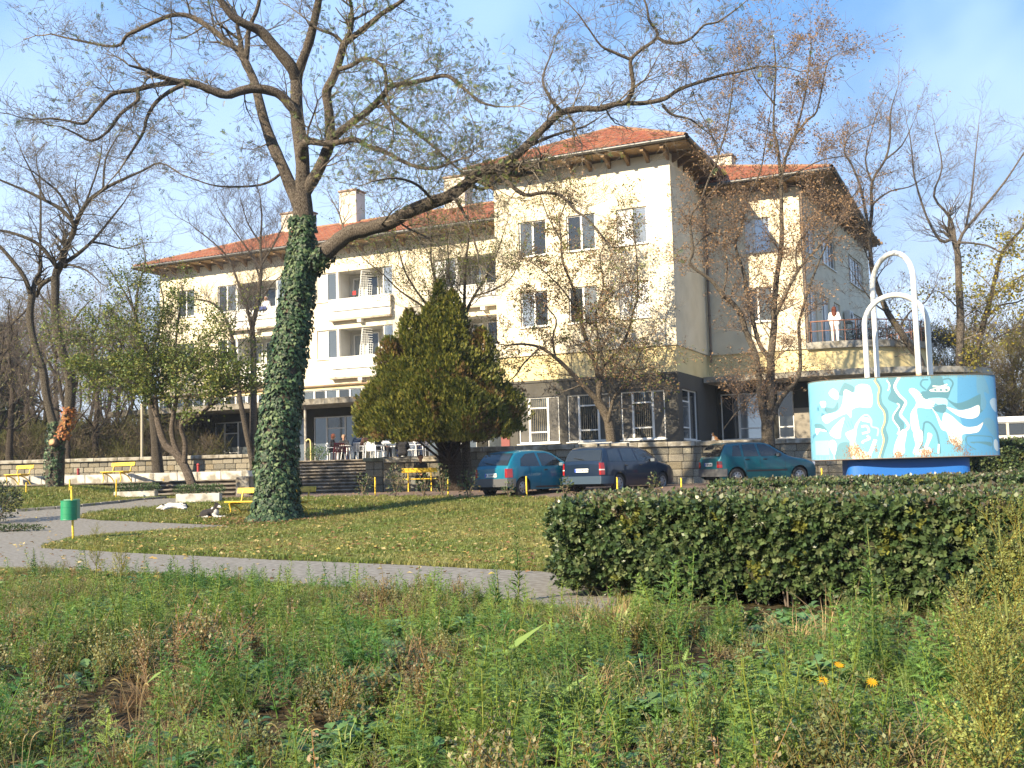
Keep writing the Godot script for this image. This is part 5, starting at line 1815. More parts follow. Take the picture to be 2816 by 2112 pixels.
		for j in 2:
			for k in rows[0].size() - 1:
				if side > 0: mb.quad(rows[j][k], rows[j + 1][k], rows[j + 1][k + 1], rows[j][k + 1], col)
				else: mb.quad(rows[j][k], rows[j][k + 1], rows[j + 1][k + 1], rows[j + 1][k], col)
		for k in rows[0].size() - 1:
			var up := Vector3(off, 0, -off * side)
			mb.quad(rows[2][k], rows[2][k] + up * 0.9, rows[2][k + 1] + up * 0.9, rows[2][k + 1], col)
			mb.quad(rows[0][k], rows[0][k] + up * 0.9, rows[0][k + 1] + up * 0.9, rows[0][k + 1], col)

	# a sheet across the car following the silhouette between two heights of the rear or front
	func across(mb: MB, x0: float, x1: float, inset0: float, inset1: float, off: float, col: Color) -> void:
		var n := 6
		for k in n:
			var f0 := float(k) / n
			var f1 := float(k + 1) / n
			var a := lerpf(x0, x1, f0)
			var b := lerpf(x0, x1, f1)
			var na := Vector3(-(top_y(a + 0.02) - top_y(a - 0.02)), 0.04, 0).normalized()
			var A := Vector3(a, top_y(a) + 0.014, 0) + na * off
			var B := Vector3(b, top_y(b) + 0.014, 0) + na * off
			var wa := w_at(a, top_y(a) - 0.07) - lerpf(inset0, inset1, f0)
			var wb := w_at(b, top_y(b) - 0.07) - lerpf(inset0, inset1, f1)
			var dip := Vector3(0, -0.012, 0)
			for s in [1.0, -1.0]:
				mb.quad(A, B, B + Vector3(0, 0, wb * s) + dip, A + Vector3(0, 0, wa * s) + dip, col)

func wheel(parent: Node, p: Vector3, r: float, side: float, rim_holes: int) -> void:
	var tr := Transform3D(Basis(Vector3.RIGHT, PI * 0.5 * side), Vector3.ZERO)
	var mb := MB.new()
	mb.lathe([[r * 0.62, -0.08], [r * 0.9, -0.085], [r * 0.985, -0.06], [r, -0.02], [r, 0.02], [r * 0.985, 0.06], [r * 0.9, 0.085], [r * 0.62, 0.08]], 26, Color(1, 1, 1), tr)
	var w := Node3D.new()
	w.name = part_name(parent, "wheel")
	parent.add_child(w, true)
	w.position = p
	obj("tyre", mb, mats.rubber, w)
	mb = MB.new()
	mb.lathe([[r * 0.64, 0.078], [r * 0.60, 0.062], [r * 0.25, 0.072], [r * 0.2, 0.084], [0.001, 0.088]], 22, Color(1, 1, 1), tr)
	for k in rim_holes:
		var a := TAU * k / rim_holes
		mb.lathe([[r * 0.085, 0.069], [0.001, 0.0692]], 8, Color(0.03, 0.03, 0.03), tr * Transform3D(Basis(), Vector3(cos(a) * r * 0.43, 0.0, sin(a) * r * 0.43)))
	obj("rim", mb, mats.alloy, w)

func lettering(called: String, text: String, height: float, m: Material, parent: Node, tr: Transform3D, bold := true) -> void:
	var f := SystemFont.new()
	f.font_names = PackedStringArray(["Droid Sans"])
	f.font_weight = 700 if bold else 400
	var tm := TextMesh.new()
	tm.text = text
	tm.font = f
	tm.font_size = 32
	tm.pixel_size = height / 24.0
	tm.depth = 0.002
	put(called, tm, m, parent, tr)

func build_car(label: String, c: Car, paint: StandardMaterial3D, spec: Dictionary, wheel_px: float, d: float, psi: float) -> Node3D:
	# placed by its right rear wheel
	var p := P(wheel_px, 1350, d)
	p.y = ground_y(p.x, p.z) + 0.004
	var fw := Vector3(sin(psi), 0, -cos(psi))
	var rt := Vector3(cos(psi), 0, sin(psi))
	var o := thing("parked_car", label, "car", Vector3.ZERO, 0.0, "cars parked before the stone wall")
	o.transform = Transform3D(Basis(fw, Vector3.UP, rt), p - fw * c.rear_wheel - rt * (c.W - 0.1))
	var mb := MB.new()
	c.body(mb, W1)
	obj("body", mb, paint, o)
	mb = MB.new()
	mb.box(Vector3(0.15, 0.19, -c.W + 0.13), Vector3(c.L - 0.2, 0.62, c.W - 0.13), Color(0.012, 0.012, 0.012))
	obj("underbody", mb, mats.rubber, o)
	for s in [1.0, -1.0]:
		for w in spec.windows:
			mb = MB.new()
			c.patch(mb, w, s, 0.006, W1)
			obj("side_window", mb, mats[spec.glass], o)
		for w in spec.get("trim", []):
			mb = MB.new()
			c.patch(mb, w[0], s, 0.005, w[1])
			obj("trim", mb, mats.plastic, o)
		for w in spec.get("seams", []):
			mb = MB.new()
			for k in w.size() - 1:
				var a := Vector2(w[k][0], w[k][1])
				var b := Vector2(w[k + 1][0], w[k + 1][1])
				var dirn := (b - a).normalized()
				var off := Vector2(-dirn.y, dirn.x) * 0.004
				c.patch(mb, [[a.x + off.x, a.y + off.y], [b.x + off.x, b.y + off.y], [b.x - off.x, b.y - off.y], [a.x - off.x, a.y - off.y]], s, 0.0035, Color(0.012, 0.012, 0.014))
			obj("door_seam", mb, mats.plastic, o)
		for h in spec.handles:
			mb = MB.new()
			mb.cbox(Vector3(h[0] - 0.075, h[1] - 0.02, -0.02), Vector3(h[0] + 0.075, h[1] + 0.02, 0.022), 0.01, Color(0.02, 0.02, 0.02), Transform3D(Basis(), Vector3(0, 0, c.w_at(h[0], h[1]) * s)))
			obj("door_handle", mb, mats.plastic, o)
		for t in spec.lamps:
			mb = MB.new()
			c.wrap(mb, t[0], t[1], t[2], t[3], 0.012, s, t[4])
			obj("tail_light", mb, mats.lamp_glass, o)
		mb = MB.new()
		c.wrap(mb, spec.bumper[0], 0.0, spec.bumper[1], spec.bumper[2], 0.04, s, spec.bumper[3])
		obj("bumper", mb, mats.plastic if spec.get("plain_bumper", true) else paint, o)
		mb = MB.new()
		var mx: float = spec.mirror
		mb.cbox(Vector3(-0.05, 0.0, 0.0), Vector3(0.05, 0.13, 0.19), 0.03, spec.mirror_col, Transform3D(Basis(), Vector3(mx, c.belt + 0.03, c.w_at(mx, c.belt + 0.05) * s - (0.19 if s < 0 else 0.0))))
		obj("mirror", mb, mats.plastic, o)
		mb = MB.new()
		mb.box(Vector3(-0.053, 0.02, 0.02), Vector3(-0.0505, 0.11, 0.17), W1, Transform3D(Basis(), Vector3(mx, c.belt + 0.03, c.w_at(mx, c.belt + 0.05) * s - (0.19 if s < 0 else 0.0))))
		obj("mirror_glass", mb, mats.bright_glass, o)
		mb = MB.new()
		mb.cbox(Vector3(c.L - 0.10, 0.60, -0.62 if s < 0 else 0.36), Vector3(c.L + 0.008, 0.72, -0.36 if s < 0 else 0.62), 0.02, Color(0.7, 0.7, 0.7))
		obj("headlight", mb, mats.lamp_glass, o)
		for x in [c.rear_wheel, c.front_wheel]:
			wheel(o, Vector3(x, c.wheel_r, (c.W - 0.10) * s), c.wheel_r, s, 7)
	mb = MB.new()
	c.across(mb, spec.rear_glass[0], spec.rear_glass[1], 0.05, 0.06, 0.007, W1)
	obj("rear_window", mb, mats.car_glass, o)
	mb = MB.new()
	c.across(mb, spec.windscreen[0], spec.windscreen[1], 0.06, 0.05, 0.007, W1)
	obj("windscreen", mb, mats.dark_glass, o)
	mb = MB.new()
	var wy: float = c.top_y(spec.rear_glass[0]) + 0.05
	mb.bar(Vector3(spec.rear_glass[0] - 0.02, wy, 0.05), Vector3(spec.rear_glass[0] + 0.03, wy + 0.06, -0.36), 0.009, 5, Color(0.015, 0.015, 0.015))
	obj("rear_wiper", mb, mats.plastic, o)
	var py: float = spec.plate_y
	var plate := MB.new()
	plate.cbox(Vector3(-0.022, py - 0.055, -0.26), Vector3(-0.010, py + 0.055, 0.26), 0.004, Color(0.82, 0.82, 0.80))
	var pl := obj("number_plate", plate, mats.painted, o)
	plate = MB.new()
	plate.box(Vector3(-0.0235, py - 0.053, -0.258), Vector3(-0.0225, py + 0.053, -0.212), Color(0.02, 0.08, 0.5))
	obj("blue_strip", plate, mats.painted, pl)
	if spec.plate: lettering("plate_lettering", spec.plate, 0.078, mats.ink, pl, Transform3D(Basis(Vector3(0, 0, 1), Vector3.UP, Vector3(-1, 0, 0)), Vector3(-0.0245, py, 0.022)))
	return o

func car_paint(called: String, col: Color) -> StandardMaterial3D:
	var m := mat(called, col, 0.35, {"metal": 0.2, "coat": 0.55, "spec": 0.4, "vc": false})
	return m

func build_cars() -> void:
	mat("car_glass", Color(0.018, 0.022, 0.025), 0.04, {"spec": 0.6})
	mat("ink", Color(0.015, 0.015, 0.015), 0.6)
	mat("lamp_glass", Color(1, 1, 1), 0.15, {"coat": 0.6})
	var red := Color(0.24, 0.008, 0.008)
	# the small blue-green hatchback
	var c := Car.new()
	c.L = 3.73
	c.W = 0.80
	c.roof = 1.42
	c.belt = 0.87
	c.top = PackedVector2Array([Vector2(0, 0.84), Vector2(0.05, 0.93), Vector2(0.18, 1.12), Vector2(0.34, 1.29), Vector2(0.5, 1.36), Vector2(0.8, 1.405), Vector2(1.3, 1.42), Vector2(1.8, 1.405), Vector2(2.05, 1.36), Vector2(2.4, 1.18), Vector2(2.78, 0.96), Vector2(3.0, 0.90), Vector2(3.4, 0.80), Vector2(3.65, 0.66), Vector2(3.73, 0.55)])
	build_car("turquoise blue three-door hatchback parked next to the evergreen, left of the estate car", c, car_paint("turquoise_paint", Color(0.004, 0.125, 0.20)), {
		"windows": [[[0.52, 0.92], [0.60, 1.15], [0.85, 1.30], [1.28, 1.34], [1.38, 0.92]], [[1.47, 0.92], [1.40, 1.33], [1.80, 1.33], [2.10, 1.24], [2.52, 0.94]]],
		"trim": [[[[1.16, 0.30], [2.6, 0.30], [2.6, 0.25], [1.16, 0.25]], Color(0.03, 0.03, 0.035)]],
		"seams": [[[1.42, 0.90], [1.36, 0.30]], [[2.62, 0.92], [2.60, 0.30]]],
		"handles": [[1.62, 0.80]], "glass": "car_glass", "lamps": [[0.17, 0.61, 0.58, 0.85, red]],
		"bumper": [0.26, 0.30, 0.55, Color(0.075, 0.075, 0.08)], "mirror": 2.30, "mirror_col": Color(0.02, 0.12, 0.2),
		"rear_glass": [0.06, 0.40], "windscreen": [2.74, 2.10], "plate_y": 0.655, "plate": "A 3094 BK"}, 1434, 33.4, deg_to_rad(45))
	# the dark blue estate with a roof rack
	c = Car.new()
	c.L = 4.28
	c.W = 0.84
	c.roof = 1.45
	c.belt = 0.90
	c.rear_wheel = 0.86
	c.front_wheel = 3.38
	c.wheel_r = 0.29
	c.top = PackedVector2Array([Vector2(0, 0.88), Vector2(0.05, 0.97), Vector2(0.16, 1.18), Vector2(0.26, 1.35), Vector2(0.4, 1.42), Vector2(1.0, 1.45), Vector2(1.8, 1.455), Vector2(2.3, 1.43), Vector2(2.6, 1.36), Vector2(2.9, 1.18), Vector2(3.2, 0.99), Vector2(3.5, 0.92), Vector2(3.95, 0.82), Vector2(4.2, 0.68), Vector2(4.28, 0.55)])
	var o := build_car("dark blue estate car with silver roof bars between the two blue-green hatchbacks", c, car_paint("navy_paint", Color(0.004, 0.013, 0.034)), {
		"windows": [[[0.34, 0.96], [0.42, 1.32], [0.98, 1.37], [1.02, 0.96]], [[1.10, 0.96], [1.12, 1.37], [1.78, 1.37], [1.88, 0.96]], [[1.96, 0.96], [1.88, 1.37], [2.3, 1.35], [2.55, 1.27], [2.96, 0.98]]],
		"seams": [[[1.06, 0.94], [1.20, 0.34]], [[1.92, 0.94], [1.92, 0.30]], [[3.02, 0.96], [2.98, 0.30]]],
		"trim": [[[[1.22, 0.58], [3.0, 0.58], [3.0, 0.54], [1.22, 0.54]], Color(0.012, 0.014, 0.02)]],
		"handles": [[1.26, 0.84], [2.08, 0.84]], "glass": "car_glass", "lamps": [[0.12, 0.67, 0.56, 0.70, red], [0.12, 0.67, 0.70, 0.735, Color(0.6, 0.55, 0.5)], [0.12, 0.67, 0.735, 0.93, red]],
		"bumper": [0.50, 0.28, 0.52, Color(0.02, 0.045, 0.075)], "plain_bumper": true, "mirror": 2.72, "mirror_col": Color(0.03, 0.035, 0.045),
		"rear_glass": [0.06, 0.25], "windscreen": [3.16, 2.66], "plate_y": 0.70, "plate": "A 4196 AA"}, 1699, 34.0, deg_to_rad(40))
	var rack := thing("roof_rack", "pair of silver bars lying across the dark blue estate's roof", "roof rack")
	rack.transform = o.transform
	var mb := MB.new()
	for x in [0.75, 1.75]:
		mb.cbox(Vector3(x - 0.022, 1.555, -0.66), Vector3(x + 0.022, 1.58, 0.66), 0.008, Color(0.6, 0.6, 0.6))
		for s in [-0.58, 0.58]: mb.box(Vector3(x - 0.025, 1.40, s - 0.03), Vector3(x + 0.025, 1.556, s + 0.03), Color(0.03, 0.03, 0.03))
	obj("bars", mb, mats.white_paint, rack)
	# the green-blue five-door hatchback
	c = Car.new()
	c.L = 3.69
	c.W = 0.775
	c.roof = 1.42
	c.belt = 0.88
	c.tumble = 0.2
	c.rear_wheel = 0.62
	c.front_wheel = 2.98
	c.top = PackedVector2Array([Vector2(0, 0.88), Vector2(0.05, 0.93), Vector2(0.16, 1.14), Vector2(0.28, 1.34), Vector2(0.38, 1.39), Vector2(0.8, 1.415), Vector2(1.3, 1.42), Vector2(1.75, 1.40), Vector2(1.95, 1.34), Vector2(2.3, 1.12), Vector2(2.6, 0.95), Vector2(2.8, 0.90), Vector2(3.3, 0.82), Vector2(3.6, 0.72), Vector2(3.69, 0.60)])
	build_car("green-blue five-door hatchback parked under the pod-hung tree, left of the monument", c, car_paint("teal_paint", Color(0.004, 0.085, 0.115)), {
		"windows": [[[0.46, 0.95], [0.56, 1.30], [0.80, 1.33], [0.82, 0.95]], [[0.90, 0.94], [0.90, 1.34], [1.36, 1.35], [1.46, 0.94]], [[1.54, 0.94], [1.46, 1.35], [1.75, 1.33], [1.95, 1.24], [2.36, 0.95]]],
		"seams": [[[0.86, 0.92], [0.98, 0.34]], [[1.50, 0.92], [1.50, 0.30]], [[2.44, 0.93], [2.42, 0.30]]],
		"trim": [[[[0.98, 0.50], [2.5, 0.50], [2.5, 0.44], [0.98, 0.44]], Color(0.02, 0.02, 0.025)]],
		"handles": [[1.02, 0.84], [1.68, 0.84]], "glass": "car_glass", "lamps": [[0.10, 0.56, 0.58, 0.69, red], [0.10, 0.56, 0.69, 0.80, Color(0.09, 0.012, 0.014)]],
		"bumper": [0.24, 0.30, 0.55, Color(0.085, 0.085, 0.09)], "mirror": 2.16, "mirror_col": Color(0.02, 0.02, 0.02),
		"rear_glass": [0.06, 0.31], "windscreen": [2.56, 1.98], "plate_y": 0.70, "plate": "B MA 898"}, 2026, 35.6, deg_to_rad(72))
	# behind the right hedge: a rusty white van and a silver car
	var van := thing("van", "old white van with rusty window frames behind the right hedge", "van")
	var vp := P(2790, 1215, 47)
	van.transform = Transform3D(Basis(Vector3.UP, deg_to_rad(-8)), Vector3(vp.x, ground_y(vp.x, vp.z), vp.z))
	mb = MB.new()
	mb.cbox(Vector3(-1.7, 0.5, -0.9), Vector3(3.4, 1.62, 0.9), 0.08, Color(0.5, 0.49, 0.46))
	mb.cbox(Vector3(-1.72, 2.12, -0.88), Vector3(3.4, 2.42, 0.88), 0.08, Color(0.62, 0.62, 0.60))
	for x in [-1.7, -0.55, 0.75, 2.1, 3.3]: mb.box(Vector3(x, 1.60, -0.86), Vector3(x + 0.1, 2.14, 0.86), Color(0.52, 0.45, 0.38))
	obj("body", mb, mats.painted, van)
	for x in [[-1.6, -0.55], [-0.45, 0.75], [0.85, 2.1], [2.2, 3.3]]:
		mb = MB.new()
		mb.box(Vector3(x[0] + 0.003, 1.64, 0.80), Vector3(x[1] - 0.003, 2.1, 0.815), W1)
		obj("side_window", mb, mats.dark_glass, van)
	for x in [-0.9, 2.4]:
		for s in [1.0, -1.0]: wheel(van, Vector3(x, 0.33, 0.8 * s), 0.33, s, 5)
	c = Car.new()
	c.top = PackedVector2Array([Vector2(0, 0.80), Vector2(0.1, 0.95), Vector2(0.6, 0.99), Vector2(0.95, 1.25), Vector2(1.2, 1.36), Vector2(1.7, 1.40), Vector2(2.2, 1.33), Vector2(2.8, 0.98), Vector2(3.4, 0.85), Vector2(3.7, 0.6)])
	build_car("silver-blue car mostly hidden behind the right hedge", c, car_paint("silver_paint", Color(0.28, 0.33, 0.38)), {
		"windows": [[[0.98, 0.95], [1.15, 1.27], [1.6, 1.32], [1.62, 0.95]], [[1.7, 0.95], [1.7, 1.32], [2.1, 1.27], [2.6, 0.97]]], "handles": [[1.2, 0.8]], "glass": "glass",
		"lamps": [[0.1, 0.5, 0.6, 0.74, red]], "bumper": [0.2, 0.3, 0.5, Color(0.2, 0.22, 0.24)], "mirror": 2.4, "mirror_col": Color(0.2, 0.22, 0.24), "rear_glass": [0.62, 1.1], "windscreen": [2.75, 2.25], "plate_y": 0.6, "plate": ""}, 2752, 43.5, deg_to_rad(58))

# ---------------------------------------------------------------- the painted monument with its pipe arches
func oval(a: float, b: float, n: int, power := 2.4) -> PackedVector2Array:
	var p := PackedVector2Array()
	for k in n:
		var t := TAU * k / n
		var c := cos(t)
		var s := sin(t)
		p.append(Vector2(a * signf(c) * pow(absf(c), 2.0 / power), b * signf(s) * pow(absf(s), 2.0 / power)))
	return p

class Mural:
	var im: Image
	var us := PackedFloat32Array()   # u for evenly spaced x across the front
	const WID := 1200
	const HEI := 460

	func at(x: float, y: float) -> Vector2:
		# x, y as measured on the front of the drum, 70..2140 across and 110..1050 down
		var f := clampf((x - 70.0) / 2070.0, 0.0, 1.0) * (us.size() - 1)
		var k := mini(int(f), us.size() - 2)
		var roll := (x - 1100.0) * 0.030
		return Vector2(lerpf(us[k], us[k + 1], f - k) * WID, clampf((y + roll - 118.0) / 935.0, -0.2, 1.2) * HEI)

	func fill(pts: Array, col: Color, curved := true) -> void:
		var p := PackedVector2Array()
		for q in pts: p.append(at(q[0], q[1]))
		if curved:
			var s := PackedVector2Array()
			var n := p.size()
			for k in n:
				for j in 5: s.append(p[k].cubic_interpolate(p[(k + 1) % n], p[(k + n - 1) % n], p[(k + 2) % n], j / 5.0))
			p = s
		raster(p, col)

	func raster(p: PackedVector2Array, col: Color) -> void:
		var lo := HEI
		var hi := 0
		for q in p:
			lo = mini(lo, int(q.y))
			hi = maxi(hi, int(q.y) + 1)
		for y in range(maxi(lo, 0), mini(hi, HEI)):
			var xs := []
			for k in p.size():
				var a := p[k]
				var b := p[(k + 1) % p.size()]
				if (a.y <= y + 0.5) != (b.y <= y + 0.5): xs.append(a.x + (y + 0.5 - a.y) / (b.y - a.y) * (b.x - a.x))
			xs.sort()
			for k in xs.size() / 2:
				im.fill_rect(Rect2i(int(round(xs[k * 2])), y, maxi(1, int(round(xs[k * 2 + 1])) - int(round(xs[k * 2]))), 1), col)

	func stroke(pts: Array, w: float, col: Color) -> void:
		var p := PackedVector2Array()
		for q in pts: p.append(at(q[0], q[1]))
		var s := PackedVector2Array()
		var n := p.size()
		for k in n - 1:
			for j in 8: s.append(p[k].cubic_interpolate(p[k + 1], p[maxi(k - 1, 0)], p[mini(k + 2, n - 1)], j / 8.0))
		s.append(p[n - 1])
		for k in s.size() - 1:
			var d := (s[k + 1] - s[k]).normalized()
			var o := Vector2(-d.y, d.x) * w * 0.5
			var e := d * w * 0.2
			raster(PackedVector2Array([s[k] + o - e, s[k + 1] + o + e, s[k + 1] - o + e, s[k] - o - e]), col)

func mural_image(us: PackedFloat32Array) -> Image:
	var m := Mural.new()
	m.us = us
	m.im = Image.create(Mural.WID, Mural.HEI, false, Image.FORMAT_RGBA8)
	var sky := lin(0.135, 0.345, 0.475)
	var teal := lin(0.085, 0.205, 0.26)
	var cream := lin(0.70, 0.66, 0.58)
	var deep := lin(0.09, 0.29, 0.55)
	m.im.fill(sky)
	m.fill([[1650, 60], [2200, 60], [2200, 1100], [1640, 1100], [1700, 800], [1620, 500]], lin(0.085, 0.26, 0.45), false)
	# left figures
	m.fill([[260, 290], [300, 245], [345, 270], [362, 330], [335, 375], [285, 340]], cream)
	m.fill([[362, 320], [385, 250], [410, 200], [440, 180], [525, 230], [510, 295], [450, 290], [420, 330]], teal)
	m.fill([[425, 262], [520, 300], [545, 230], [610, 200], [700, 240], [702, 460], [560, 465], [490, 500], [475, 590], [430, 540], [300, 600], [215, 650], [180, 560], [330, 515], [395, 420]], cream)
	for k in 4: m.stroke([[515 + k * 3, 255 + k * 16], [590, 240 + k * 17]], 3.0, teal)
	m.fill([[165, 400], [190, 385], [222, 395], [215, 455], [180, 455]], cream)
	m.fill([[215, 455], [300, 470], [345, 400], [345, 490], [260, 530], [220, 520]], teal)
	m.fill([[380, 600], [405, 600], [365, 740], [355, 820], [300, 820], [250, 750]], cream)
	for k in 3: m.stroke([[410 + k * 32, 625], [440 + k * 28, 700]], 3.0, teal)
	m.fill([[105, 650], [170, 655], [235, 745], [190, 735], [110, 700]], teal)
	m.fill([[110, 705], [190, 720], [215, 745], [150, 735], [118, 780]], cream)
	m.fill([[100, 850], [232, 848], [235, 1018], [100, 1020]], lin(0.22, 0.44, 0.56), false)
	m.fill([[240, 860], [280, 845], [312, 900], [290, 1015], [262, 990], [235, 900]], cream)
	m.fill([[310, 950], [350, 880], [430, 870], [470, 900], [470, 1070], [300, 1070]], teal)
	# arch with a hollow figure
	m.stroke([[480, 980], [500, 820], [545, 660], [600, 575], [650, 560], [690, 620], [690, 690], [755, 720], [745, 800]], 9.0, lin(0.30, 0.50, 0.60))
	m.stroke([[470, 900], [490, 800], [530, 670], [590, 590]], 9.0, cream)
	m.fill([[590, 600], [620, 585], [665, 600], [685, 650], [640, 640], [595, 630]], cream)
	m.stroke([[585, 690], [640, 690], [655, 750], [590, 770]], 11.0, cream)
	m.stroke([[640, 800], [660, 830], [600, 860], [580, 880]], 11.0, cream)
	m.stroke([[640, 1040], [680, 950], [720, 850]], 18.0, cream)
	m.fill([[420, 760], [520, 730], [500, 870], [450, 850], [415, 790]], cream)
	m.fill([[455, 850], [500, 860], [560, 960], [650, 1000], [640, 1060], [470, 1070]], lin(0.60, 0.52, 0.42))
	# the vertical streams
	var wave := [[755, 150], [800, 250], [790, 340], [800, 430], [850, 520], [850, 620], [820, 720], [840, 830], [810, 930], [770, 1050]]
	m.stroke(wave, 22.0, teal)
	m.stroke([[745, 160], [790, 250], [775, 340], [780, 440], [830, 530], [830, 640], [795, 740], [810, 850], [780, 960], [750, 1050]], 8.0, lin(0.62, 0.40, 0.20))
	m.fill([[885, 140], [980, 125], [950, 240], [1000, 330], [1055, 430], [1000, 520], [985, 580], [1040, 660], [1020, 740], [980, 740], [915, 590], [960, 520], [985, 450], [880, 380], [915, 280]], teal)
	m.stroke([[1020, 120], [960, 230], [1000, 330], [1065, 410], [1040, 480], [1005, 560], [1060, 640], [1080, 700], [1040, 760], [980, 900], [950, 1040]], 13.0, cream)
	m.stroke([[880, 160], [905, 220], [885, 280]], 7.0, cream)
	m.stroke([[975, 430], [995, 460], [930, 560], [925, 620], [980, 720], [960, 780]], 7.0, cream)
	m.fill([[1000, 745], [1060, 745], [1030, 900], [1020, 1000], [920, 1040], [920, 920]], cream)
	# right bather, jug and arms
	m.fill([[1240, 170], [1345, 120], [1460, 115], [1590, 170], [1540, 260], [1540, 350], [1480, 380], [1320, 380], [1300, 300], [1230, 270]], sky)
	m.fill([[1345, 125], [1465, 118], [1490, 200], [1540, 250], [1545, 330], [1500, 385], [1330, 380], [1290, 300], [1350, 200]], teal)
	m.stroke([[1320, 160], [1260, 165], [1240, 220], [1290, 275]], 9.0, teal)
	m.stroke([[1480, 160], [1550, 150], [1590, 200], [1560, 270], [1535, 330]], 9.0, teal)
	m.stroke([[1370, 235], [1450, 240], [1525, 215]], 9.0, cream)
	m.fill([[1335, 275], [1400, 258], [1540, 240], [1535, 295], [1450, 300], [1345, 295]], cream)
	for k in 3: m.fill([[1375 + k * 60, 275], [1400 + k * 60, 265], [1410 + k * 60, 285], [1390 + k * 60, 292]], teal)
	m.fill([[1110, 290], [1145, 255], [1210, 290], [1300, 380], [1380, 400], [1340, 490], [1210, 480], [1180, 520], [1195, 740], [1120, 745], [1110, 560], [1180, 420]], cream)
	m.fill([[1240, 300], [1310, 300], [1320, 385], [1260, 370]], teal)
	for k in 3: m.stroke([[1160 + k * 5, 285 + k * 25], [1250, 325 + k * 20]], 4.0, teal)
	m.fill([[1310, 375], [1500, 375], [1510, 460], [1420, 450], [1370, 420]], lin(0.30, 0.55, 0.68))
	m.fill([[1400, 455], [1500, 450], [1475, 540], [1360, 510]], teal)
	for k in 4: m.stroke([[1335, 425 + k * 24], [1410, 450 + k * 20]], 4.0, teal)
	m.fill([[1510, 375], [1610, 430], [1730, 400], [1850, 340], [1910, 330], [1930, 480], [1870, 540], [1860, 450], [1740, 490], [1640, 500], [1560, 440]], teal)
	m.fill([[1505, 470], [1640, 510], [1760, 490], [1870, 450], [1865, 560], [1780, 605], [1660, 590], [1560, 530]], cream)
	m.fill([[1340, 480], [1400, 560], [1440, 640], [1475, 540], [1560, 580], [1640, 660], [1710, 700], [1830, 690], [1910, 645], [1850, 750], [1760, 775], [1660, 790], [1650, 880], [1590, 915], [1520, 870], [1490, 760], [1430, 720], [1380, 560]], cream)
	m.fill([[1870, 120], [1960, 130], [2010, 310], [1940, 300], [1965, 420], [1930, 500], [1890, 480], [1900, 330], [1860, 300]], lin(0.11, 0.26, 0.38))
	m.fill([[1905, 640], [1970, 590], [2060, 650], [2085, 840], [2050, 820], [1990, 760], [1950, 700]], lin(0.11, 0.26, 0.38))
	m.fill([[2010, 400], [2060, 360], [2110, 380], [2110, 500], [2080, 520], [2030, 470]], lin(0.33, 0.45, 0.55))
	m.fill([[2030, 860], [2060, 835], [2095, 880], [2090, 960], [2060, 970], [2030, 930]], lin(0.42, 0.50, 0.55))
	# arch at the bottom centre, bench-like shape on the right
	m.stroke([[1130, 1010], [1210, 900], [1240, 720], [1260, 650], [1320, 660], [1380, 760], [1400, 900], [1405, 1000]], 10.0, teal)
	m.fill([[1130, 760], [1220, 740], [1225, 860], [1180, 960], [1290, 930], [1300, 1010], [1120, 1010], [1145, 900]], cream)
	m.fill([[1285, 770], [1330, 790], [1310, 850], [1260, 950], [1240, 930], [1270, 850]], cream)
	m.stroke([[1385, 1000], [1395, 900]], 9.0, cream)
	m.stroke([[1690, 860], [1700, 820], [1760, 800], [1990, 810], [2010, 850], [2010, 960]], 6.0, teal)
	m.stroke([[1700, 830], [1710, 900], [1800, 960]], 6.0, teal)
	m.fill([[1750, 870], [1980, 870], [1990, 920], [1920, 900], [1820, 880], [1780, 890]], teal)
	# rust and dirt
	var r := RandomNumberGenerator.new()
	r.seed = 3
	for q in [[480, 1000, 90], [600, 1030, 60], [950, 1030, 60], [1270, 1000, 80], [1560, 860, 70], [500, 930, 60], [520, 980, 50], [720, 950, 20], [440, 945, 18], [960, 1010, 50], [1600, 900, 40], [1620, 940, 60], [1240, 990, 60], [1210, 900, 18], [1690, 1000, 60]]:
		for k in int(q[2] * 2.2):
			var p := m.at(q[0] + r.randfn() * q[2] * 0.6, q[1] + r.randfn() * 28)
			m.im.fill_rect(Rect2i(int(p.x), int(p.y), 1 + r.randi() % 3, 1 + r.randi() % 9), lin(0.34, 0.15, 0.055).lerp(lin(0.12, 0.06, 0.03), r.randf()))
	for k in 900:
		var x := r.randi() % Mural.WID
		m.im.fill_rect(Rect2i(x, 0, 1, 3 + r.randi() % 16), lin(0.20, 0.20, 0.14).lerp(m.im.get_pixel(x, 24), r.randf() * 0.8))
	for k in 260:
		var x := r.randi() % Mural.WID
		var h := 4 + r.randi() % 26
		m.im.fill_rect(Rect2i(x, Mural.HEI - h, 1, h), lin(0.28, 0.15, 0.07).lerp(m.im.get_pixel(x, Mural.HEI - 40), r.randf()))
	for k in 1100:
		var x := r.randi() % Mural.WID
		var y := r.randi() % Mural.HEI
		m.im.fill_rect(Rect2i(x, y, 1, 1 + r.randi() % 4), m.im.get_pixel(x, y).darkened(r.randf() * 0.5))
	for x in [705, 890, 1530]:
		var p := m.at(x, 500)
		m.im.fill_rect(Rect2i(int(p.x), 0, 1, Mural.HEI), lin(0.13, 0.25, 0.30))
	return m.im

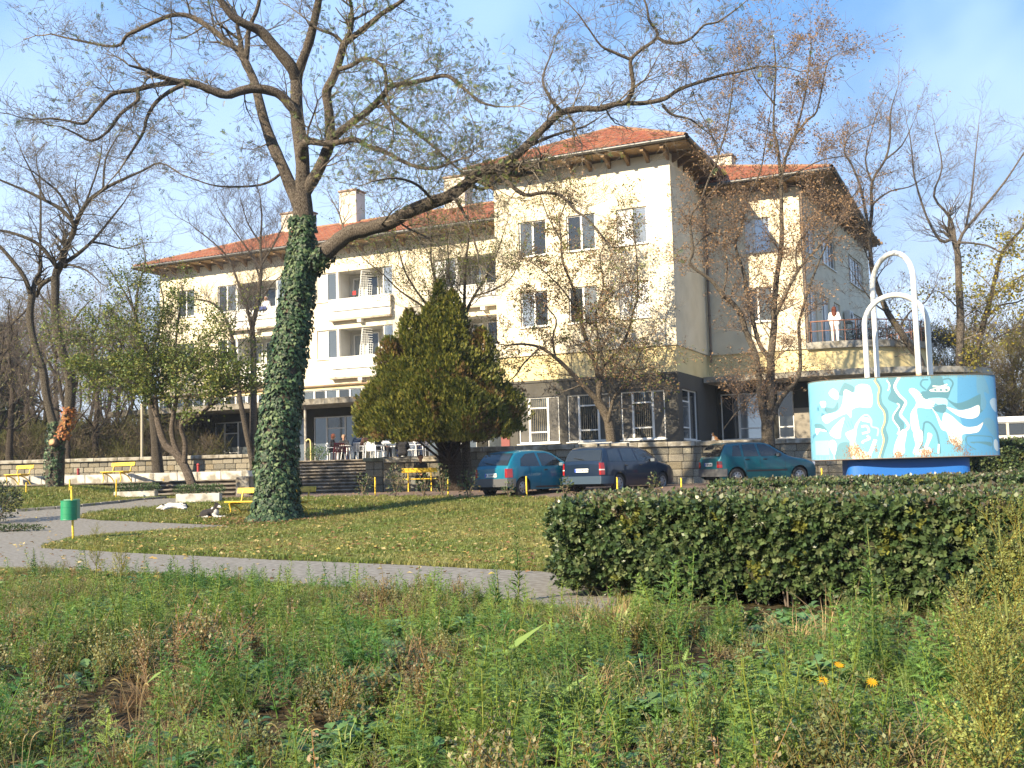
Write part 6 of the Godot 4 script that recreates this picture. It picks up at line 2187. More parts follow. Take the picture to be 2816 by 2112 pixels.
func build_monument() -> void:
	var a := 2.56
	var bb := 1.15
	var o := thing("monument", "oval blue metal drum painted with bathers, crowned by white pipe arches", "monument")
	var cp := P(2487, 1270, 31.0)
	var turn := deg_to_rad(-9.0)
	var gy := ground_y(cp.x, cp.z)
	o.transform = Transform3D(Basis(Vector3.UP, turn), Vector3(cp.x, 0, cp.z))
	var n := 96
	var plan := oval(a, bb, n)
	# arc length from the left end round the front to the right end
	var arc := PackedFloat32Array([0.0])
	var front := PackedVector2Array()
	for k in n / 2 + 1: front.append(plan[(n / 2 - k + n) % n])
	for k in front.size() - 1: arc.append(arc[k] + front[k].distance_to(front[k + 1]))
	var us := PackedFloat32Array()
	for k in 101:
		var x := -a + 2.0 * a * k / 100.0
		var s := 0
		while s < front.size() - 2 and front[s + 1].x < x: s += 1
		var f := clampf((x - front[s].x) / maxf(0.0001, front[s + 1].x - front[s].x), 0, 1)
		us.append(lerpf(arc[s], arc[s + 1], f) / arc[-1])
	var y0 := 1.31
	var y1 := 3.57
	var mb := MB.new()
	for k in front.size():
		var p := front[k]
		var nn := Vector3(p.x / (a * a), 0, p.y / (bb * bb)).normalized()
		mb.vert(Vector3(p.x, y0, p.y), nn, W1, Vector2(arc[k] / arc[-1], 1))
		mb.vert(Vector3(p.x, y1, p.y), nn, W1, Vector2(arc[k] / arc[-1], 0))
	for k in front.size() - 1:
		var i := k * 2
		mb.ix.append_array([i, i + 1, i + 2, i + 2, i + 1, i + 3])
	var mm := mat("mural_paint", W1, 0.5, {"spec": 0.4})
	mm.albedo_texture = ImageTexture.create_from_image(mural_image(us))
	mm.texture_repeat = false
	obj("painted_drum_front", mb, mm, o)
	mb = MB.new()
	for k in n / 2:
		var p := plan[(n / 2 + k) % n]
		var q := plan[(n / 2 + k + 1) % n]
		mb.quad(Vector3(q.x, y0, q.y), Vector3(p.x, y0, p.y), Vector3(p.x, y1, p.y), Vector3(q.x, y1, q.y), Color(0.17, 0.40, 0.55))
	obj("drum_back", mb, mats.painted, o)
	mb = MB.new()
	for k in n:
		var p := plan[k]
		var q := plan[(k + 1) % n]
		mb.tri(Vector3(0, y1 - 0.06, 0), Vector3(q.x, y1 - 0.06, q.y), Vector3(p.x, y1 - 0.06, p.y), Color(0.10, 0.11, 0.11))
		mb.tri(Vector3(0, y0 + 0.002, 0), Vector3(p.x, y0 + 0.002, p.y), Vector3(q.x, y0 + 0.002, q.y), Color(0.08, 0.12, 0.2))
	obj("drum_floor", mb, mats.painted, o)
	mb = MB.new()
	var rim := PackedVector3Array()
	var low := PackedVector3Array()
	var rr := PackedFloat32Array()
	for k in n + 1:
		rim.append(Vector3(plan[k % n].x, y1, plan[k % n].y))
		low.append(Vector3(plan[k % n].x, y0, plan[k % n].y) * Vector3(1.002, 1, 1.002))
		rr.append(0.014)
	mb.tube(rim, rr, 6, Color(0.12, 0.11, 0.09), false)
	mb.tube(low, rr, 6, Color(0.14, 0.09, 0.06), false)
	obj("rim", mb, mats.rust, o)
	var base := oval(1.66, 0.78, 64, 7.0)
	mb = MB.new()
	for k in 64:
		var p := base[k]
		var q := base[(k + 1) % 64]
		mb.quad(Vector3(p.x, gy - 0.2, p.y), Vector3(q.x, gy - 0.2, q.y), Vector3(q.x, y0, q.y), Vector3(p.x, y0, p.y), Color(0.015, 0.11, 0.40))
	obj("plinth", mb, mats.painted, o)
	# arches: [middle, half span vector, height]
	for q in [[Vector3(-0.02, 0, 0), Vector3(0.86, 0, 0.06), 2.46], [Vector3(-0.05, 0, 0.0), Vector3(0.43, 0, 0.76), 3.68]]:
		var pts := PackedVector3Array()
		var rad := PackedFloat32Array()
		var span: Vector3 = q[1]
		var r: float = span.length()
		var straight: float = q[2] - r
		for s in 6: pts.append(q[0] - span + Vector3(0, y1 - 0.1 + (straight + 0.1) * s / 5.0, 0))
		for s in range(1, 24):
			var t := PI * s / 24.0
			pts.append(q[0] - span * cos(t) + Vector3(0, y1 + straight + r * sin(t), 0))
		for s in 6: pts.append(q[0] + span + Vector3(0, y1 + straight - (straight + 0.1) * s / 5.0, 0))
		for s in pts.size(): rad.append(0.077)
		mb = MB.new()
		mb.tube(pts, rad, 16, Color(0.82, 0.81, 0.78))
		obj("pipe_arch", mb, mats.white_paint, o)
		for s in [-1.0, 1.0]:
			mb = MB.new()
			mb.bar(q[0] + span * s + Vector3(0, y1 - 0.07, 0), q[0] + span * s + Vector3(0, y1 + 0.10, 0), 0.0785, 14, Color(0.52, 0.33, 0.19))
			obj("rusty_foot", mb, mats.rust, o)


# ---------------------------------------------------------------- benches, bins, posts, planters, chairs
func bench(label: String, p: Vector3, turn: float, l: float, back_boards := 1, group := "yellow park benches") -> Node3D:
	# the sitter looks along +z of the bench; origin under the middle of the seat
	var o := thing("park_bench", label, "bench", p, turn, group)
	var y := W1
	for k in 3:
		var mb := MB.new()
		mb.cbox(Vector3(-l * 0.5, 0.43, -0.20 + k * 0.15), Vector3(l * 0.5, 0.465, -0.065 + k * 0.15), 0.008, y)
		obj("seat_board", mb, mats.yellow_paint, o)
	for k in back_boards:
		var mb := MB.new()
		mb.cbox(Vector3(-l * 0.5, 0.0, -0.018), Vector3(l * 0.5, 0.155, 0.018), 0.008, y, Transform3D(Basis(Vector3.RIGHT, -0.22), Vector3(0, 0.68 - k * 0.2, -0.30 + k * 0.045)))
		obj("back_board", mb, mats.yellow_paint, o)
	for s in [-1.0, 1.0]:
		var x: float = s * (l * 0.5 - 0.22)
		var mb := MB.new()
		var cv := [[Vector3(x, 0, 0.24), Vector3(x, 0.16, 0.19), Vector3(x, 0.30, 0.21), Vector3(x, 0.40, 0.25)], [Vector3(x, 0, -0.30), Vector3(x, 0.14, -0.22), Vector3(x, 0.28, -0.08), Vector3(x, 0.36, 0.10), Vector3(x, 0.40, 0.24)], [Vector3(x, 0.40, 0.25), Vector3(x, 0.405, 0.0), Vector3(x, 0.41, -0.2), Vector3(x, 0.62, -0.27), Vector3(x, 0.82, -0.34)]]
		for c in cv:
			var pts := smooth_line(PackedVector3Array(c), 4)
			var rad := PackedFloat32Array()
			rad.resize(pts.size())
			rad.fill(0.024)
			mb.tube(pts, rad, 6, y)
		obj("leg", mb, mats.yellow_paint, o)
	return o

func monobloc(label: String, p: Vector3, turn: float, col: Color) -> void:
	# a stackable plastic armchair; the sitter looks along +z
	var key := "chair%.3f_%.3f" % [col.r, col.g]
	var proto: Node3D = meshes.get(key)
	var o: Node3D
	if proto:
		o = proto.duplicate()
		o.name = numbered("plastic_chair")
		add_child(o, true)
		o.position = p
		o.rotation.y = turn
		tag(o, label, "chair", "plastic chairs on the terrace")
		return
	o = thing("plastic_chair", label, "chair", p, turn, "plastic chairs on the terrace")
	meshes[key] = o
	var mb := MB.new()
	mb.cbox(Vector3(-0.23, 0.41, -0.22), Vector3(0.23, 0.435, 0.24), 0.012, col)
	obj("seat", mb, mats.plastic, o)
	mb = MB.new()
	var n := 7
	for k in n:
		var x := -0.21 + 0.42 * k / (n - 1)
		var c := 0.05 * (1.0 - pow(x / 0.21, 2.0))
		mb.cbox(Vector3(x - 0.022, 0.44, -0.235 - c), Vector3(x + 0.022, 0.83 + c * 0.9, -0.205 - c), 0.006, col, Transform3D(Basis(Vector3.RIGHT, -0.16), Vector3(0, 0.0, 0.075)))
	mb.cbox(Vector3(-0.24, 0.80, -0.27), Vector3(0.24, 0.87, -0.235), 0.012, col, Transform3D(Basis(Vector3.RIGHT, -0.16), Vector3(0, 0.0, 0.075)))
	obj("backrest", mb, mats.plastic, o)
	for s in [-1.0, 1.0]:
		mb = MB.new()
		mb.cbox(Vector3(s * 0.27 - 0.03, 0.635, -0.25), Vector3(s * 0.27 + 0.03, 0.66, 0.22), 0.01, col)
		obj("armrest", mb, mats.plastic, o)
		for z in [-0.25, 0.22]:
			mb = MB.new()
			mb.bar(Vector3(s * 0.29, 0, z * 1.08), Vector3(s * 0.255, 0.64, z * 0.95), 0.022, 6, col, 0.026)
			obj("leg", mb, mats.plastic, o)

func cafe_table(label: String, p: Vector3) -> void:
	var o := thing("cafe_table", label, "table", p, 0.3, "white cafe tables on the terrace")
	var mb := MB.new()
	mb.lathe([[0.001, 0.695], [0.43, 0.695], [0.45, 0.705], [0.45, 0.725], [0.001, 0.73]], 24, Color(0.78, 0.78, 0.76))
	obj("table_top", mb, mats.plastic, o)
	for k in 4:
		mb = MB.new()
		var a := TAU * k / 4 + 0.4
		mb.bar(Vector3(cos(a) * 0.38, 0, sin(a) * 0.38), Vector3(cos(a) * 0.27, 0.7, sin(a) * 0.27), 0.024, 6, Color(0.76, 0.76, 0.74))
		obj("leg", mb, mats.plastic, o)

func bush(called: String, label: String, category: String, p: Vector3, size: Vector3, count: int, mesh: Mesh, m: Material, tones: Array, group := "", stems := 8, parent: Node3D = null) -> Node3D:
	var o: Node3D = parent if parent else thing(called, label, category, p, 0.0, group)
	var off := p - o.position
	var where := []
	var tints := []
	var mb := MB.new()
	for k in stems:
		var a := TAU * k / stems + rnd(-0.3, 0.3)
		var e := Vector3(cos(a) * size.x * 0.7, size.y * rnd(0.6, 1.0), sin(a) * size.z * 0.7) * rnd(0.5, 1.0)
		mb.tube(PackedVector3Array([off, off + e * 0.5 + Vector3(0, 0.1 * size.y, 0), off + e]), PackedFloat32Array([0.012, 0.008, 0.004]), 4, Color(0.13, 0.10, 0.07))
	obj("stems", mb, mats.twig, o)
	for k in count:
		var d := Vector3(rng.randfn(), rng.randfn(), rng.randfn()).normalized() * pow(rng.randf(), 0.4)
		var q := Vector3(d.x * size.x, size.y * 0.55 + d.y * size.y * 0.5, d.z * size.z)
		if q.y < 0.02: continue
		where.append(Transform3D(face((d + Vector3(rnd(-0.6, 0.6), rnd(-0.2, 0.9), rnd(-0.6, 0.6))).normalized(), rnd(-3, 3), rnd(0.7, 1.3)), off + q))
		var c: Color = tones[rng.randi() % tones.size()]
		tints.append(c * rnd(0.7, 1.25))
	multi("leaves", mesh, m, where, tints, o)
	return o

func build_furniture() -> void:
	# benches
	var q := on_ground(690, 1440)
	bench("long yellow bench half hidden by the ivy-clad trunk", P(738, 1437, 30.2) * Vector3(1, 0, 1) + Vector3(0, ground_y(-6.6, -29.4), 0), deg_to_rad(-30), 2.9, 1)
	bench("yellow bench left of the planters, before the low whitish wall", Vector3(P(320, 1329, 45.6).x, 1.272, -45.6), deg_to_rad(-38), 1.75, 1)
	bench("leftmost yellow bench, partly behind the left-edge bush", Vector3(P(48, 1329, 46.0).x, 1.272, -46.0), deg_to_rad(-40), 1.55, 1)
	var bp := P(1155, 1340, 38.6)
	bench("yellow bench under the evergreen with a man behind its back board", Vector3(bp.x, ground_y(bp.x, bp.z), bp.z), deg_to_rad(184), 1.25, 1)
	var mb := MB.new()
	# litter bin: two drums on one post
	var p := on_ground(202, 1486)
	var o := thing("litter_bin", "green litter bin and a pale second drum on one yellow post beside the path", "bin", p)
	mb.bar(Vector3(0, -0.1, 0), Vector3(-0.05, 1.16, 0), 0.024, 12, W1)
	obj("post", mb, mats.yellow_paint, o)
	for v in [[Vector3(-0.02, 0.44, 0.20), Color(0.008, 0.185, 0.085)], [Vector3(-0.12, 0.46, -0.2), Color(0.17, 0.30, 0.19)]]:
		mb = MB.new()
		mb.lathe([[0.001, 0.0], [0.165, 0.0], [0.17, 0.01], [0.166, 0.02], [0.166, 0.135], [0.171, 0.142], [0.166, 0.149], [0.166, 0.275], [0.171, 0.282], [0.166, 0.289], [0.166, 0.405], [0.172, 0.412], [0.168, 0.418], [0.158, 0.412], [0.158, 0.02], [0.001, 0.02]], 32, v[1], Transform3D(Basis(), v[0]))
		obj("drum", mb, mats.painted, o)
	# yellow posts along the lawns
	var posts := [[72, 1356, 28, "yellow post left of the sawn tree"], [191, 1352, 33, "yellow post behind the litter bin"], [319, 1371, 52, "yellow post at the left corner of the left planter"], [449, 1364, 46, "yellow post between the two planters"], [694, 1357, 45, "yellow post touching the left side of the ivy trunk"], [1233, 1367, 54, "yellow post left of the turquoise car, by the evergreen"], [1449, 1366, 55, "yellow post before the turquoise car's rear wheel"], [1698, 1366, 52, "yellow post before the dark blue estate"], [1032, 1362, 48, "half rusty yellow post before the stone pier"], [2262, 1345, 56, "yellow post between the teal car and the monument"], [1874, 1366, 50, "yellow post left of the teal car's bumper"]]
	for s in posts:
		p = on_ground(s[0], s[1])
		var h: float = s[2] / px_m(-p.z)
		mb = MB.new()
		mb.bar(Vector3(0, -0.15, 0), Vector3(rnd(-0.02, 0.02), h, 0), 0.026, 9, W1)
		mb.lathe([[0.026, h - 0.004], [0.018, h + 0.012], [0.001, h + 0.018]], 9, W1)
		o = obj("yellow_post", mb, mats.yellow_paint)
		o.position = p
		tag(o, s[3], "post", "yellow posts along the lawns")
	p = on_ground(635, 1357)
	mb = MB.new()
	for x in [-0.045, 0.05]: mb.bar(Vector3(x, -0.1, 0), Vector3(x, 0.78 + (0.06 if x < 0 else 0.0), 0), 0.02, 8, W1)
	for y in [0.18, 0.42, 0.64]: mb.bar(Vector3(-0.045, y, 0), Vector3(0.05, y, 0), 0.014, 6, W1)
	o = obj("yellow_ladder", mb, mats.yellow_paint)
	o.position = p
	tag(o, "narrow yellow ladder-like frame left of the ivy trunk", "post")
	# planters
	for s in [[374, 1372, 1.45, "left stone planter with a low clipped shrub"], [548, 1381, 1.35, "right stone planter behind the leaning tree's foot"]]:
		p = on_ground(s[0], s[1])
		o = thing("planter", s[3], "planter", p, 0.1, "stone planters by the left path")
		mb = MB.new()
		var w: float = s[2] * 0.5
		mb.cbox(Vector3(-w, 0, -0.26), Vector3(w, 0.28, -0.2), 0.012, Color(0.47, 0.45, 0.41))
		mb.cbox(Vector3(-w, 0, 0.2), Vector3(w, 0.28, 0.26), 0.012, Color(0.50, 0.48, 0.44))
		mb.cbox(Vector3(-w, 0, -0.198), Vector3(-w + 0.06, 0.28, 0.198), 0.012, Color(0.50, 0.48, 0.44))
		mb.cbox(Vector3(w - 0.06, 0, -0.198), Vector3(w, 0.28, 0.198), 0.012, Color(0.50, 0.48, 0.44))
		mb.box(Vector3(-w + 0.06, 0.0, -0.198), Vector3(w - 0.06, 0.24, 0.198), Color(0.06, 0.045, 0.03))
		obj("trough", mb, mats.concrete, o)
		for x in [-0.5, -0.17, 0.17, 0.5]:
			bush("", "", "", p + Vector3(x * s[2] * 0.8, 0.22, 0).rotated(Vector3.UP, 0.0), Vector3(0.30, 0.34, 0.34), 420, leaf_mesh(0.05, 0.03), mats.gloss_leaf, [Color(0.045, 0.08, 0.025), Color(0.06, 0.10, 0.03)], "", 5, o)
	p = P(1190, 1345, 39.3)
	mb = MB.new()
	mb.cbox(Vector3(-0.75, 0.12, -0.25), Vector3(0.5, 0.52, 0.25), 0.02, Color(0.16, 0.165, 0.16))
	mb.box(Vector3(-0.6, -0.05, -0.2), Vector3(-0.45, 0.12, 0.2), Color(0.1, 0.1, 0.1))
	mb.box(Vector3(0.2, -0.05, -0.2), Vector3(0.35, 0.12, 0.2), Color(0.1, 0.1, 0.1))
	o = obj("concrete_trough", mb, mats.concrete)
	o.position = Vector3(p.x, ground_y(p.x, p.z), p.z)
	tag(o, "grey concrete trough on feet under the yellow bench by the evergreen", "trough")
	# a red hydrant stub on the bed
	mb = MB.new()
	mb.lathe([[0.06, 1.57], [0.06, 1.92], [0.075, 1.94], [0.075, 1.98], [0.05, 2.02], [0.001, 2.03]], 12, Color(0.30, 0.03, 0.03))
	o = obj("hydrant", mb, mats.painted)
	p = P(545, 1300, 48.6)
	o.position = Vector3(p.x, 0, p.z)
	tag(o, "small dark red hydrant before the left stone wall", "hydrant")
	mb = MB.new()
	mb.lathe([[0.06, 1.57], [0.06, 1.90], [0.07, 1.92], [0.001, 1.97]], 12, Color(0.22, 0.03, 0.03))
	o = obj("hydrant", mb, mats.painted)
	p = P(215, 1300, 48.6)
	o.position = Vector3(p.x, 0, p.z)
	tag(o, "dark red pipe stub just right of the sawn tree", "hydrant")
	# lamp post thin, left
	p = P(390, 1262, 52)
	mb = MB.new()
	mb.bar(Vector3(0, 0, 0), Vector3(0, 3.1, 0), 0.06, 10, Color(0.36, 0.32, 0.24))
	o = obj("slim_column", mb, mats.painted)
	o.position = Vector3(p.x, 1.95, p.z)
	tag(o, "slim pale column under the left end of the canopy", "column")
	# rose bushes along the lawn's far edge
	var rose := [Color(0.05, 0.085, 0.03), Color(0.09, 0.11, 0.04), Color(0.13, 0.10, 0.05), Color(0.06, 0.09, 0.04)]
	var rl := ["leftmost rose bush, at the foot of the steps", "rose bush with bare canes before the stone pier", "thin rose bush before the dark wall", "tall rose bush left of the yellow post by the evergreen", "full rose bush right of the yellow post by the evergreen", "small rose bush before the turquoise car's bumper", "thin rose cane before the dark blue estate's front wheel", "low rose bush between the two left cars"]
	var rs := [[1000, 1366, 0.5, 0.75], [1088, 1368, 0.55, 1.0], [1165, 1369, 0.4, 0.75], [1216, 1368, 0.4, 1.0], [1290, 1374, 0.6, 0.9], [1400, 1372, 0.3, 0.55], [1800, 1372, 0.3, 0.75], [1555, 1372, 0.4, 0.65]]
	for k in rs.size():
		p = on_ground(rs[k][0], rs[k][1])
		bush("rose_bush", rl[k], "rose bush", p, Vector3(rs[k][2] * 0.6, rs[k][3], rs[k][2] * 0.5), int(170 * rs[k][3]), leaf_mesh(0.075, 0.05), mats.leaf, rose, "rose bushes along the lawn", 6)
	p = on_ground(10, 1440)
	bush("dark_bush", "dark bush cut by the left edge beside the paved path", "bush", p + Vector3(-0.15, 0, 0), Vector3(0.62, 1.15, 0.6), 1500, leaf_mesh(0.075, 0.04), mats.gloss_leaf, [Color(0.03, 0.045, 0.02), Color(0.045, 0.05, 0.022)])
	p = on_ground(28, 1462)
	bush("ground_plant", "low dark plant patch with two sprigs on the paved path", "plant", p, Vector3(1.0, 0.16, 0.35), 700, leaf_mesh(0.06, 0.035), mats.leaf, [Color(0.05, 0.08, 0.025), Color(0.04, 0.06, 0.02)])
	mb = MB.new()
	mb.cbox(Vector3(-0.14, 0, -0.1), Vector3(0.14, 0.34, 0.1), 0.06, Color(0.72, 0.73, 0.78))
	o = obj("white_sack", mb, mats.cloth)
	o.position = on_ground(4, 1424) + Vector3(0, 0.02, 0.3)
	tag(o, "white sack caught in the bush at the left edge", "sack")

func on_terrace(x: float, d: float) -> Vector3:
	var p := P(x, 1200, d)
	return Vector3(p.x, 1.955, p.z)

func build_terrace_things() -> void:
	var white := Color(0.80, 0.80, 0.79)
	cafe_table("white cafe table between the red-haired person and the blond man", on_terrace(958, 49.6))
	cafe_table("white cafe table before the man in the blue top", on_terrace(1075, 50.4))
	monobloc("white plastic chair under the red-haired person", on_terrace(917, 50.0), deg_to_rad(85), white)
	monobloc("maroon plastic chair seen from behind, left of the white table", on_terrace(937, 48.6), deg_to_rad(175), Color(0.13, 0.012, 0.02))
	monobloc("white plastic chair under the blond man facing the lawn", on_terrace(945, 51.2), deg_to_rad(10), white)
	monobloc("grey plastic chair under the man with his back to the lawn", on_terrace(984, 48.8), deg_to_rad(190), Color(0.33, 0.34, 0.36))
	monobloc("white plastic chair under the person in the brown jacket", on_terrace(1006, 48.6), deg_to_rad(215), white)
	monobloc("empty white plastic chair right of the brown jacket", on_terrace(1028, 48.2), deg_to_rad(150), white)
	monobloc("white plastic chair under the leaning man in the dark suit", on_terrace(1049, 49.4), deg_to_rad(75), white)
	monobloc("white plastic chair under the man in the blue top", on_terrace(1116, 50.0), deg_to_rad(-80), white)
	monobloc("white plastic chair turned sideways right of the man in blue", on_terrace(1142, 48.4), deg_to_rad(60), white)
	monobloc("white plastic chair under the person in grey by the evergreen", on_terrace(1160, 50.6), deg_to_rad(-20), white)
	var mb := MB.new()
	var o := thing("cafe_bench", "long white bench by the glass front behind the cafe tables", "bench", on_terrace(1090, 52.3), 0.2)
	mb.cbox(Vector3(-1.1, 0.66, -0.22), Vector3(1.1, 0.72, 0.22), 0.015, white)
	mb.cbox(Vector3(-1.1, 0.86, -0.28), Vector3(1.1, 0.98, -0.24), 0.01, white)
	obj("boards", mb, mats.plastic, o)
	for x in [-0.9, 0.9]:
		mb = MB.new()
		mb.box(Vector3(x - 0.03, 0, -0.2), Vector3(x + 0.03, 0.66, 0.2), white)
		mb.box(Vector3(x - 0.025, 0.72, -0.27), Vector3(x + 0.025, 0.96, -0.23), white)
		obj("leg", mb, mats.plastic, o)
	bush("box_bush", "round clipped bush at the top of the steps", "bush", on_terrace(872, 46.2), Vector3(0.55, 0.62, 0.5), 900, leaf_mesh(0.05, 0.035), mats.gloss_leaf, [Color(0.045, 0.09, 0.025), Color(0.06, 0.11, 0.03)])
	mb = MB.new()
	mb.tube(smooth_line(PackedVector3Array([Vector3(0, 0, 0), Vector3(0, 0.7, 0), Vector3(-0.03, 0.88, 0), Vector3(-0.12, 0.92, 0), Vector3(-0.19, 0.84, 0)]), 4), PackedFloat32Array([0.03, 0.03, 0.03, 0.03, 0.03, 0.03, 0.03, 0.03, 0.03, 0.03, 0.03, 0.03, 0.03, 0.03, 0.03, 0.03, 0.03]), 8, Color(0.6, 0.5, 0.2))
	var h := obj("handrail_hook", mb, mats.painted)
	h.position = on_terrace(854, 46.0)
	tag(h, "pale yellow hooked rail end at the top of the steps", "handrail")


# ---------------------------------------------------------------- people and animals: a smooth field round bones, meshed as surface nets
class Field:
	var lo: Vector3
	var cell := 0.02
	var nx := 0
	var ny := 0
	var nz := 0
	var sum := PackedFloat32Array()
	var best := PackedFloat32Array()
	var tag := PackedInt32Array()
	var k := 55.0

	func setup(a: Vector3, b: Vector3, c: float) -> void:
		cell = c
		lo = a
		nx = int((b.x - a.x) / c) + 2
		ny = int((b.y - a.y) / c) + 2
		nz = int((b.z - a.z) / c) + 2
		sum.resize(nx * ny * nz)
		best.resize(nx * ny * nz)
		best.fill(9.0)
		tag.resize(nx * ny * nz)

	# a tapered capsule from a (radius ra) to b (radius rb)
	func bone(a: Vector3, b: Vector3, ra: float, rb: float, id: int) -> void:
		var m := maxf(ra, rb) + 0.07
		var p0 := ((a.min(b) - Vector3.ONE * m - lo) / cell).floor()
		var p1 := ((a.max(b) + Vector3.ONE * m - lo) / cell).ceil()
		var ab := b - a
		var l2 := maxf(ab.length_squared(), 1e-6)
		for z in range(maxi(int(p0.z), 0), mini(int(p1.z) + 1, nz)):
			for y in range(maxi(int(p0.y), 0), mini(int(p1.y) + 1, ny)):
				for x in range(maxi(int(p0.x), 0), mini(int(p1.x) + 1, nx)):
					var q := lo + Vector3(x, y, z) * cell
					var t := clampf((q - a).dot(ab) / l2, 0.0, 1.0)
					var d := q.distance_to(a + ab * t) - lerpf(ra, rb, t)
					if d > 0.07: continue
					var i := (z * ny + y) * nx + x
					sum[i] += exp(-k * d)
					if d < best[i]:
						best[i] = d
						tag[i] = id

	func mesh(cols: Array, mb: MB) -> void:
		var idx := {}
		var st := [1, nx, nx * ny]
		for z in nz - 1:
			for y in ny - 1:
				for x in nx - 1:
					var i := (z * ny + y) * nx + x
					var n_in := 0
					for c in 8:
						if sum[i + (c & 1) + (nx if c & 2 else 0) + (nx * ny if c & 4 else 0)] > 1.0: n_in += 1
					if n_in == 0 or n_in == 8: continue
					var acc := Vector3.ZERO
					var n := 0
					var g := Vector3.ZERO
					for c in 8:
						var o := Vector3(c & 1, (c >> 1) & 1, (c >> 2) & 1)
						var fv := log(sum[i + (c & 1) + (nx if c & 2 else 0) + (nx * ny if c & 4 else 0)] + 1e-9)
						g += (o - Vector3(0.5, 0.5, 0.5)) * -clampf(fv, -4.0, 4.0)
						for ax in 3:
							if c & (1 << ax): continue
							var j: int = i + (c & 1) + (nx if c & 2 else 0) + (nx * ny if c & 4 else 0)
							var f1 := log(sum[j + st[ax]] + 1e-9)
							if (fv > 0) != (f1 > 0):
								var e := o
								e[ax] += fv / (fv - f1)
								acc += e
								n += 1
					idx[i] = mb.vert(lo + (Vector3(x, y, z) + acc / n) * cell, g.normalized(), cols[tag[i]])
		for i in idx:
			var z: int = i / (nx * ny)
			var y: int = (i / nx) % ny
			var x: int = i % nx
			for ax in 3:
				var u: int = st[(ax + 1) % 3]
				var w: int = st[(ax + 2) % 3]
				if [x, y, z][(ax + 1) % 3] == 0 or [x, y, z][(ax + 2) % 3] == 0: continue
				var s0: bool = sum[i] > 1.0
				var s1: bool = sum[i + st[ax]] > 1.0
				if s0 == s1 or not (idx.has(i - u) and idx.has(i - w) and idx.has(i - u - w)): continue
				var a: int = idx[i]
				var b: int = idx[i - u]
				var c: int = idx[i - u - w]
				var d: int = idx[i - w]
				if s0: mb.ix.append_array([a, c, b, a, d, c])
				else: mb.ix.append_array([a, b, c, a, c, d])

func hand(mb: MB, wrist: Vector3, dir: Vector3, palm_n: Vector3, col: Color, curl := 0.5) -> void:
	# palm and five unequal, bent fingers
	dir = dir.normalized()
	var side := dir.cross(palm_n).normalized()
	palm_n = side.cross(dir)
	mb.tube(PackedVector3Array([wrist, wrist + dir * 0.045, wrist + dir * 0.085]), PackedFloat32Array([0.027, 0.036, 0.030]), 8, col)
	for f in 4:
		var s := side * (f - 1.5) * 0.019
		var l: float = [0.060, 0.072, 0.067, 0.052][f]
		var a := wrist + dir * 0.08 + s
		var b := a + (dir + palm_n * curl * 0.4) * l * 0.5
		mb.tube(PackedVector3Array([a, b, b + (dir + palm_n * curl * 1.4).normalized() * l * 0.5]), PackedFloat32Array([0.0095, 0.0088, 0.007]), 6, col)
	var t := wrist + dir * 0.03 - side * 0.03
	mb.tube(PackedVector3Array([t, t + (dir - side).normalized() * 0.035, t + (dir - side).normalized() * 0.035 + (dir + palm_n * 0.6).normalized() * 0.032]), PackedFloat32Array([0.012, 0.0105, 0.008]), 6, col)

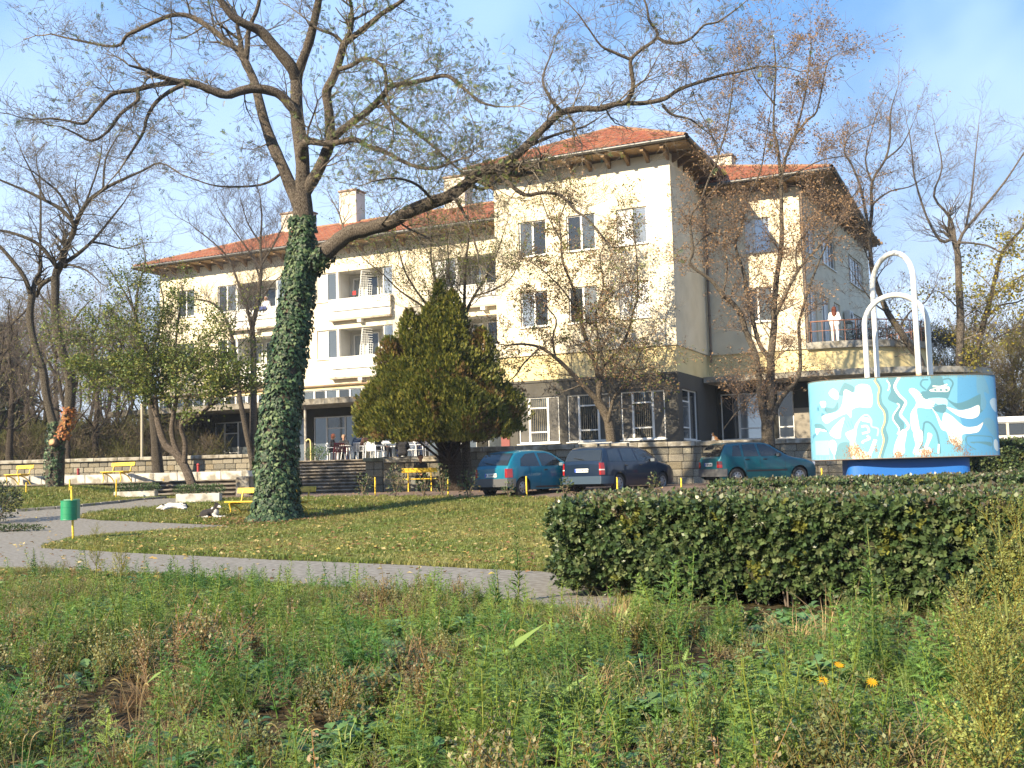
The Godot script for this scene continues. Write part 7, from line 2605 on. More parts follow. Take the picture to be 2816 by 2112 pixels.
# pose: joints by name; the figure looks along +z; y 0 is the floor
func person(label: String, at: Vector3, turn: float, pose: Dictionary, c: Dictionary) -> void:
	var o := thing("person", label, "person", at, turn)
	var skin: Color = c.get("skin", Color(0.42, 0.25, 0.17))
	var cols := [skin, c.top, c.legs, c.shoes]
	var f := Field.new()
	f.setup(Vector3(-0.48, -0.03, -0.55), Vector3(0.48, 1.78 if pose.has("stand") else 1.42, 0.78), 0.021)
	var hip: Vector3 = pose.hip
	var neck: Vector3 = pose.neck
	var chest := hip.lerp(neck, 0.62)
	var belly := hip.lerp(neck, 0.28)
	var right := Vector3(1, 0, 0)
	f.bone(hip - right * 0.09, hip + right * 0.09, 0.125, 0.125, 2)
	f.bone(belly - right * 0.06, belly + right * 0.06, 0.125, 0.125, 1)
	f.bone(chest - right * 0.09, chest + right * 0.09, 0.12, 0.12, 1)
	f.bone(neck - right * 0.15 - Vector3(0, 0.05, 0), neck + right * 0.15 - Vector3(0, 0.05, 0), 0.062, 0.062, 1)
	f.bone(neck - Vector3(0, 0.05, 0), neck + Vector3(0, 0.04, 0), 0.055, 0.05, 0)
	var mb := MB.new()
	for s in 2:
		var sg := -1.0 if s == 0 else 1.0
		var sh := neck + right * 0.175 * sg - Vector3(0, 0.06, 0)
		var el: Vector3 = pose.elbow[s]
		var wr: Vector3 = pose.wrist[s]
		f.bone(sh, el, 0.055, 0.045, 1)
		f.bone(el, wr, 0.044, 0.033, 1)
		hand(mb, wr, pose.hand[s], Vector3(0, -1, 0.1), skin)
		var kn: Vector3 = pose.knee[s]
		var an: Vector3 = pose.ankle[s]
		f.bone(hip + right * 0.095 * sg, kn, 0.088, 0.062, 2)
		f.bone(kn, an, 0.060, 0.045, 2)
		var fo: Vector3 = pose.get("foot", Vector3(0, -0.02, 0.15))
		f.bone(an - Vector3(0, 0.035, 0.03), an + fo + Vector3(0, -0.02, 0), 0.042, 0.034, 3)
	f.mesh(cols, mb)
	# the head on a finer grid
	var head: Vector3 = pose.head
	var hd := Basis.from_euler(Vector3(pose.get("nod", 0.0), pose.get("look", 0.0), 0.0))
	var hf := Field.new()
	hf.k = 140.0
	hf.setup(head - Vector3(0.14, 0.17, 0.15), head + Vector3(0.14, 0.17, 0.17), 0.011)
	var bones := [[[0, 0.025, -0.012], [0, 0.03, 0.02], 0.088, 0.082], [[0, -0.055, 0.03], [0, -0.075, 0.055], 0.055, 0.036], [[0, -0.14, -0.01], [0, -0.05, -0.01], 0.05, 0.055], [[0, 0.005, 0.09], [0, -0.032, 0.112], 0.010, 0.015], [[-0.085, 0.01, 0], [-0.088, -0.025, 0.005], 0.015, 0.012], [[0.085, 0.01, 0], [0.088, -0.025, 0.005], 0.015, 0.012], [[-0.022, -0.062, 0.088], [0.022, -0.062, 0.088], 0.008, 0.008]]
	for b in bones: hf.bone(head + hd * Vector3(b[0][0], b[0][1], b[0][2]), head + hd * Vector3(b[1][0], b[1][1], b[1][2]), b[2], b[3], 0)
	hf.mesh(cols, mb)
	for s in [-1.0, 1.0]:
		var e := head + hd * Vector3(s * 0.033, 0.008, 0.088)
		mb.bar(e, e + hd * Vector3(0, 0, 0.007), 0.009, 8, Color(0.02, 0.015, 0.012), 0.005)
	obj("body", mb, mats.cloth, o)
	# hair or cap: a shell over the skull
	mb = MB.new()
	var hair: float = c.get("hair_len", 0.0)
	for j in 9:
		for i in 20:
			var q := []
			for e in [[i, j], [i + 1, j], [i + 1, j + 1], [i, j + 1]]:
				var a: float = TAU * e[0] / 20.0
				var front := maxf(0.0, sin(a))
				var limit := lerpf(1.75, 0.95, front) + hair * (1.0 - front) * 0.5
				var t: float = limit * e[1] / 9.0
				var d := Vector3(cos(a) * sin(t), cos(t), sin(a) * sin(t))
				var drop := Vector3(0, -hair * 0.2 * maxf(0.0, t - 1.3), 0)
				q.append(head + hd * (Vector3(0, 0.026, 0.0) + d * Vector3(0.099, 0.094, 0.112) + drop))
			mb.quad(q[3], q[2], q[1], q[0], c.hair)
	if c.has("cap"):
		mb.cbox(Vector3(-0.07, 0.055, 0.07), Vector3(0.07, 0.068, 0.19), 0.006, c.hair, Transform3D(hd, head))
	obj("cap" if c.has("cap") else "hair", mb, mats.cloth, o)
	if c.has("long"):
		mb = MB.new()
		mb.tube(PackedVector3Array([head + Vector3(0, 0.03, -0.05), head + Vector3(0, -0.1, -0.085), head + Vector3(0, -0.28, -0.10), head + Vector3(0, -0.40, -0.09)]), PackedFloat32Array([0.10, 0.115, 0.10, 0.04]), 14, c.hair)
		obj("long_hair", mb, mats.cloth, o)

func sit_pose(lean := 0.0, arms := 0) -> Dictionary:
	var hip := Vector3(0, 0.52, -0.08)
	var neck := hip + Vector3(0, 0.50 * cos(lean), 0.50 * sin(lean) - 0.03)
	var p := {"hip": hip, "neck": neck, "head": neck + Vector3(0, 0.17, 0.03 + 0.06 * sin(lean)), "knee": [Vector3(-0.13, 0.50, 0.36), Vector3(0.13, 0.50, 0.37)], "ankle": [Vector3(-0.13, 0.08, 0.34), Vector3(0.14, 0.08, 0.40)]}
	if arms == 0:      # forearms on the thighs
		p["elbow"] = [neck + Vector3(-0.25, -0.30, 0.04), neck + Vector3(0.25, -0.30, 0.05)]
		p["wrist"] = [Vector3(-0.13, 0.62, 0.24), Vector3(0.13, 0.62, 0.25)]
		p["hand"] = [Vector3(0.2, -0.1, 1), Vector3(-0.2, -0.1, 1)]
	elif arms == 1:    # forearms on a table
		p["elbow"] = [neck + Vector3(-0.26, -0.26, 0.12), neck + Vector3(0.26, -0.26, 0.12)]
		p["wrist"] = [Vector3(-0.16, 0.76, 0.38), Vector3(0.13, 0.76, 0.40)]
		p["hand"] = [Vector3(0.5, 0, 1), Vector3(-0.5, 0, 1)]
	else:              # hands clasped between the knees
		p["elbow"] = [neck + Vector3(-0.25, -0.28, 0.12), neck + Vector3(0.25, -0.28, 0.12)]
		p["wrist"] = [Vector3(-0.055, 0.60, 0.30), Vector3(0.055, 0.60, 0.31)]
		p["hand"] = [Vector3(0.5, -0.3, 1), Vector3(-0.5, -0.3, 1)]
	return p

func stand_pose() -> Dictionary:
	return {"stand": 1, "hip": Vector3(0, 0.92, 0), "neck": Vector3(0, 1.43, -0.01), "head": Vector3(0, 1.59, 0.02), "knee": [Vector3(-0.10, 0.50, 0.03), Vector3(0.10, 0.50, 0.02)], "ankle": [Vector3(-0.10, 0.08, 0), Vector3(0.11, 0.08, -0.03)], "elbow": [Vector3(-0.24, 1.12, -0.02), Vector3(0.24, 1.12, -0.02)], "wrist": [Vector3(-0.20, 0.95, 0.16), Vector3(0.20, 0.95, 0.16)], "hand": [Vector3(0.4, 0.1, 1), Vector3(-0.4, 0.1, 1)]}

func build_people() -> void:
	var black := Color(0.018, 0.018, 0.02)
	var jeans := Color(0.035, 0.05, 0.09)
	var grey_hair := Color(0.25, 0.22, 0.19)
	var dark_hair := Color(0.025, 0.018, 0.014)
	person("red-haired person in dark clothes sitting at the left end of the cafe", on_terrace(917, 50.0), deg_to_rad(85), sit_pose(0.12, 1), {"top": black, "legs": black, "shoes": black, "hair": Color(0.16, 0.04, 0.02), "hair_len": 0.6})
	person("light-haired man in a dark top sitting facing the lawn", on_terrace(945, 51.2), deg_to_rad(10), sit_pose(0.1, 1), {"top": Color(0.03, 0.03, 0.035), "legs": jeans, "shoes": black, "hair": Color(0.30, 0.20, 0.11)})
	person("dark-haired man in dark blue sitting with his back to the lawn", on_terrace(984, 48.8), deg_to_rad(190), sit_pose(0.06, 0), {"top": Color(0.03, 0.05, 0.09), "legs": jeans, "shoes": black, "hair": dark_hair})
	person("grey-haired person in a brown jacket sitting among the white chairs", on_terrace(1006, 48.6), deg_to_rad(215), sit_pose(0.1, 0), {"top": Color(0.085, 0.04, 0.028), "legs": Color(0.05, 0.045, 0.04), "shoes": black, "hair": grey_hair})
	person("man in a dark suit leaning back on a white chair, seen from the side", on_terrace(1049, 49.4), deg_to_rad(75), sit_pose(-0.22, 0), {"top": Color(0.022, 0.024, 0.03), "legs": Color(0.03, 0.03, 0.035), "shoes": black, "hair": grey_hair})
	person("man in a dark cap and bright blue top sitting sideways", on_terrace(1116, 50.0), deg_to_rad(-80), sit_pose(0.08, 0), {"top": Color(0.03, 0.075, 0.30), "legs": Color(0.04, 0.09, 0.30), "shoes": black, "hair": Color(0.015, 0.015, 0.02), "cap": 1})
	person("person in grey sitting at the right end of the cafe, by the evergreen", on_terrace(1160, 50.6), deg_to_rad(-20), sit_pose(0.05, 0), {"top": Color(0.20, 0.19, 0.20), "legs": Color(0.06, 0.09, 0.16), "shoes": black, "hair": dark_hair})
	# on and behind the bench by the evergreen
	var p := P(1108, 1300, 42.6)
	person("fair-haired man in black sitting with his back to the lawn, left of the bench", Vector3(p.x, 1.60, p.z), deg_to_rad(184), sit_pose(0.1, 0), {"top": black, "legs": black, "shoes": black, "hair": Color(0.26, 0.15, 0.08)})
	p = P(1158, 1335, 38.95)
	person("dark-haired man in a dark jacket sitting at the bench with clasped hands", Vector3(p.x, ground_y(p.x, p.z) + 0.02, p.z), deg_to_rad(4), sit_pose(0.12, 2), {"top": Color(0.03, 0.03, 0.033), "legs": black, "shoes": black, "hair": dark_hair})
	var th := 1.143
	var bt := Transform3D(Basis(Vector3(sin(th), 0, cos(th)), Vector3.UP, Vector3(-cos(th), 0, sin(th))), Vector3(6.784, 0, -43.756))
	person("woman with long red-brown hair in white standing on the round balcony", bt * Vector3(5.35, 6.5, -6.6), deg_to_rad(158), stand_pose(), {"top": Color(0.78, 0.75, 0.76), "legs": Color(0.72, 0.70, 0.72), "shoes": Color(0.5, 0.5, 0.5), "hair": Color(0.11, 0.035, 0.022), "hair_len": 0.8, "long": 1})
	person("white-haired person leaning out of the top left loggia over blue cloth", bt * Vector3(-25.1, 9.72, -5.95), deg_to_rad(-20), stand_pose(), {"top": Color(0.62, 0.60, 0.62), "legs": jeans, "shoes": black, "hair": Color(0.55, 0.53, 0.52)})
	var mb := MB.new()
	mb.cbox(Vector3(-0.45, -0.16, 0.0), Vector3(0.35, 0.03, 0.06), 0.02, Color(0.06, 0.09, 0.24))
	var o := obj("blue_cloth", mb, mats.cloth)
	o.transform = bt * Transform3D(Basis(), Vector3(-25.0, 10.73, -5.37))
	tag(o, "dark blue cloth hung over the top left balcony rail", "cloth")
	for q in [[Vector3(-19.3, 10.95, -5.95), Color(0.45, 0.03, 0.03), "small red cloth hanging in the upper middle loggia"], [Vector3(-24.6, 8.35, -5.95), Color(0.10, 0.38, 0.28), "small green and red cloth hanging in the lower left loggia"]]:
		mb = MB.new()
		mb.cbox(Vector3(-0.1, 0, -0.01), Vector3(0.1, 0.22, 0.01), 0.005, q[1])
		if q[0].y < 9: mb.cbox(Vector3(0.12, 0.02, -0.01), Vector3(0.28, 0.2, 0.01), 0.005, Color(0.45, 0.06, 0.08))
		o = obj("hanging_cloth", mb, mats.cloth)
		o.transform = bt * Transform3D(Basis(), q[0])
		tag(o, q[2], "cloth")

func build_animals() -> void:
	var white := Color(0.66, 0.62, 0.58)
	var black := Color(0.02, 0.018, 0.018)
	# white dog lying flat on its side
	var o := thing("dog", "white dog with black patches lying flat on the grass by the path", "dog", on_ground(484, 1402), deg_to_rad(8))
	var f := Field.new()
	f.setup(Vector3(-0.62, -0.03, -0.3), Vector3(0.62, 0.4, 0.45), 0.017)
	f.bone(Vector3(-0.18, 0.10, 0), Vector3(0.16, 0.10, 0), 0.115, 0.10, 0)
	f.bone(Vector3(0.16, 0.10, 0), Vector3(0.24, 0.10, -0.02), 0.10, 0.09, 1)
	f.bone(Vector3(-0.18, 0.10, 0.0), Vector3(-0.34, 0.10, 0.02), 0.09, 0.06, 0)
	f.bone(Vector3(-0.36, 0.10, 0.02), Vector3(-0.42, 0.09, 0.03), 0.068, 0.055, 0)
	f.bone(Vector3(-0.42, 0.08, 0.03), Vector3(-0.53, 0.06, 0.05), 0.045, 0.028, 0)
	f.bone(Vector3(-0.37, 0.15, 0.07), Vector3(-0.34, 0.18, 0.11), 0.02, 0.012, 1)
	f.bone(Vector3(-0.36, 0.15, -0.04), Vector3(-0.33, 0.18, -0.08), 0.02, 0.012, 1)
	for q in [[-0.15, 0.05], [-0.08, 0.09]]:
		f.bone(Vector3(q[0], q[1], 0.06), Vector3(q[0] - 0.14, 0.06, 0.20), 0.04, 0.028, 0)
		f.bone(Vector3(q[0] - 0.14, 0.06, 0.20), Vector3(q[0] - 0.20, 0.035, 0.36), 0.026, 0.024, 0)
	for q in [[0.18, 0.06], [0.24, 0.09]]:
		f.bone(Vector3(q[0], q[1], 0.04), Vector3(q[0] - 0.06, 0.07, 0.20), 0.065, 0.035, 0)
		f.bone(Vector3(q[0] - 0.06, 0.07, 0.20), Vector3(q[0] + 0.10, 0.05, 0.28), 0.032, 0.022, 0)
		f.bone(Vector3(q[0] + 0.10, 0.05, 0.28), Vector3(q[0] + 0.04, 0.03, 0.38), 0.022, 0.022, 0)
	f.bone(Vector3(0.27, 0.09, -0.02), Vector3(0.42, 0.05, -0.06), 0.03, 0.022, 1)
	f.bone(Vector3(0.42, 0.05, -0.06), Vector3(0.56, 0.035, 0.0), 0.022, 0.015, 1)
	var mb := MB.new()
	f.mesh([white, black], mb)
	mb.bar(Vector3(-0.53, 0.062, 0.05), Vector3(-0.55, 0.06, 0.053), 0.016, 8, black)
	obj("body", mb, mats.fur, o)
	# black dog with a white chest resting by the bench
	o = thing("dog", "black dog with white chest lying upright beside the long yellow bench", "dog", on_ground(586, 1424), deg_to_rad(-12))
	f = Field.new()
	f.setup(Vector3(-0.5, -0.03, -0.25), Vector3(0.42, 0.5, 0.3), 0.015)
	f.bone(Vector3(-0.26, 0.11, 0), Vector3(0.02, 0.16, 0), 0.115, 0.12, 0)
	f.bone(Vector3(0.02, 0.17, 0), Vector3(0.08, 0.15, 0.02), 0.115, 0.09, 1)
	f.bone(Vector3(0.05, 0.22, 0), Vector3(0.12, 0.31, 0.01), 0.075, 0.06, 0)
	f.bone(Vector3(0.12, 0.33, 0.01), Vector3(0.15, 0.33, 0.02), 0.066, 0.058, 0)
	f.bone(Vector3(0.17, 0.31, 0.03), Vector3(0.26, 0.29, 0.06), 0.040, 0.026, 1)
	for s in [-1.0, 1.0]:
		f.bone(Vector3(0.11, 0.38, 0.05 * s + 0.01), Vector3(0.09, 0.43, 0.07 * s + 0.01), 0.022, 0.010, 0)
		f.bone(Vector3(0.06, 0.10, 0.075 * s), Vector3(0.10, 0.04, 0.085 * s), 0.045, 0.032, 1)
		f.bone(Vector3(0.10, 0.035, 0.085 * s), Vector3(0.30, 0.028, 0.09 * s), 0.030, 0.026, 1)
		f.bone(Vector3(-0.24, 0.10, 0.08 * s), Vector3(-0.10, 0.12, 0.13 * s), 0.075, 0.05, 0)
		f.bone(Vector3(-0.10, 0.10, 0.13 * s), Vector3(-0.22, 0.035, 0.15 * s), 0.035, 0.025, 0)
		f.bone(Vector3(-0.22, 0.03, 0.15 * s), Vector3(-0.08, 0.026, 0.16 * s), 0.025, 0.024, 1)
	f.bone(Vector3(-0.33, 0.08, 0.0), Vector3(-0.46, 0.04, 0.08), 0.03, 0.018, 0)
	mb = MB.new()
	f.mesh([black, white], mb)
	mb.bar(Vector3(0.265, 0.30, 0.062), Vector3(0.28, 0.298, 0.066), 0.014, 8, black)
	obj("body", mb, mats.fur, o)
	# ginger and white cat on the coping
	var p := P(1964, 1213, 41.25)
	o = thing("cat", "ginger and white cat sitting on the stone wall's coping", "cat", Vector3(p.x, 2.232, p.z), deg_to_rad(-60))
	f = Field.new()
	f.setup(Vector3(-0.16, -0.02, -0.26), Vector3(0.16, 0.36, 0.2), 0.011)
	var gi := Color(0.42, 0.19, 0.07)
	f.k = 90.0
	f.bone(Vector3(0, 0.075, -0.10), Vector3(0, 0.10, -0.04), 0.078, 0.075, 0)
	f.bone(Vector3(0, 0.12, -0.02), Vector3(0, 0.185, 0.03), 0.062, 0.048, 0)
	f.bone(Vector3(0, 0.13, 0.035), Vector3(0, 0.09, 0.05), 0.045, 0.04, 1)
	f.bone(Vector3(0, 0.245, 0.055), Vector3(0, 0.243, 0.06), 0.048, 0.047, 0)
	f.bone(Vector3(0, 0.228, 0.09), Vector3(0, 0.226, 0.105), 0.024, 0.017, 1)
	for s in [-1.0, 1.0]:
		f.bone(Vector3(0.03 * s, 0.28, 0.05), Vector3(0.036 * s, 0.312, 0.045), 0.015, 0.005, 0)
		f.bone(Vector3(0.035 * s, 0.12, 0.045), Vector3(0.035 * s, 0.02, 0.06), 0.024, 0.017, 1)
		f.bone(Vector3(0.035 * s, 0.014, 0.06), Vector3(0.035 * s, 0.014, 0.085), 0.017, 0.015, 1)
		f.bone(Vector3(0.065 * s, 0.06, -0.07), Vector3(0.07 * s, 0.05, 0.0), 0.05, 0.035, 0)
		f.bone(Vector3(0.07 * s, 0.015, -0.05), Vector3(0.07 * s, 0.014, 0.03), 0.018, 0.016, 1)
	f.bone(Vector3(0, 0.03, -0.17), Vector3(0.10, 0.018, -0.15), 0.02, 0.018, 0)
	f.bone(Vector3(0.10, 0.018, -0.15), Vector3(0.13, 0.016, -0.03), 0.018, 0.014, 0)
	mb = MB.new()
	f.mesh([gi, white], mb)
	obj("body", mb, mats.fur, o)


# ---------------------------------------------------------------- hedges, grass, fallen leaves, weeds
func hedge_leaf() -> ArrayMesh:
	if not meshes.has("sprig"):
		# a short shoot with seven rounded leaves
		var mb := MB.new()
		var r := RandomNumberGenerator.new()
		r.seed = 8
		for k in 7:
			var a := k * 2.4
			var base := Vector3(0, 0, 0.012 + 0.011 * k)
			var d := Vector3(cos(a), sin(a), 0.75 + 0.1 * k).normalized()
			var l := 0.046 * r.randf_range(0.75, 1.2)
			var s := d.cross(Vector3(0, 0, 1)).normalized()
			var nn := s.cross(d)
			var sh := W1 * r.randf_range(0.8, 1.15)
			var w := l * 0.33
			var m := base + d * l * 0.5
			mb.quad(base, m + s * w + nn * 0.004, base + d * l, m - s * w + nn * 0.004, sh)
		mb.bar(Vector3(0, 0, -0.05), Vector3(0, 0, 0.09), 0.0022, 3, Color(0.9, 0.6, 0.4))
		meshes["sprig"] = mb.mesh()
	return meshes["sprig"]

# a clipped hedge over the quadrilateral a, b (front) and c, d (back), in plan
func hedge(label: String, a: Vector2, b: Vector2, c: Vector2, d: Vector2, h: float, per_m2: float, scale: float) -> void:
	var o := thing("hedge", label, "hedge")
	var n := FastNoiseLite.new()
	n.frequency = 0.9
	n.fractal_octaves = 3
	n.seed = 15
	var where := []
	var tints := []
	var mb := MB.new()
	var mid := (a + b + c + d) * 0.25
	var inset := func(p: Vector2): return p + (mid - p).normalized() * 0.2
	var ia: Vector2 = inset.call(a)
	var ib: Vector2 = inset.call(b)
	var ic: Vector2 = inset.call(c)
	var id: Vector2 = inset.call(d)
	var q := [ia, ib, ic, id]
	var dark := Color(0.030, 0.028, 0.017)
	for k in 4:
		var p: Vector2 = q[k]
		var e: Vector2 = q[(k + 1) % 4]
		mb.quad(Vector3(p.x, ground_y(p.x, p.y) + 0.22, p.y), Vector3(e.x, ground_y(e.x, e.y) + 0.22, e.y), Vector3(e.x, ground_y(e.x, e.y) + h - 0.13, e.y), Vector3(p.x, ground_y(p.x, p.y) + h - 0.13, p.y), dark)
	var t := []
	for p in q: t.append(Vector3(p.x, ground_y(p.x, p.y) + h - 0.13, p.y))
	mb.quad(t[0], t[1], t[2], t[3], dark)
	# woody stems under the foliage
	var edge := a.distance_to(b)
	for k in int(edge * 16):
		var f := rng.randf()
		var p := a.lerp(b, f).lerp(mid, rnd(0.09, 0.2))
		var y := ground_y(p.x, p.y)
		var lean := Vector3(rnd(-0.12, 0.12), 0, rnd(-0.1, 0.1))
		mb.tube(PackedVector3Array([Vector3(p.x, y - 0.05, p.y), Vector3(p.x, y + 0.2, p.y) + lean * 0.5, Vector3(p.x, y + 0.5, p.y) + lean]), PackedFloat32Array([0.010, 0.008, 0.005]), 4, Color(0.12, 0.095, 0.075))
	obj("stems", mb, mats.twig, o)
	var tones := [Color(0.046, 0.080, 0.028), Color(0.062, 0.098, 0.036), Color(0.034, 0.060, 0.023), Color(0.080, 0.115, 0.040), Color(0.115, 0.14, 0.06)]
	var quads := [[a, b, true], [b, c, true], [d, a, true], [c, d, true]]
	for e in quads:
		var l: float = e[0].distance_to(e[1])
		var along: Vector2 = (e[1] - e[0]).normalized()
		var out := Vector2(along.y, -along.x)
		if out.dot(mid - e[0]) > 0: out = -out
		for k in int(l * h * per_m2):
			var f := rng.randf() * l
			var y := 0.05 + (h - 0.02) * rng.randf()
			if y < 0.16 and rng.randf() < 0.45: continue
			var bump := n.get_noise_3d(f * 1.5 + e[0].x * 3, y * 1.8, e[0].y) * 0.22
			var depth := bump - pow(rng.randf(), 1.7) * 0.16 - (0.12 * smooth(0.30, 0.0, y))
			var p: Vector2 = e[0] + along * f + out * depth
			var dir := Vector3(out.x, rnd(-0.2, 1.0), out.y) + Vector3(rnd(-0.7, 0.7), 0, rnd(-0.7, 0.7))
			where.append(Transform3D(face(dir.normalized(), rnd(-3, 3), scale * rnd(0.7, 1.25)), Vector3(p.x, ground_y(p.x, p.y) + y, p.y)))
			var tc: Color = tones[rng.randi() % 5]
			if n.get_noise_3d(p.x * 2, y * 2, p.y * 2 + 40) > 0.42: tc = Color(0.13, 0.14, 0.03)
			tints.append(tc * rnd(0.7, 1.3))
	var la := a.distance_to(b)
	var wd := (a.distance_to(d) + b.distance_to(c)) * 0.5
	for k in int(la * wd * per_m2 * 0.85):
		var f := rng.randf()
		var g := rng.randf()
		var p := a.lerp(b, f).lerp(d.lerp(c, f), g)
		var y := h + n.get_noise_2d(p.x * 1.4, p.y * 1.4) * 0.10 - pow(rng.randf(), 2.0) * 0.12
		var dir := Vector3(rnd(-0.9, 0.9), rnd(0.5, 1.0), rnd(-0.9, 0.9))
		where.append(Transform3D(face(dir.normalized(), rnd(-3, 3), scale * rnd(0.6, 1.1)), Vector3(p.x, ground_y(p.x, p.y) + y, p.y)))
		var tc: Color = tones[rng.randi() % 5]
		if rng.randf() < 0.50: tc = Color(0.115, 0.092, 0.062).lerp(Color(0.085, 0.085, 0.04), rng.randf())
		tints.append(tc * rnd(0.7, 1.25))
	multi("leaves", hedge_leaf(), mats.gloss_leaf, where, tints, o)

func build_hedges() -> void:
	hedge("long clipped hedge in the right foreground beside the path", Vector2(0.42, -10.1), Vector2(6.6, -5.9), Vector2(8.6, -8.4), Vector2(1.0, -13.6), 0.82, 1700.0, 1.0)
	hedge("grey-topped clipped hedge between the foreground hedge and the monument", Vector2(4.9, -23.2), Vector2(16.5, -22.0), Vector2(16.5, -25.6), Vector2(4.9, -26.2), 0.74, 560.0, 1.6)
	hedge("green hedge right of the monument's plinth, before the van", Vector2(14.6, -36.6), Vector2(23.0, -36.0), Vector2(23.0, -38.0), Vector2(14.6, -38.2), 1.12, 330.0, 2.1)

func tuft_mesh(key: String, blades: int, h: float, spread: float, w: float, bend: float, seed_: int) -> ArrayMesh:
	if not meshes.has(key):
		var mb := MB.new()
		var r := RandomNumberGenerator.new()
		r.seed = seed_
		for k in blades:
			var a := r.randf() * TAU
			var o := Vector3(cos(a), 0, sin(a))
			var p := o * r.randf() * spread * 0.5
			var l := h * r.randf_range(0.5, 1.15)
			var s := Vector3(-o.z, 0, o.x) * w * r.randf_range(0.7, 1.3)
			var m := p + Vector3(0, l * 0.6, 0) + o * bend * l * 0.35
			var e := p + Vector3(0, l * r.randf_range(0.75, 1.0), 0) + o * bend * l
			var sh := W1 * r.randf_range(0.7, 1.2)
			mb.quad(p - s, p + s, m + s * 0.7, m - s * 0.7, sh)
			mb.tri(m - s * 0.7, m + s * 0.7, e, sh)
		meshes[key] = mb.mesh()
	return meshes[key]

func in_beds(x: float, z: float) -> bool:
	return Geometry2D.is_point_in_polygon(Vector2(x, z), paved) or Geometry2D.is_point_in_polygon(Vector2(x, z), parking)

func build_lawn_cover() -> void:
	var n := FastNoiseLite.new()
	n.frequency = 0.35
	n.fractal_octaves = 4
	n.seed = 31
	var where := []
	var tints := []
	var lw := []
	var lt := []
	var tuft := tuft_mesh("lawn", 9, 0.075, 0.16, 0.0042, 0.5, 3)
	for k in 120000:
		var d := 8.5 + 34.5 * pow(rng.randf(), 1.25)
		var x := rnd(-0.56, 0.36) * d
		if x > 0.4 and d < 14.0 and x > 0.2 + (14 - d) * 0.2: continue
		if d > 40.8 and x > -14: continue
		if in_beds(x, -d): continue
		var g := n.get_noise_2d(x, d)
		if g < -0.28 and rng.randf() < 0.6: continue
		where.append(Transform3D(Basis(Vector3.UP, rnd(0, TAU)).scaled(Vector3.ONE * rnd(0.6, 1.3) * (0.8 + d * 0.022)), Vector3(x, ground_y(x, -d) - 0.006, -d)))
		var c := Color(0.12, 0.165, 0.032).lerp(Color(0.23, 0.215, 0.068), clampf(0.45 + g * 1.1 + rnd(-0.25, 0.25), 0, 1))
		tints.append(c * rnd(0.75, 1.3))
	tag(multi("grass", tuft, mats.leaf, where, tints), "short patchy lawn grass", "", "", "stuff")
	var leaf := leaf_mesh(0.085, 0.055, 0.35)
	for k in 17000:
		var d := 12.0 + 29.0 * rng.randf()
		var x := rnd(-0.54, 0.34) * d
		var on_path := in_beds(x, -d)
		if on_path and rng.randf() < 0.85: continue
		if x > 0.9 and d < 14.0: continue
		var dt := Vector2(x + 6.3, d - 28.5).length()
		if n.get_noise_2d(x * 1.3 + 50, d * 1.3) < -0.05 and dt > 3.0 and rng.randf() < 0.6: continue
		var b := Basis.from_euler(Vector3(rnd(-0.5, 0.5), rnd(0, TAU), rnd(-0.6, 0.6))).scaled(Vector3.ONE * rnd(0.6, 1.25))
		lw.append(Transform3D(b, Vector3(x, ground_y(x, -d) + (0.014 if on_path else rnd(0.02, 0.07)), -d)))
		lt.append([Color(0.34, 0.24, 0.09), Color(0.27, 0.16, 0.07), Color(0.40, 0.32, 0.15), Color(0.20, 0.11, 0.055), Color(0.36, 0.29, 0.08)][rng.randi() % 5] * rnd(0.7, 1.2))
	for k in 900:
		# litter heaped round the great trunk and along the parking edge
		var a := rnd(0, TAU)
		var r := 0.6 + absf(rng.randfn()) * 0.8
		var x := -6.45 + cos(a) * r
		var d := 28.8 + sin(a) * r
		lw.append(Transform3D(Basis.from_euler(Vector3(rnd(-0.6, 0.6), rnd(0, TAU), rnd(-0.6, 0.6))), Vector3(x, ground_y(x, -d) + rnd(0.01, 0.07), -d)))
		lt.append(Color(0.25, 0.15, 0.08) * rnd(0.6, 1.3))
	tag(multi("fallen_leaves", leaf, mats.dry, lw, lt), "dry fallen leaves on the lawn and path", "", "", "stuff")

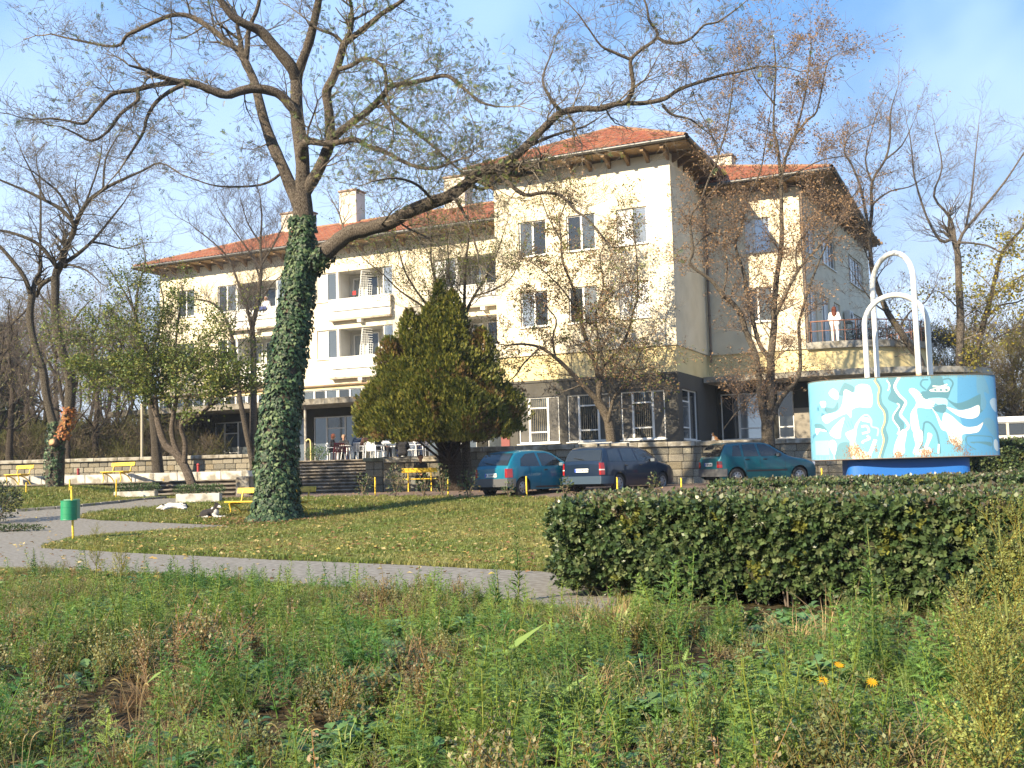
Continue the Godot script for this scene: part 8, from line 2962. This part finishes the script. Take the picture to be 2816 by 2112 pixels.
# feathery weed: a stem with finely cut leaves
func feather_mesh(key: String, h: float, leaves: int, l: float, seed_: int) -> ArrayMesh:
	if not meshes.has(key):
		var mb := MB.new()
		var r := RandomNumberGenerator.new()
		r.seed = seed_
		mb.tube(PackedVector3Array([Vector3.ZERO, Vector3(0.01, h * 0.5, 0.01), Vector3(0.0, h, 0.02)]), PackedFloat32Array([0.005, 0.004, 0.002]), 4, Color(0.9, 0.75, 0.5))
		for k in leaves:
			var f := (k + 0.5) / leaves
			var a := k * 2.4 + r.randf_range(-0.5, 0.5)
			var o := Vector3(cos(a), r.randf_range(0.1, 1.1), sin(a)).normalized()
			var p := Vector3(cos(a) * h * 0.16 * r.randf() * (1.0 - f), h * (0.12 + 0.86 * f), sin(a) * h * 0.16 * r.randf() * (1.0 - f))
			var ll := l * (1.15 - 0.75 * f) * r.randf_range(0.8, 1.2)
			var s := o.cross(Vector3.UP).normalized()
			var up := s.cross(o)
			var sh := W1 * r.randf_range(0.75, 1.2)
			for j in 5:
				var g := (j + 1) / 5.5
				var q := p + o * ll * g - up * ll * 0.25 * g * g
				for sd in [-1.0, 1.0]:
					var e: Vector3 = q + (s * sd * (0.95 - 0.4 * g) + o * 0.55) * ll * 0.36 * (1.0 - 0.55 * g)
					mb.tri(q - o * 0.0035, e, q + o * 0.0045, sh)
					var m: Vector3 = q.lerp(e, 0.55)
					mb.tri(m - o * 0.002, m + (o - s * sd * 0.2) * ll * 0.13 + up * 0.004, m + o * 0.004, sh)
					mb.tri(m, m + (s * sd * 0.7 - o * 0.15 + up * 0.3) * ll * 0.13, m + o * 0.005, sh)
			mb.tri(p - s * 0.0025, p + o * ll - up * ll * 0.25, p + s * 0.0025, sh)
		meshes[key] = mb.mesh()
	return meshes[key]

# broad-leaved weed: leaves on short stalks round a stem
func broad_mesh(key: String, h: float, leaves: int, l: float, w: float, seed_: int) -> ArrayMesh:
	if not meshes.has(key):
		var mb := MB.new()
		var r := RandomNumberGenerator.new()
		r.seed = seed_
		for k in leaves:
			var a := k * 2.4 + r.randf_range(-0.4, 0.4)
			var o := Vector3(cos(a), r.randf_range(0.0, 0.6), sin(a)).normalized()
			var p := Vector3(0, h * r.randf_range(0.3, 1.0), 0)
			var st := p + o * l * 0.4
			mb.tri(Vector3(0, 0, 0), p + Vector3(0.003, 0, 0), st, Color(0.8, 0.8, 0.5))
			var s := o.cross(Vector3.UP).normalized() * w * 0.5 * r.randf_range(0.8, 1.2)
			var up := s.cross(o).normalized()
			var ll := l * r.randf_range(0.7, 1.2)
			var sh := W1 * r.randf_range(0.75, 1.2)
			var m1 := st + o * ll * 0.35
			var m2 := st + o * ll * 0.7 - up * ll * 0.08
			var e := st + o * ll - up * ll * 0.22
			var lift := up * w * 0.14
			mb.tri(st, m1, m1 + s + lift, sh)
			mb.tri(st, m1 - s + lift, m1, sh)
			mb.quad(m1, m2, m2 + s * 0.75 + lift * 0.8, m1 + s + lift, sh)
			mb.quad(m1 - s + lift, m2 - s * 0.75 + lift * 0.8, m2, m1, sh)
			mb.tri(m2, e, m2 + s * 0.75 + lift * 0.8, sh)
			mb.tri(m2 - s * 0.75 + lift * 0.8, e, m2, sh)
		meshes[key] = mb.mesh()
	return meshes[key]

# seedy weed: a branching stem covered with small clusters
func seedy_mesh(key: String, h: float, seed_: int) -> ArrayMesh:
	if not meshes.has(key):
		var mb := MB.new()
		var r := RandomNumberGenerator.new()
		r.seed = seed_
		for b in 7:
			var a := b * 2.4
			var base := Vector3(0, h * (0.1 + 0.1 * b), 0) if b > 0 else Vector3.ZERO
			var o := Vector3(cos(a) * 0.5, 1.0, sin(a) * 0.5).normalized() if b > 0 else Vector3.UP
			var l := h * (0.55 if b > 0 else 1.0) * r.randf_range(0.7, 1.1)
			mb.bar(base, base + o * l, 0.0028, 3, Color(1.0, 0.7, 0.5), 0.0012)
			for j in 15:
				var p := base + o * l * (0.22 + 0.78 * j / 15.0) + Vector3(r.randf_range(-1, 1), r.randf_range(-1, 1), r.randf_range(-1, 1)) * 0.014
				var d := Vector3(r.randf_range(-1, 1), r.randf_range(-0.3, 1), r.randf_range(-1, 1)).normalized() * 0.017
				var s := d.cross(Vector3.UP).normalized() * 0.007
				mb.quad(p - d * 0.3, p + s + d * 0.3, p + d, p - s + d * 0.3, W1 * r.randf_range(0.7, 1.3))
		meshes[key] = mb.mesh()
	return meshes[key]

func foxtail_mesh() -> ArrayMesh:
	if not meshes.has("foxtail"):
		var mb := MB.new()
		for k in 5:
			var a := k * 1.9
			var o := Vector3(cos(a), 0, sin(a))
			var p := o * 0.03
			var pts := PackedVector3Array([p, p + Vector3(0, 0.18, 0) + o * 0.03, p + Vector3(0, 0.31, 0) + o * 0.08, p + Vector3(0, 0.34, 0) + o * 0.13])
			mb.tube(pts, PackedFloat32Array([0.0018, 0.0016, 0.0014, 0.001]), 3, W1)
			mb.tube(PackedVector3Array([pts[2], (pts[2] + pts[3]) * 0.5 + Vector3(0, 0.008, 0), pts[3], pts[3] + Vector3(0, -0.01, 0) + o * 0.03]), PackedFloat32Array([0.002, 0.005, 0.005, 0.002]), 5, Color(1.2, 1.05, 0.8))
		meshes["foxtail"] = mb.mesh()
	return meshes["foxtail"]

func tall_weed(label: String, p: Vector3, h: float, width: float, col: Color, seedy: bool, n: int) -> void:
	var o := thing("tall_weed", label, "weed", p, 0.0, "tall single weeds")
	var mb := MB.new()
	mb.tube(PackedVector3Array([Vector3(0, -0.05, 0), Vector3(0.02, h * 0.5, 0), Vector3(0.0, h, 0.02)]), PackedFloat32Array([0.008, 0.006, 0.002]), 5, Color(0.13, 0.15, 0.05))
	obj("stem", mb, mats.twig, o)
	var where := []
	var tints := []
	for k in n:
		var f := pow((k + rng.randf()) / n, 0.9)
		var a := k * 2.4
		var r := width * (1.05 - 0.85 * f) * 0.5
		var d := Vector3(cos(a), rnd(0.15, 0.9), sin(a)).normalized()
		where.append(Transform3D(face(d, rnd(-0.5, 0.5), r * 8.0 * rnd(0.7, 1.2)) if not seedy else Transform3D(Basis.from_euler(Vector3(0, a, 0.5 + rnd(-0.2, 0.3))).scaled(Vector3.ONE * (1.15 - 0.6 * f) * width * 2.0)).basis, Vector3(0, h * (0.06 + 0.92 * f), 0)))
		tints.append(col * rnd(0.7, 1.3))
	multi("leaves", seedy_mesh("seedy2", 0.36, 12) if seedy else leaf_mesh(0.12, 0.022), mats.leaf, where, tints, o)

func beyond_path(x: float, d: float) -> bool:
	for k in 5:
		var a := paved[k]
		var b := paved[k + 1]
		if x >= a.x and x <= b.x: return d > -lerpf(a.y, b.y, (x - a.x) / (b.x - a.x))
	return d > 14.5

func build_weeds() -> void:
	var kinds := {}
	var kind_mesh := {
		"feather": [feather_mesh("feather0", 0.38, 30, 0.085, 1), feather_mesh("feather1", 0.25, 24, 0.072, 2), feather_mesh("feather2", 0.48, 38, 0.08, 3)],
		"broad": [broad_mesh("broad0", 0.10, 9, 0.085, 0.065, 4), broad_mesh("broad1", 0.16, 12, 0.07, 0.05, 5), broad_mesh("broad2", 0.07, 7, 0.13, 0.085, 6)],
		"seedy": [seedy_mesh("seedy0", 0.34, 7), seedy_mesh("seedy1", 0.24, 8)],
		"straw": [tuft_mesh("straw0", 20, 0.26, 0.2, 0.0028, 1.1, 9), tuft_mesh("straw1", 16, 0.14, 0.3, 0.0028, 2.2, 10)],
		"green": [tuft_mesh("green0", 18, 0.22, 0.16, 0.0045, 0.8, 11)],
		"fox": [foxtail_mesh()],
	}
	var n := FastNoiseLite.new()
	n.frequency = 0.55
	n.fractal_octaves = 3
	n.seed = 41
	for key in kind_mesh:
		for v in kind_mesh[key].size(): kinds[key + str(v)] = [[], []]
	# clumps of one kind each, over a thin mixed cover
	var a1 := Vector2(0.42, -10.1)
	var b1 := Vector2(6.6, -5.9)
	var spots := []
	for k in 400:
		var d := 3.0 + 13.0 * pow(rng.randf(), 0.8)
		var x := rnd(-0.60, 0.58) * d
		var g := n.get_noise_2d(x, d)
		var g2 := n.get_noise_2d(x * 1.3 + 90, d * 1.3)
		var chosen := "feather"
		var q := rng.randf()
		if q < 0.15 + 0.5 * maxf(0, g2): chosen = "broad"
		elif q < 0.44 - 0.4 * g: chosen = "seedy"
		elif q < 0.56: chosen = "straw"
		elif q < 0.62: chosen = "green"
		if x > 0.8 and d > 4.5 and rng.randf() < 0.3: chosen = "straw" if rng.randf() < 0.6 else "green"
		var r := rnd(0.16, 0.46) * (1.25 if chosen == "feather" else 1.0)
		var per: float = {"feather": 62.0, "broad": 95.0, "seedy": 75.0, "straw": 70.0, "green": 80.0}[chosen]
		var high := rnd(0.6, 1.25) * (1.0 - 0.35 * smooth(8.0, 11.0, d))
		var tone := rng.randf()
		for j in int(PI * r * r * per):
			var rr := r * sqrt(rng.randf())
			var t := rnd(0, TAU)
			spots.append([x + cos(t) * rr, d + sin(t) * rr, chosen, high * (1.0 - 0.45 * rr / r), tone])
	for k in 13000:
		var d := 2.9 + 13.5 * pow(rng.randf(), 0.85)
		var x := rnd(-0.60, 0.58) * d
		var q := rng.randf()
		var bare := n.get_noise_2d(x * 1.2 - 20, d * 1.2)
		if bare > 0.12 and rng.randf() < 0.85: continue
		spots.append([x, d, "broad" if q < 0.34 else "green" if q < 0.56 else "feather" if q < 0.76 else "straw" if q < 0.88 else "seedy" if q < 0.992 else "fox", rnd(0.35, 0.7), rng.randf()])
	for sp in spots:
		var x: float = sp[0]
		var d: float = sp[1]
		var p := Vector2(x, -d)
		if d < 2.6 or Geometry2D.is_point_in_polygon(p, paved): continue
		if d > 8.3 and x > 0.5: continue
		if x < 0.9 and beyond_path(x, d): continue
		if x > 0.4 and (b1 - a1).cross(p - a1) < -0.6: continue
		var chosen: String = sp[2]
		var v: int = rng.randi() % kind_mesh[chosen].size()
		var size: float = sp[3] * rnd(0.75, 1.25)
		var m: float = clampf(sp[4] + rnd(-0.25, 0.25), 0, 1)
		var c := Color(0.11, 0.19, 0.04).lerp(Color(0.24, 0.24, 0.08), m)
		if chosen == "feather": c = Color(0.085, 0.20, 0.045).lerp(Color(0.20, 0.27, 0.055), m)
		elif chosen == "broad": c = Color(0.055, 0.135, 0.052).lerp(Color(0.13, 0.22, 0.07), m)
		elif chosen == "seedy": c = Color(0.17, 0.195, 0.07).lerp(Color(0.25, 0.18, 0.10), m * m)
		elif chosen == "straw": c = Color(0.36, 0.26, 0.13).lerp(Color(0.24, 0.15, 0.08), m)
		elif chosen == "fox": c = Color(0.30, 0.24, 0.13)
		var b := Basis.from_euler(Vector3(rnd(-0.3, 0.3), rnd(0, TAU), rnd(-0.3, 0.3))).scaled(Vector3(size, size * rnd(0.8, 1.15), size))
		kinds[chosen + str(v)][0].append(Transform3D(b, Vector3(x, ground_y(x, -d) - 0.01, -d)))
		kinds[chosen + str(v)][1].append(c * rnd(0.75, 1.3))
	var called := {"feather": "feathery_weeds", "broad": "broad_leaved_weeds", "seedy": "seedy_weeds", "straw": "dry_grass", "green": "wild_grass", "fox": "foxtail_grass"}
	var said := {"feather": "feathery green weeds in the foreground", "broad": "low broad-leaved weeds in the foreground", "seedy": "olive seed-bearing weeds in the foreground", "straw": "dry straw-coloured grass in the foreground", "green": "wild green grass in the foreground", "fox": "pale foxtail grass heads in the foreground"}
	for key in kind_mesh:
		for v in kind_mesh[key].size():
			var q: Array = kinds[key + str(v)]
			if q[0].size(): tag(multi(called[key], kind_mesh[key][v], mats.dry if key in ["straw", "fox"] else mats.leaf, q[0], q[1]), said[key], "", "", "stuff")
	var p := on_ground(1425, 1655)
	tall_weed("tall green weed standing against the path, left of the foreground hedge", p, 0.80, 0.26, Color(0.075, 0.135, 0.03), false, 150)
	tall_weed("tall feathery weed before the middle of the foreground hedge", on_ground(2400, 1790), 0.78, 0.26, Color(0.09, 0.17, 0.03), false, 150)
	for q in [[2790, 2240, 0.98, "tallest pale yellow-green weed at the right edge"], [2700, 2230, 0.72, "second pale yellow-green weed, left of the tallest one"], [2840, 2130, 0.95, "pale yellow-green weed cut by the right edge"], [2750, 2330, 0.6, "nearest pale yellow-green weed in the lower right corner"]]:
		tall_weed(q[3], on_ground(q[0], q[1]), q[2], 0.30, Color(0.21, 0.235, 0.06), true, 26)
	for q in [[262, 1600, 0.62, "pale yellow weed by the path, left of the litter bin's lawn tip"], [330, 1612, 0.48, "shorter pale yellow weed by the path on the left"]]:
		tall_weed(q[3], on_ground(q[0], q[1]), q[2], 0.30, Color(0.24, 0.25, 0.05), true, 16)
	for q in [[92, 1600, 0.42, "small pointed weed at the near edge of the path, far left"], [530, 1640, 0.45, "feathery weed reaching over the path's near edge on the left"], [1365, 1690, 0.5, "bushy green weed left of the hedge's corner"]]:
		tall_weed(q[3], on_ground(q[0], q[1]), q[2], 0.24, Color(0.06, 0.125, 0.035), false, 110)
	# a large dock leaf and a few yellow flowers
	for q in [[1372, 1880, 0.34], [400, 1960, 0.16], [1530, 2010, 0.2]]:
		var o := put("dock_leaf", leaf_mesh(1.0, 0.26, 0.2), mats.leaf)
		o.transform = Transform3D(face(Vector3(0.75, 0.6, 0.2).normalized(), 0.4, q[2]), on_ground(q[0], q[1]) + Vector3(0, 0.14, 0))
		o.mesh = o.mesh.duplicate()
		var mb := MB.new()
		mb.tri(Vector3(0, 0.05, 0.45), Vector3(-0.13, 0, 0.42), Vector3.ZERO, Color(0.16, 0.24, 0.06))
		mb.tri(Vector3(0, 0.05, 0.45), Vector3.ZERO, Vector3(0.13, 0, 0.42), Color(0.18, 0.26, 0.07))
		mb.tri(Vector3(0, 0.05, 0.45), Vector3(0, -0.05, 1.0), Vector3(-0.13, 0, 0.42), Color(0.17, 0.25, 0.06))
		mb.tri(Vector3(0, 0.05, 0.45), Vector3(0.13, 0, 0.42), Vector3(0, -0.05, 1.0), Color(0.19, 0.27, 0.08))
		o.mesh = mb.mesh()
		tag(o, {1372: "long pale dock leaf slanting up in the centre foreground", 400: "small pale dock leaf in the lower left foreground", 1530: "pale dock leaf near the bottom centre"}[q[0]], "leaf")
	for q in [[2408, 1975, "orange-yellow flower right of centre near the bottom edge"], [2272, 1968, "orange-yellow flower left of the other one near the bottom edge"], [2316, 1912, "small orange-yellow flower above the other two"]]:
		var mb := MB.new()
		for k in 12:
			var a := TAU * k / 12
			mb.quad(Vector3.ZERO, Vector3(cos(a - 0.2) * 0.014, 0.006, sin(a - 0.2) * 0.014), Vector3(cos(a) * 0.026, 0.002, sin(a) * 0.026), Vector3(cos(a + 0.2) * 0.014, 0.006, sin(a + 0.2) * 0.014), Color(0.62, 0.33, 0.01))
		mb.bar(Vector3(0, 0, 0), Vector3(0, -0.3, 0.01), 0.0025, 4, Color(0.09, 0.13, 0.03))
		var o := obj("flower", mb, mats.leaf)
		o.transform = Transform3D(Basis(Vector3.RIGHT, 0.7), on_ground(q[0], q[1] + 90) + Vector3(0, 0.27, 0))
		tag(o, q[2], "flower", "yellow flowers among the weeds")
